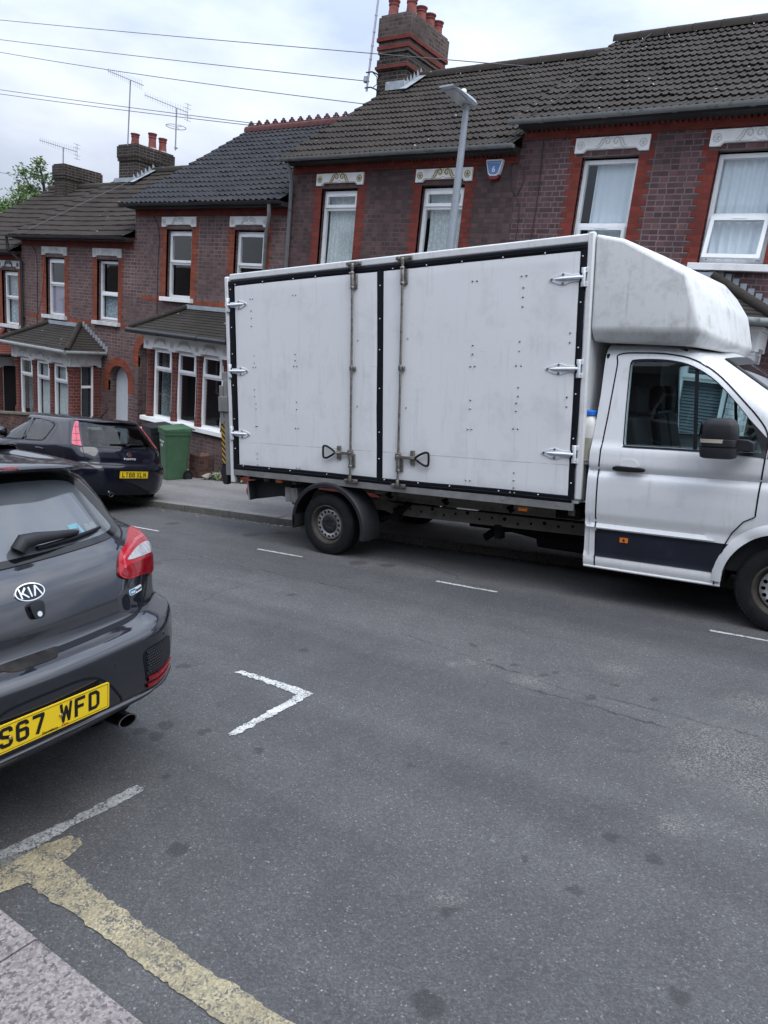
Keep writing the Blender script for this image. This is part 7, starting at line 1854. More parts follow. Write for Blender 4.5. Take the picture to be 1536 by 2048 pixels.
# ------------------------------------------------------------------ black hatchback on the far side
PR = car_thing('parked_car', 'glossy blue black hatchback parked beyond the tail of the white van', -8.67, 6.46, 0.0, -0.022, 'parked cars', lean=-0.105, pitch_=-0.018, size=0.915)
Pc = CarB(PR, PUNTO_RINGS)
p_win = [smooth_poly([(-2.95,1.005),(-2.62,1.225),(-2.32,1.345),(-2.02,1.375),(-1.99,1.372),(-1.975,1.34),(-1.955,1.04),(-1.965,1.015),(-2.0,1.01),(-2.4,.998)], 4), smooth_poly([(-1.865,1.035),(-1.88,1.35),(-1.87,1.378),(-1.84,1.382),(-1.55,1.372),(-1.28,1.335),(-1.20,1.305),(-1.185,1.27),(-1.27,1.10),(-1.33,1.045),(-1.38,1.033),(-1.60,1.022),(-1.84,1.015)], 4)]
gl_p = smooth_poly([(0.0,1.385),(0.35,1.378),(0.56,1.362),(0.62,1.30),(0.665,1.16),(0.70,1.045),(0.66,1.020),(0.45,1.010),(0.0,1.005)], 5, False); gl_p = gl_p+[(-a, z) for a, z in reversed(gl_p[1:-1])]
in_p = smooth_poly([(0.0,1.335),(0.35,1.328),(0.50,1.315),(0.545,1.27),(0.575,1.16),(0.60,1.075),(0.57,1.050),(0.40,1.043),(0.0,1.04)], 5, False); in_p = in_p+[(-a, z) for a, z in reversed(in_p[1:-1])]
pb = Pc.body(MAT['punto_paint'], [[(x_, z_) for x_, z_ in w_] for w_ in p_win], [[(a*.985, 1.19+(z-1.19)*.97) for a, z in in_p]], [(-0.78,.32,.345),(-3.29,.32,.345)])
Pc.patch(gl_p, 0.004, MAT['frit'], 'glass_border', pb, holes=[in_p], skirt=0.01)
MAT['punto_glass'] = glass('grey_hatch_glass', (0.42, 0.46, 0.46), ior=1.5, gain=0.8)
Pc.patch(in_p, 0.0035, MAT['punto_glass'], 'rear_window', pb, skirt=0.006)
lampp = smooth_poly([(0.60,1.395),(0.665,1.375),(0.72,1.31),(0.80,1.19),(0.865,1.06),(0.875,1.035),(0.82,1.02),(0.765,1.015),(0.735,1.02),(0.715,1.09),(0.685,1.19),(0.645,1.31)], 4)
for sg in (1, -1):
    q = [(a*sg, z) for a, z in lampp]; lo = Pc.patch(q if sg > 0 else q[::-1], 0.010, MAT['lamp_pink'], 'tail_light', PR, skirt=0.02, step=0.03)
    for z0, a0, a1 in ((1.30,.655,.72),(1.19,.69,.79),(1.09,.72,.835)): Pc.strip([(sg*a0, z0), (sg*a1, z0-.004)], 0.008, 0.0115, MAT['lamp_red2'], 'lens_rib', lo)
    Pc.strip([(sg*.672,1.36),(sg*.715,1.25),(sg*.765,1.12),(sg*.80,1.03)], 0.008, 0.0115, MAT['lamp_red'], 'lens_rib', lo)
    rf = rrect(0.70,0.90,0.40,0.45,0.02,3); rf = [(a*sg, z) for a, z in rf]; Pc.patch(rf if sg > 0 else rf[::-1], 0.004, MAT['lamp_red2'], 'bumper_reflector', PR, skirt=0.006)
seam = smooth_poly([(0.735,1.01),(0.735,0.90),(0.715,0.80),(0.66,0.765),(0.50,0.752),(0.25,0.748),(0.0,0.748)], 5, False); seam = seam+[(-a, z) for a, z in reversed(seam[:-1])]
tg = Pc.strip(seam, 0.010, 0.0012, MAT['seal'], 'tailgate', PR)
Pc.strip([(0.83,1.01),(0.84,0.85),(0.86,0.76),(0.78,0.74)], 0.006, 0.0012, MAT['seal'], 'shut_line', PR)
bz, br = 0.915, 0.040
ci = [(br*math.cos(t), bz+br*math.sin(t)) for t in [2*math.pi*k/28 for k in range(28)]]; ci2 = [(br*.72*math.cos(t), bz+br*.72*math.sin(t)) for t in [2*math.pi*k/28 for k in range(28)]]
bd = Pc.patch(ci, 0.006, MAT['chrome'], 'badge', tg, holes=[ci2], skirt=0.008); Pc.patch(ci2, 0.004, pm('badge_red', (0.10, 0.012, 0.02), 0.25), 'badge_field', bd, skirt=0.004)
Pc.letters('FIAT', 0.024, (0.0, bz), 0, 0.005, MAT['chrome'], 'badge_letters', bd, sx=0.8, bold=0.0004)
Pc.letters('PUNTO', 0.040, (0.0, 0.845), 0, 0.002, MAT['hinge'], 'model_letters', tg, sx=1.5, spacing=1.12, bold=0.0006)
Pc.patch(smooth_poly([(-0.16,1.385),(0.16,1.385),(0.165,1.40),(0.16,1.412),(-0.16,1.412),(-0.165,1.40)], 3), 0.006, MAT['lamp_red2'], 'high_brake_light', PR, skirt=0.008)
Pc.strip([(-0.62,1.392),(-0.3,1.398),(0,1.402),(0.3,1.398),(0.62,1.392)], 0.02, 0.010, MAT['punto_paint'], 'spoiler', pb, round_=0.006)
wp = MB(); q = Pc.C.arc([-0.02,0.06,0.2,0.32], [1.030,1.048,1.052,1.056], np.array([.02,.035,.03,.02])); wp.tube(q.tolist(), [.022,.02,.014,.010], 8); q = Pc.C.arc([-.28,-.1,.1,.32], [1.055,1.06,1.063,1.062], .014); wp.tube(q.tolist(), .011, 8); wp.build('rear_wiper', MAT['seal'], PR, smooth=60)
rec = smooth_poly([(-0.33,0.53),(-0.31,0.66),(-0.28,0.69),(0.28,0.69),(0.31,0.66),(0.33,0.53)], 4, False); Pc.strip(rec, 0.014, 0.0015, MAT['seal'], 'plate_recess', PR)
P0 = Pc.C.arc([0.0], [0.605], 0.022)[0]; number_plate(PR, tuple(P0), R(4), 0.0, [('LT66', -0.102), ('XLN', 0.134)])
ex = MB(); 
def ring_(r_, x_): return [(x_, -0.36+r_*math.cos(t), 0.285+r_*.85*math.sin(t)) for t in [2*math.pi*k/20 for k in range(20)]]
ex.grid([ring_(.036,-.4), ring_(.036,-.09), ring_(.044,-.085), ring_(.044,-.05), ring_(.036,-.05), ring_(.034,-.2)], wrap=True); ex.build('exhaust_tip', MAT['chrome'], PR, smooth=50)
for sg in (1, -1):
    m = MB()
    for w_ in p_win:
        cxx = sum(p[0] for p in w_)/len(w_); ol = resample([(cxx+(x-cxx)*1.03, 1.19+(z-1.19)*1.05) for x, z in w_], .04); hl = resample([(cxx+(x-cxx)*.965, 1.19+(z-1.19)*.94) for x, z in w_], .04)
        pts, tr = cdt(ol, [hl], .05); m.add(Pc.C.side([p[0] for p in pts], [p[1] for p in pts], .004, sg).tolist(), tr)
        g = MB(); pts, tr = cdt(hl, [], .06); g.add(Pc.C.side([p[0] for p in pts], [p[1] for p in pts], .002, sg).tolist(), tr); g.build('side_window', MAT['clear_glass'], pb, smooth=50, normals=False)
    m.build('window_trim', MAT['seal'], pb, smooth=50)
    dl = MB()
    for pth in ([(-1.92,1.39),(-1.91,1.0),(-1.90,.30)], [(-2.98,1.0),(-2.96,.32)], [(-1.08,1.27),(-1.12,1.08),(-1.22,.98),(-1.26,.85),(-1.24,.70)], [(-1.92,1.40),(-1.45,1.395),(-1.15,1.325),(-1.08,1.27)]):
        P = resample(pth, .05, False); a = Pc.C.side([p[0] for p in P], [p[1] for p in P], .001, sg); b2 = Pc.C.side([p[0]+.007 for p in P], [p[1]+.004 for p in P], .001, sg); dl.grid([a.tolist(), b2.tolist()])
    dl.build('door_seam', MAT['seal'], pb, smooth=50)
    for xs in (-1.42, -2.25):
        h_ = MB(); q = Pc.C.side([xs, xs+.04, xs+.14, xs+.18], [.90,.91,.91,.90], np.array([0,.03,.03,0]), sg); h_.tube(q.tolist(), .016, 8); h_.build('door_handle', MAT['punto_paint'], pb, smooth=60)
    for ax in (-0.78, -3.29):
        A_ = [(ax+.342*math.cos(t), .32+.342*math.sin(t)) for t in [math.pi*(-.06+1.12*k/30) for k in range(31)]]; B_ = [(ax+.368*math.cos(t), .32+.368*math.sin(t)) for t in [math.pi*(-.06+1.12*k/30) for k in range(31)]]
        m = MB(); a = Pc.C.side([p[0] for p in A_], [p[1] for p in A_], -.06, sg); b1 = Pc.C.side([p[0] for p in A_], [p[1] for p in A_], .006, sg); c1 = Pc.C.side([p[0] for p in B_], [p[1] for p in B_], .004, sg); d1 = Pc.C.side([p[0] for p in B_], [p[1] for p in B_], -.004, sg)
        m.grid([a.tolist(), b1.tolist(), c1.tolist(), d1.tolist()]); m.build('wheel_arch', MAT['punto_paint'], pb, smooth=60)
    mr = MB(); q = Pc.C.side([-2.85], [1.03], .09, sg)[0]; mr.lathe([(.001,-.09),(.06,-.08),(.08,-.03),(.08,.05),(.06,.07),(.001,.08)], tuple(q), 14, 'y'); mr.build('door_mirror', MAT['punto_paint'], pb, smooth=60)
    for wx in (-0.78, -3.29): wheel_parts(PR, wx, sg*.735, .30+sg*.072, .30, .19, .205, sg, steel=False, spokes=8)
m = MB(); m.box(-3.7, -.40, -.60, .60, .24, .42); m.box(-2.9, -.55, -.60, .60, .42, .60); m.box(-.95, -.35, -.58, .58, .60, .92); m.build('floor_pan', MAT['under'], pb, smooth=0)
seats(PR, pb, [(-1.25, (-.36, .36)), (-2.1, (-.36, .36))])
an = MB(); an.tube([(-1.02,0.02,1.475),(-0.94,0.02,1.53),(-0.78,0.02,1.66)], [.010,.008,.0035], 6); an.build('aerial', MAT['seal'], PR, smooth=60)
# ------------------------------------------------------------------ street lamp
lx, ly = -5.12, 8.75
Lp = thing('street_lamp', 'slim grey lamp post with flat head rising behind the white van', 'street lamp', (lx, ly, PZ(lx, ly)))
z0 = PZ(lx, ly)
m = MB(); m.lathe([(0.085, z0), (0.085, z0+1.2), (0.064, z0+1.26), (0.057, 3.05), (0.039, 4.74)], (lx, ly, 0), 18); m.build('post', pm('grey_lamp_post', (0.23,0.255,0.285), 0.55, metal=0.2, var=0.12, vscale=5, dirt=(0.22,0.24,0.25), dscale=9), Lp, smooth=40)
m = MB()
# head: flat, reaches out over the road, tipped up a little
d = Vector((-0.12, -1.0, 0)).normalized(); sd = Vector((-d.y, d.x, 0))
def hp(a, b, c): v_ = Vector((lx, ly, 4.78)) + d*a*1.15 + sd*b*1.15; return (v_.x, v_.y, 4.78 + c*1.15 + a*0.115)
prof = [(-0.10, 0.075, -0.012, 0.022), (-0.06, 0.095, -0.032, 0.032), (0.06, 0.105, -0.032, 0.034), (0.22, 0.105, -0.014, 0.026), (0.40, 0.10, 0.0, 0.016)]
rows = []
for a, w, zb, zt in prof: rows.append([hp(a, -w, (zb+zt)/2), hp(a, -w*0.85, zb), hp(a, w*0.85, zb), hp(a, w, (zb+zt)/2), hp(a, w*0.8, zt), hp(a, -w*0.8, zt)])
m.grid(rows, wrap=True); m.f.append(tuple(range(6))); n = len(m.v); m.f.append(tuple(range(n-6, n)))
hd = m.build('lamp_head', MAT['galv'], Lp, smooth=30)
m = MB(); q = hp(-0.02, 0, -0.09); m.lathe([(0.044, -0.07), (0.055, -0.045), (0.062, 0.0), (0.052, 0.035)], (lx, ly, 4.76), 14); m.build('spigot', MAT['pvc_grey'], Lp, smooth=40)
m = MB(); q = hp(0.08, 0, 0.03); m.lathe([(0.034, 0), (0.034, 0.022), (0.028, 0.024), (0.028, 0.04), (0.036, 0.042), (0.036, 0.066), (0.026, 0.08), (0.001, 0.083)], q, 16); m.build('photocell', MAT['upvc'], Lp, smooth=40)
m = MB(); m.add([hp(0.10,-0.08,-0.030), hp(0.10,0.08,-0.030), hp(0.34,0.08,-0.009), hp(0.34,-0.08,-0.009)], [(0,1,2,3)]); m.build('lamp_glass', pm('led_lens', (0.25,0.26,0.26), 0.2, coat=0.5), hd, smooth=0)

# ------------------------------------------------------------------ alarm box
ab = thing('alarm_box', 'white and blue alarm box with red base high on the brick wall', 'alarm box', (-5.55, YF, 4.42))
m = MB(); m.prism([(-5.70,4.535),(-5.69,4.55),(-5.42,4.55),(-5.41,4.535),(-5.46,4.34),(-5.50,4.315),(-5.60,4.315),(-5.64,4.34)], YF-0.085, YF-0.002); m.build('alarm_case', MAT['upvc'], ab, smooth=40, bevel=0.012)
m = MB(); m.prism([(-5.68,4.525),(-5.43,4.525),(-5.475,4.355),(-5.51,4.335),(-5.59,4.335),(-5.625,4.355)], YF-0.0885, YF-0.0855); m.build('alarm_panel', pm('alarm_blue', (0.11,0.22,0.48), 0.4), ab, smooth=0)
m = MB(); m.prism([(-5.645,4.335),(-5.455,4.335),(-5.46,4.285),(-5.51,4.262),(-5.60,4.262),(-5.64,4.285)], YF-0.075, YF-0.003); m.build('alarm_lens', pm('alarm_red', (0.16,0.012,0.02), 0.3), ab, smooth=40, bevel=0.01)
v_, f_ = text_mesh('6', 0.13, 0.0008, 0.001); m = MB(); m.add([(-5.55+p[0]*.9, YF-0.0897-p[2], 4.405+p[1]*.9) for p in v_], f_)
m.build('alarm_symbol', MAT['upvc'], ab, smooth=0)
m = MB()
for k in range(7): m.box(-5.645+k*0.028, -5.645+k*0.028+0.017, YF-0.0896, YF-0.0888, 4.495, 4.508)
m.build('alarm_print', pm('alarm_pale', (0.40,0.50,0.68), 0.5), ab, smooth=0)

# ------------------------------------------------------------------ bins, meter box, low walls
def wheelie_bin(x, y, rotz, mat, label, lettering=False, sc_=0.82):
    z = PZ(x, y)
    Bn = thing('wheelie_bin', label, 'bin', (x, y, z), 'wheelie bins on the pavement', world_parts=False, rot=(0, 0, rotz)); Bn.scale = (sc_, sc_, 0.97)
    m = MB(); rows = []
    for zz, w, d in ((0.0, .20, .215), (0.06, .215, .23), (0.10, .212, .228), (0.88, .275, .285), (0.885, .292, .302), (0.945, .295, .305)):
        rows.append([(a*1.0, b, zz) for a, b in rrect(-w, w, -d, d, 0.045, 4)])
    m.grid(rows, wrap=True); m.f.append(tuple(reversed(range(len(rows[0])))))
    body = m.build('bin_body', mat, Bn, smooth=40)
    m = MB(); rows = []
    for zz, w, d in ((0.946, .302, .312), (0.985, .305, .315), (1.005, .295, .305), (1.03, .22, .24), (1.038, .001, .001)):
        rows.append([(a, b, zz+(0.02*(b/d) if zz > 1.0 else 0)) for a, b in rrect(-w, w, -d, d, 0.05 if w > .01 else .0004, 4)])
    m.grid(rows, wrap=True); m.tube([(-.26,.33,1.0),(-.26,.36,.99),(.26,.36,.99),(.26,.33,1.0)], .015, 8); m.build('bin_lid', mat, Bn, smooth=40)
    for sx in (-1, 1):
        m = MB(); m.lathe([(.02,-.03),(.10,-.03),(.105,-.02),(.105,.02),(.10,.03),(.02,.03)], (sx*.265, .245, .105), 22, 'x'); w = m.build('bin_wheel', MAT['tyre'], Bn, smooth=40)
        m = MB(); m.lathe([(.001,sx*.034),(.03,sx*.036),(.035,sx*.031),(.07,sx*.031),(.075,sx*.034)], (sx*.265, .245, .105), 20, 'x'); m.build('wheel_hub', MAT['plastic_dark'], w, smooth=40)
    if lettering:
        for txt, sz, zz in (('RECYCLING BIN', .042, .735), ('LUTON', .050, .665)):
            v_, f_ = text_mesh(txt, sz, .0006, .0006); m = MB(); m.add([(-.02+p[0], -0.2345-(zz-.1)/.78*.057-.0035-p[2], zz+p[1]) for p in v_], f_); m.build('bin_lettering', MAT['upvc'], Bn, smooth=0)
        m = MB()
        for a, b, c, d_ in ((-.10,.06,.632,.636),(-.10,.06,.690,.694),(-.10,-.096,.632,.694),(.056,.06,.632,.694)): m.box(a, b, -.2345-(.66-.1)/.78*.057-.0045, -.2345-(.66-.1)/.78*.057-.0035, c, d_)
        m.build('bin_print', MAT['upvc'], Bn, smooth=0)
    return Bn
wheelie_bin(-10.52, 8.74, R(-22), pm('green_bin_plastic', (0.048,0.112,0.058), 0.45, var=0.15, vscale=6, dirt=(0.11,0.15,0.10), dscale=5, dlo=0.58, dhi=0.9), 'green recycling bin with white print beside the brick stub', True)
wheelie_bin(-11.25, 8.95, R(-15), pm('black_bin_plastic', (0.014,0.015,0.017), 0.45, var=0.2), 'black wheeled bin behind the green one')
mb_ = thing('meter_box', 'white meter box under the bay sill behind the bins', 'meter box', (-12.25, 9.5, -0.74))
m = MB(); m.box(-12.58, -11.95, 9.42, 9.79, -0.90, -0.60); m.prism([(9.40,-0.60),(9.79,-0.56),(9.79,-0.595),(9.40,-0.615)], -12.60, -11.93, 'x'); m.build('box_case', MAT['upvc'], mb_, smooth=0, bevel=0.012)
def low_wall(name, x0, x1, y0, y1, top, label, mat, cope=True):
    T_ = thing(name, label, 'wall', ((x0+x1)/2, (y0+y1)/2, PZ((x0+x1)/2, y0)))
    m = MB(); m.add([(x0,y0,PZ(x0,y0)-.1),(x1,y0,PZ(x1,y0)-.1),(x1,y1,PZ(x1,y1)-.1),(x0,y1,PZ(x0,y1)-.1),(x0,y0,top(x0)),(x1,y0,top(x1)),(x1,y1,top(x1)),(x0,y1,top(x0))], [(0,1,2,3),(4,5,6,7),(0,1,5,4),(1,2,6,5),(2,3,7,6),(3,0,4,7)])
    m.build('wall_brick', mat, T_, smooth=0, bevel=.006)
    if cope:
        m = MB(); m.add([(x0-.02,y0-.03,top(x0)+.001),(x1+.02,y0-.03,top(x1)+.001),(x1+.02,y1+.03,top(x1)+.001),(x0-.02,y1+.03,top(x0)+.001),(x0-.02,y0-.02,top(x0)+.06),(x1+.02,y0-.02,top(x1)+.06),(x1+.02,y1+.02,top(x1)+.06),(x0-.02,y1+.02,top(x0)+.06)], [(0,1,2,3),(4,5,6,7),(0,1,5,4),(1,2,6,5),(2,3,7,6),(3,0,4,7)])
        m.build('coping', pm('mossy_coping_'+name, (.10,.09,.07), .9, var=.4, vscale=6, bmp=.4, bscale=30), T_, smooth=0, bevel=.012)
    return T_
low_wall('garden_wall', -18.9, -14.35, 9.02, 9.22, lambda x: PZ(x, 9)+1.02, 'low brick garden wall behind the black hatchback', MAT['brick_wall'])
low_wall('garden_wall', -10.46, -10.13, 9.05, 9.38, lambda x: -.74, 'short brick stub of wall beside the green bin', MAT['brick_wall'], False)
low_wall('garden_wall', -9.55, -5.9, 9.02, 9.22, lambda x: PZ(x, 9)+.16, 'knee high red brick edging behind the rear of the van', MAT['brick_red'], False)
# rubble and weeds at the foot of the wall beside the tail of the van
rr = random.Random(11); m = MB()
for k in range(44):
    x = rr.uniform(-10.0, -8.9); y = rr.uniform(9.0, 9.7); s_ = rr.uniform(.03, .11); z = PZ(x, y) + .05
    P = [Vector((rr.gauss(0,1), rr.gauss(0,1), rr.gauss(0,1)*.7)).normalized()*s_*rr.uniform(.7,1.1) for _ in range(10)]
    bm = bmesh.new()
    for p in P: bm.verts.new(p)
    bmesh.ops.convex_hull(bm, input=bm.verts); bm.verts.ensure_lookup_table(); bm.faces.ensure_lookup_table()
    m.add([(v.co.x+x, v.co.y+y, v.co.z+z+rr.uniform(0,.12)*(9.9-abs(y))*.1) for v in bm.verts], [tuple(v.index for v in f.verts) for f in bm.faces]); bm.free()
o = m.build('rubble', pm('broken_stone', (.24,.22,.18), .95, var=.5, vscale=4, bmp=.5), smooth=30); tag(o, 'heap of broken stone by the house wall near the tail of the van', 'rubble', kind='stuff')
m = MB()
for k in range(150):
    x = rr.gauss(-9.45, .25); y = rr.uniform(8.98, 9.35); z = PZ(x, y)
    a = rr.uniform(0, 6.28); h = rr.uniform(.05, .16); w = rr.uniform(.015, .035); dx, dy = math.cos(a)*h*.7, math.sin(a)*h*.7
    m.add([(x-w*math.sin(a),y+w*math.cos(a),z+h*.3),(x,y,z),(x+w*math.sin(a),y-w*math.cos(a),z+h*.3),(x+dx,y+dy,z+h)], [(0,1,2,3)])
o = m.build('weeds', pm('weed_leaf', (.07,.14,.03), .7, var=.4, vscale=8), smooth=0); tag(o, 'green weeds sprouting between the brick stub and the van', 'weeds', kind='stuff')

# ------------------------------------------------------------------ aerials
def yagi(name, label, foot, top, d, length, n, back=0.3, loop=None, refl=True):
    A = thing(name, label, 'aerial', foot, 'television aerials on the chimneys')
    m = MB(); m.tube([foot, top], .018, 8); m.box(foot[0]-.04, foot[0]+.04, foot[1]-.01, foot[1]+.05, foot[2]+.05, foot[2]+.08); m.build('mast', MAT['alu'], A, smooth=50)
    dv = Vector(d).normalized(); tv = Vector(top)
    p0 = tv - dv*length*(1-back); p1 = tv + dv*length*back
    m = MB(); m.tube([tuple(p0), tuple(p1)], .012, 6); bm_ = m.build('boom', MAT['alu'], A, smooth=50)
    m = MB()
    for k in range(n):
        c = p0 + (p1-p0)*(k+.3)/n; h = .075 + .05*k/n
        m.tube([(c.x, c.y, c.z-h), (c.x, c.y, c.z+h)], .0045, 4)
    if refl:
        sd = Vector((-dv.y, dv.x, 0))
        for q in (-.2, -.1, .1, .2): m.tube([tuple(p1+Vector((0,0,q))-sd*.12), tuple(p1+Vector((0,0,q))+sd*.12)], .006, 5)
        m.tube([tuple(p1-Vector((0,0,.22))), tuple(p1+Vector((0,0,.22)))], .008, 5)
    m.build('elements', MAT['alu'], A, smooth=0)
    if loop: 
        m = MB(); m.tube([(loop[0]+.27*math.cos(t), loop[1]+.27*math.sin(t), loop[2]) for t in [k*.2618 for k in range(24)]], .009, 5, closed=True)
        for a in (0, 2.1, 4.2): m.tube([loop, (loop[0]+.27*math.cos(a), loop[1]+.27*math.sin(a), loop[2])], .006, 5)
        m.build('halo_element', MAT['alu'], A, smooth=60)
    return A
yagi('tv_aerial', 'tall television aerial rising from the chimney with three pots', (-18.28,13.28,6.0), (-18.22,13.3,7.72), (1,0,-.33), 1.62, 17, .35, refl=False)
yagi('tv_aerial', 'television aerial with ring element behind the three chimney pots', (-17.55,14.3,6.2), (-17.55,14.3,7.28), (1,0,-.32), 1.95, 17, .25, (-17.55,14.3,6.80))
yagi('tv_aerial', 'small television aerial on the potless chimney at far end', (-21.85,13.6,5.75), (-21.83,13.6,6.32), (1,.1,-.22), 1.75, 17, .36)
ms = thing('aerial_mast', 'bare thin mast bracketed to the tall brick chimney', 'mast', (-10.14,13.2,6.75))
m = MB(); m.tube([(-10.165,13.18,6.70),(-10.06,13.18,8.45),(-10.03,13.18,8.9)], .022, 8)
for z in (7.3,7.55,7.8,8.1): m.tube([(-10.165+.06*(z-6.7),13.18,z-.015),(-10.165+.06*(z-6.7),13.18,z+.015)], .029, 8)
m.build('pole', pm('pale_mast', (.42,.42,.50), .5, metal=.4), ms, smooth=50)
m = MB(); 
for z in (6.76, 7.05): m.tube([(-10.20,13.16,z),(-10.05,13.16,z),(-10.0,13.28,z-.01),(-9.98,13.34,z-.05)], .014, 6)
m.tube([(-10.05,13.16,7.05),(-9.98,13.25,6.98),(-9.97,13.26,6.84),(-10.03,13.2,6.76)], .01, 6); m.build('bracket', MAT['pvc_black'], ms, smooth=50)
m = MB(); m.box(-10.235,-10.15,13.13,13.20,6.86,6.98); m.build('junction_box', MAT['galv'], ms, smooth=0, bevel=.006)

# ------------------------------------------------------------------ overhead wires
def wire(label, a, b, sag, r=.0085, mat='cable', n=24):
    m = MB(); P = []
    for k in range(n+1):
        t = k/n; P.append((a[0]+(b[0]-a[0])*t, a[1]+(b[1]-a[1])*t, a[2]+(b[2]-a[2])*t - sag*4*t*(1-t)))
    m.tube(P, r, 5); o = m.build('overhead_wire', MAT[mat], smooth=60); tag(o, label, 'wire', 'telephone wires slung across the street'); return o
MAT['wire_grey'] = pm('weathered_wire', (.10,.10,.11), .6)
W0 = (-34.0, 13.0)
wire('highest overhead wire, passing in front of the tall chimney', (-34,13,11.62), (-6.35,13.05,6.72), .05, mat='wire_grey')
wire('overhead wire ending at the mast bracket on the tall chimney', (-34,13,11.12), (-10.05,13.1,6.85), .06, mat='wire_grey')
wire('overhead wire sagging to the roof edge just below the tall chimney', (-34,13,11.0), (-9.95,13.0,6.38), .16, mat='wire_grey')
wire('upper of the two close wires reaching the crested ridge', (-34,13,9.52), (-13.35,13.2,6.30), .05, mat='wire_grey')
wire('lower of the two close wires reaching the crested ridge', (-34,13,9.38), (-13.35,13.2,6.25), .07, mat='wire_grey')
wire('short low wire running into the bushy green tree', (-34,14,6.9), (-23.5,14,5.55), .05, mat='wire_grey')
# slack cables lying on roofs and walls
def cable(label, P, r=.007, mat='cable', name='wall_cable', grp=None):
    m = MB(); m.tube(smooth_poly(P, 6, False), r, 5); o = m.build(name, MAT[mat], smooth=60); tag(o, label, 'cable', grp); return o
sl4 = (5.56-3.29)/(YR-(YF-.27)); f4 = lambda y: 3.29+.03+sl4*(y-(YF-.27))+.075
cable('thin pale cable lying down the old roof from the chimney with three pots', [(-17.8,13.5,f4(13.5)),(-17.95,12.8,f4(12.8)),(-18.1,12.0,f4(12.0)),(-18.2,11.2,f4(11.2)),(-18.3,10.45,f4(10.45))], .009, 'wire_grey', 'roof_cable')
sl1 = (7.27-4.98)/(YR-(YF-.27)); f1 = lambda y: 4.98+.03+sl1*(y-(YF-.27))+.07
cable('black cable trailing down the topmost roof where it steps up', [(-4.55,13.85,f1(13.85)),(-4.62,12.8,f1(12.8)),(-4.74,11.6,f1(11.6)),(-4.78,10.9,f1(10.9)),(-4.98,10.35,f1(10.35)-.02),(-5.05,10.28,4.98)], .008, 'cable', 'roof_cable')
cable('black cable hanging down bricks beside the alarm box', [(-5.30,10.585,4.60),(-5.26,10.588,4.2),(-5.08,10.59,3.9),(-5.06,10.59,3.4),(-5.10,10.59,2.2),(-5.1,10.59,.6)], .007)
cable('thin cable looping from the eaves beside the open casement house edge', [(-5.28,10.585,4.55),(-5.10,10.57,4.42),(-5.06,10.585,4.25),(-5.14,10.588,4.05)], .006)
cable('dark cable running straight down bricks of the topmost house', [(-4.83,10.59,4.78),(-4.80,10.59,4.0),(-4.82,10.59,2.9),(-4.82,10.59,1.0)], .007)
cable('black cable down the bricks beside an upper window under the dark roof', [(-13.65,10.585,3.8),(-13.45,10.585,3.45),(-13.47,10.588,2.6),(-13.46,10.588,1.2),(-13.46,10.588,.3)], .007)
cable('orange flex drooping beside the mauve film window', [(-17.95,10.585,2.85),(-18.0,10.58,2.3),(-18.12,10.57,1.75),(-18.2,10.585,1.45),(-18.28,10.588,1.3),(-18.25,10.588,.3)], .008, 'orange_flex' if 'orange_flex' in MAT else 'cable') if False else None
MAT['orange_flex'] = pm('faded_orange_flex', (.42,.16,.10), .6)
cable('orange flex drooping beside the mauve film window', [(-17.86,10.585,2.85),(-17.92,10.58,2.3),(-18.04,10.57,1.75),(-18.2,10.585,1.45),(-18.28,10.588,1.3),(-18.25,10.588,.3)], .009, 'orange_flex')
cable('black cable down the bricks between black downpipe and orange flex', [(-18.45,10.585,3.1),(-18.2,10.588,2.85),(-18.2,10.588,1.8),(-18.22,10.588,.4)], .007)
cable('black pipe run along the wall under a white bay sill', [(-12.1,9.76,-.47),(-11.3,9.79,-.48),(-10.35,9.79,-.5)], .02)

# ------------------------------------------------------------------ trees beyond the roofs
def tree(label, x, y, zb, h, cr, seed, leaves=2600):
    T_ = thing('broadleaf_tree', label, 'tree', (x, y, zb), 'trees beyond the rooftops'); rr = random.Random(seed)
    m = MB(); m.tube([(x,y,zb),(x+.1,y,zb+h*.3),(x-.1,y+.1,zb+h*.6),(x,y,zb+h*.9)], [h*.03,h*.022,h*.014,.02], 8)
    cl = []
    for k in range(16):
        a = rr.uniform(0,6.28); t = rr.uniform(.35,.85); L_ = cr*rr.uniform(.6,1.0); b = Vector((x,y,zb+h*t)); e = b+Vector((math.cos(a)*L_, math.sin(a)*L_, h*rr.uniform(.05,.22)))
        m.tube([tuple(b), tuple((b+e)/2+Vector((0,0,.1))), tuple(e)], [h*.010,h*.007,.015], 5); cl += [e, (b+e*1.0)/2+Vector((0,0,.3))]
    m.build('trunk', pm('bark_'+str(seed), (.07,.055,.042), .95, var=.3), T_, smooth=60)
    cl += [Vector((x+rr.gauss(0,cr*.35), y+rr.gauss(0,cr*.35), zb+h*rr.uniform(.6,1.0))) for _ in range(26)]
    m = MB()
    for k in range(leaves):
        c = rr.choice(cl); p = c + Vector((rr.gauss(0,cr*.17), rr.gauss(0,cr*.17), rr.gauss(0,cr*.15))); s_ = rr.uniform(.05,.10)
        u = Vector((rr.gauss(0,1),rr.gauss(0,1),rr.gauss(0,1)*.5)).normalized(); v = u.cross(Vector((rr.gauss(0,1),rr.gauss(0,1),rr.gauss(0,1)))).normalized()
        m.add([tuple(p-u*s_), tuple(p+v*s_*.45), tuple(p+u*s_), tuple(p-v*s_*.45)], [(0,1,2,3)])
    m.build('crown', MAT['leaf'], T_, smooth=0)
    return T_
m_, N, L, b = nodes_of('green_leaf'); p = pos(N)
L.new(ramp(N, L, noise(N, L, p, 1.3, 5), [(.3,(.045,.10,.018)),(.7,(.12,.20,.04))]), b.inputs['Base Color']); b.inputs['Roughness'].default_value = .6
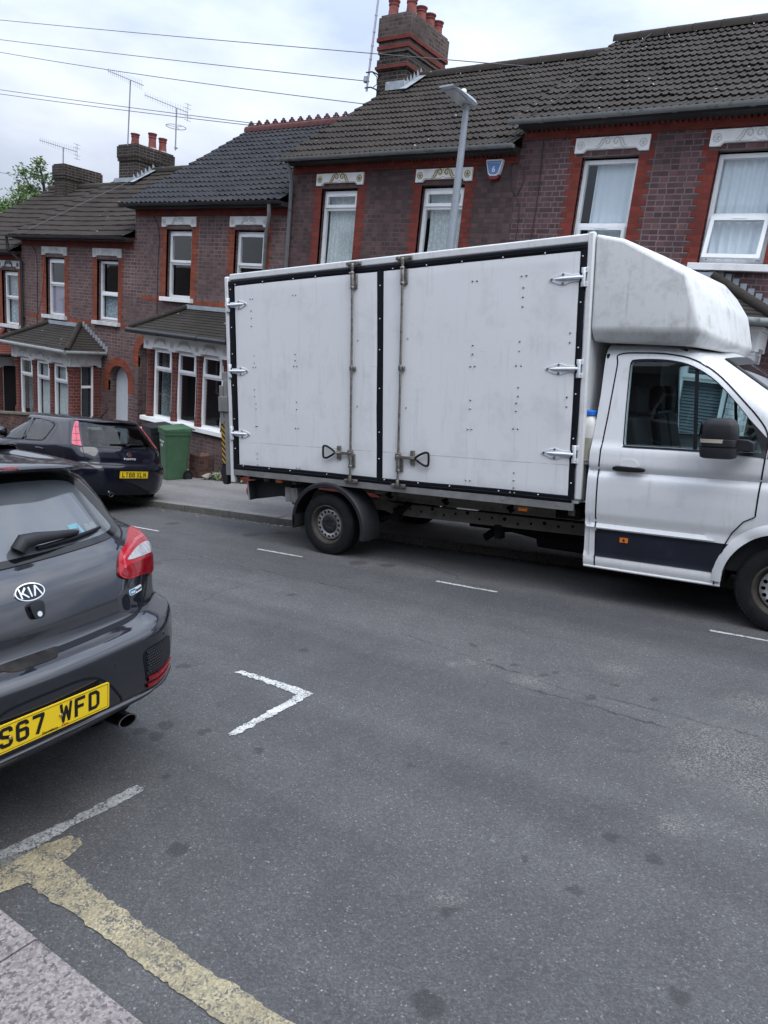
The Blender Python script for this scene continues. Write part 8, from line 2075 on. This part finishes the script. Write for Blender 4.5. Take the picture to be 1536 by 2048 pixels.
MAT['leaf'] = m_
tree('bushy green tree directly behind the potless chimney', -33.0, 19.75, -2.0, 9.4, 1.0, 31, 9000)
tree('dark green tree standing low beyond the roof of the lowest house', -38.5, 20.9, -2.5, 9.3, 1.7, 32, 11000)
# ------------------------------------------------------------------ houses on the camera's side of the street (they show in glass and paint)
NL = ['pale door', 'navy door', 'black door', 'white door', 'wide chimney', 'green door', 'grey door', 'brown door', 'cream door', 'blue door']
for k in range(10):
    x0 = -40.1 + 4.7*k; x1 = x0 + 4.7; E = zx(x0+2.3) + 5.5; y1 = -3.4; y0 = -9.8; zb = gnd(x0, y1) - .4
    NH = thing('terraced_house', 'plain brick house on the near side of the street with ' + NL[k], 'house', ((x0+x1)/2, y1, gnd(x0, y1)), 'brick terraced houses on the near side')
    holes = []
    for a in (1.0, 3.0): holes.append([(x0+a, E-1.8), (x0+a+.8, E-1.8), (x0+a+.8, E-.45), (x0+a, E-.45)])
    holes.append([(x0+.7, E-4.4), (x0+2.6, E-4.4), (x0+2.6, E-2.9), (x0+.7, E-2.9)]); holes.append([(x0+3.5, E-5.4), (x0+4.3, E-5.4), (x0+4.3, E-3.2), (x0+3.5, E-3.2)])
    m = MB(); m.plate([(x0, zb), (x1-.004, zb), (x1-.004, E), (x0, E)], holes, y1, y1-.2); m.prism([(y1-.201, zb), (y1-.201, E+.1), ((y0+y1)/2, E+2.2), (y0, E), (y0, zb)], x0+.002, x0+.2, 'x'); m.prism([(y1-.201, zb), (y1-.201, E+.1), ((y0+y1)/2, E+2.2), (y0, E), (y0, zb)], x1-.206, x1-.006, 'x')
    m.build('wall', MAT['brick_purple'], NH, smooth=0)
    m = MB(); yr = (y0+y1)/2; m.add([(x0-.02,y1+.25,E-.05),(x1-.03,y1+.25,E-.05),(x1-.03,yr,E+2.35),(x0-.02,yr,E+2.35),(x1-.03,y0-.2,E-.05),(x0-.02,y0-.2,E-.05)], [(0,1,2,3),(3,2,4,5)]); r_ = m.build('roof', MAT['tile_old'], NH, smooth=0)
    m = MB(); cw = .9 if k != 4 else 1.4; m.box(x1-.45-cw/2, x1-.45+cw/2, yr-.5, yr+.4, E+1.6, E+3.5); m.build('chimney', MAT['brick_dark'], NH, smooth=0)
    for h in holes[:3]:
        m = MB(); frame_bars(m, h[0][0], h[1][0], h[0][1], h[2][1], y1-.14, y1-.08, .06); w_ = m.build('window', MAT['upvc'], NH, smooth=0)
        m = MB(); m.quad((h[0][0]+.05, y1-.12, h[0][1]+.05), (h[1][0]-.05, y1-.12, h[0][1]+.05), (h[1][0]-.05, y1-.12, h[2][1]-.05), (h[0][0]+.05, y1-.12, h[2][1]-.05)); m.build('pane', MAT['frit'], w_, smooth=0)
    h = holes[3]; m = MB(); m.box(h[0][0]+.01, h[1][0]-.01, y1-.16, y1-.12, h[0][1], h[2][1]-.01); m.build('front_door', pm('door_paint_%d' % k, [(.4,.4,.38),(.03,.04,.12),(.03,.03,.03),(.7,.7,.7),(.12,.03,.03),(.05,.1,.07),(.2,.2,.22),(.1,.06,.04),(.5,.47,.36),(.1,.2,.4)][k], .5), NH, smooth=0)
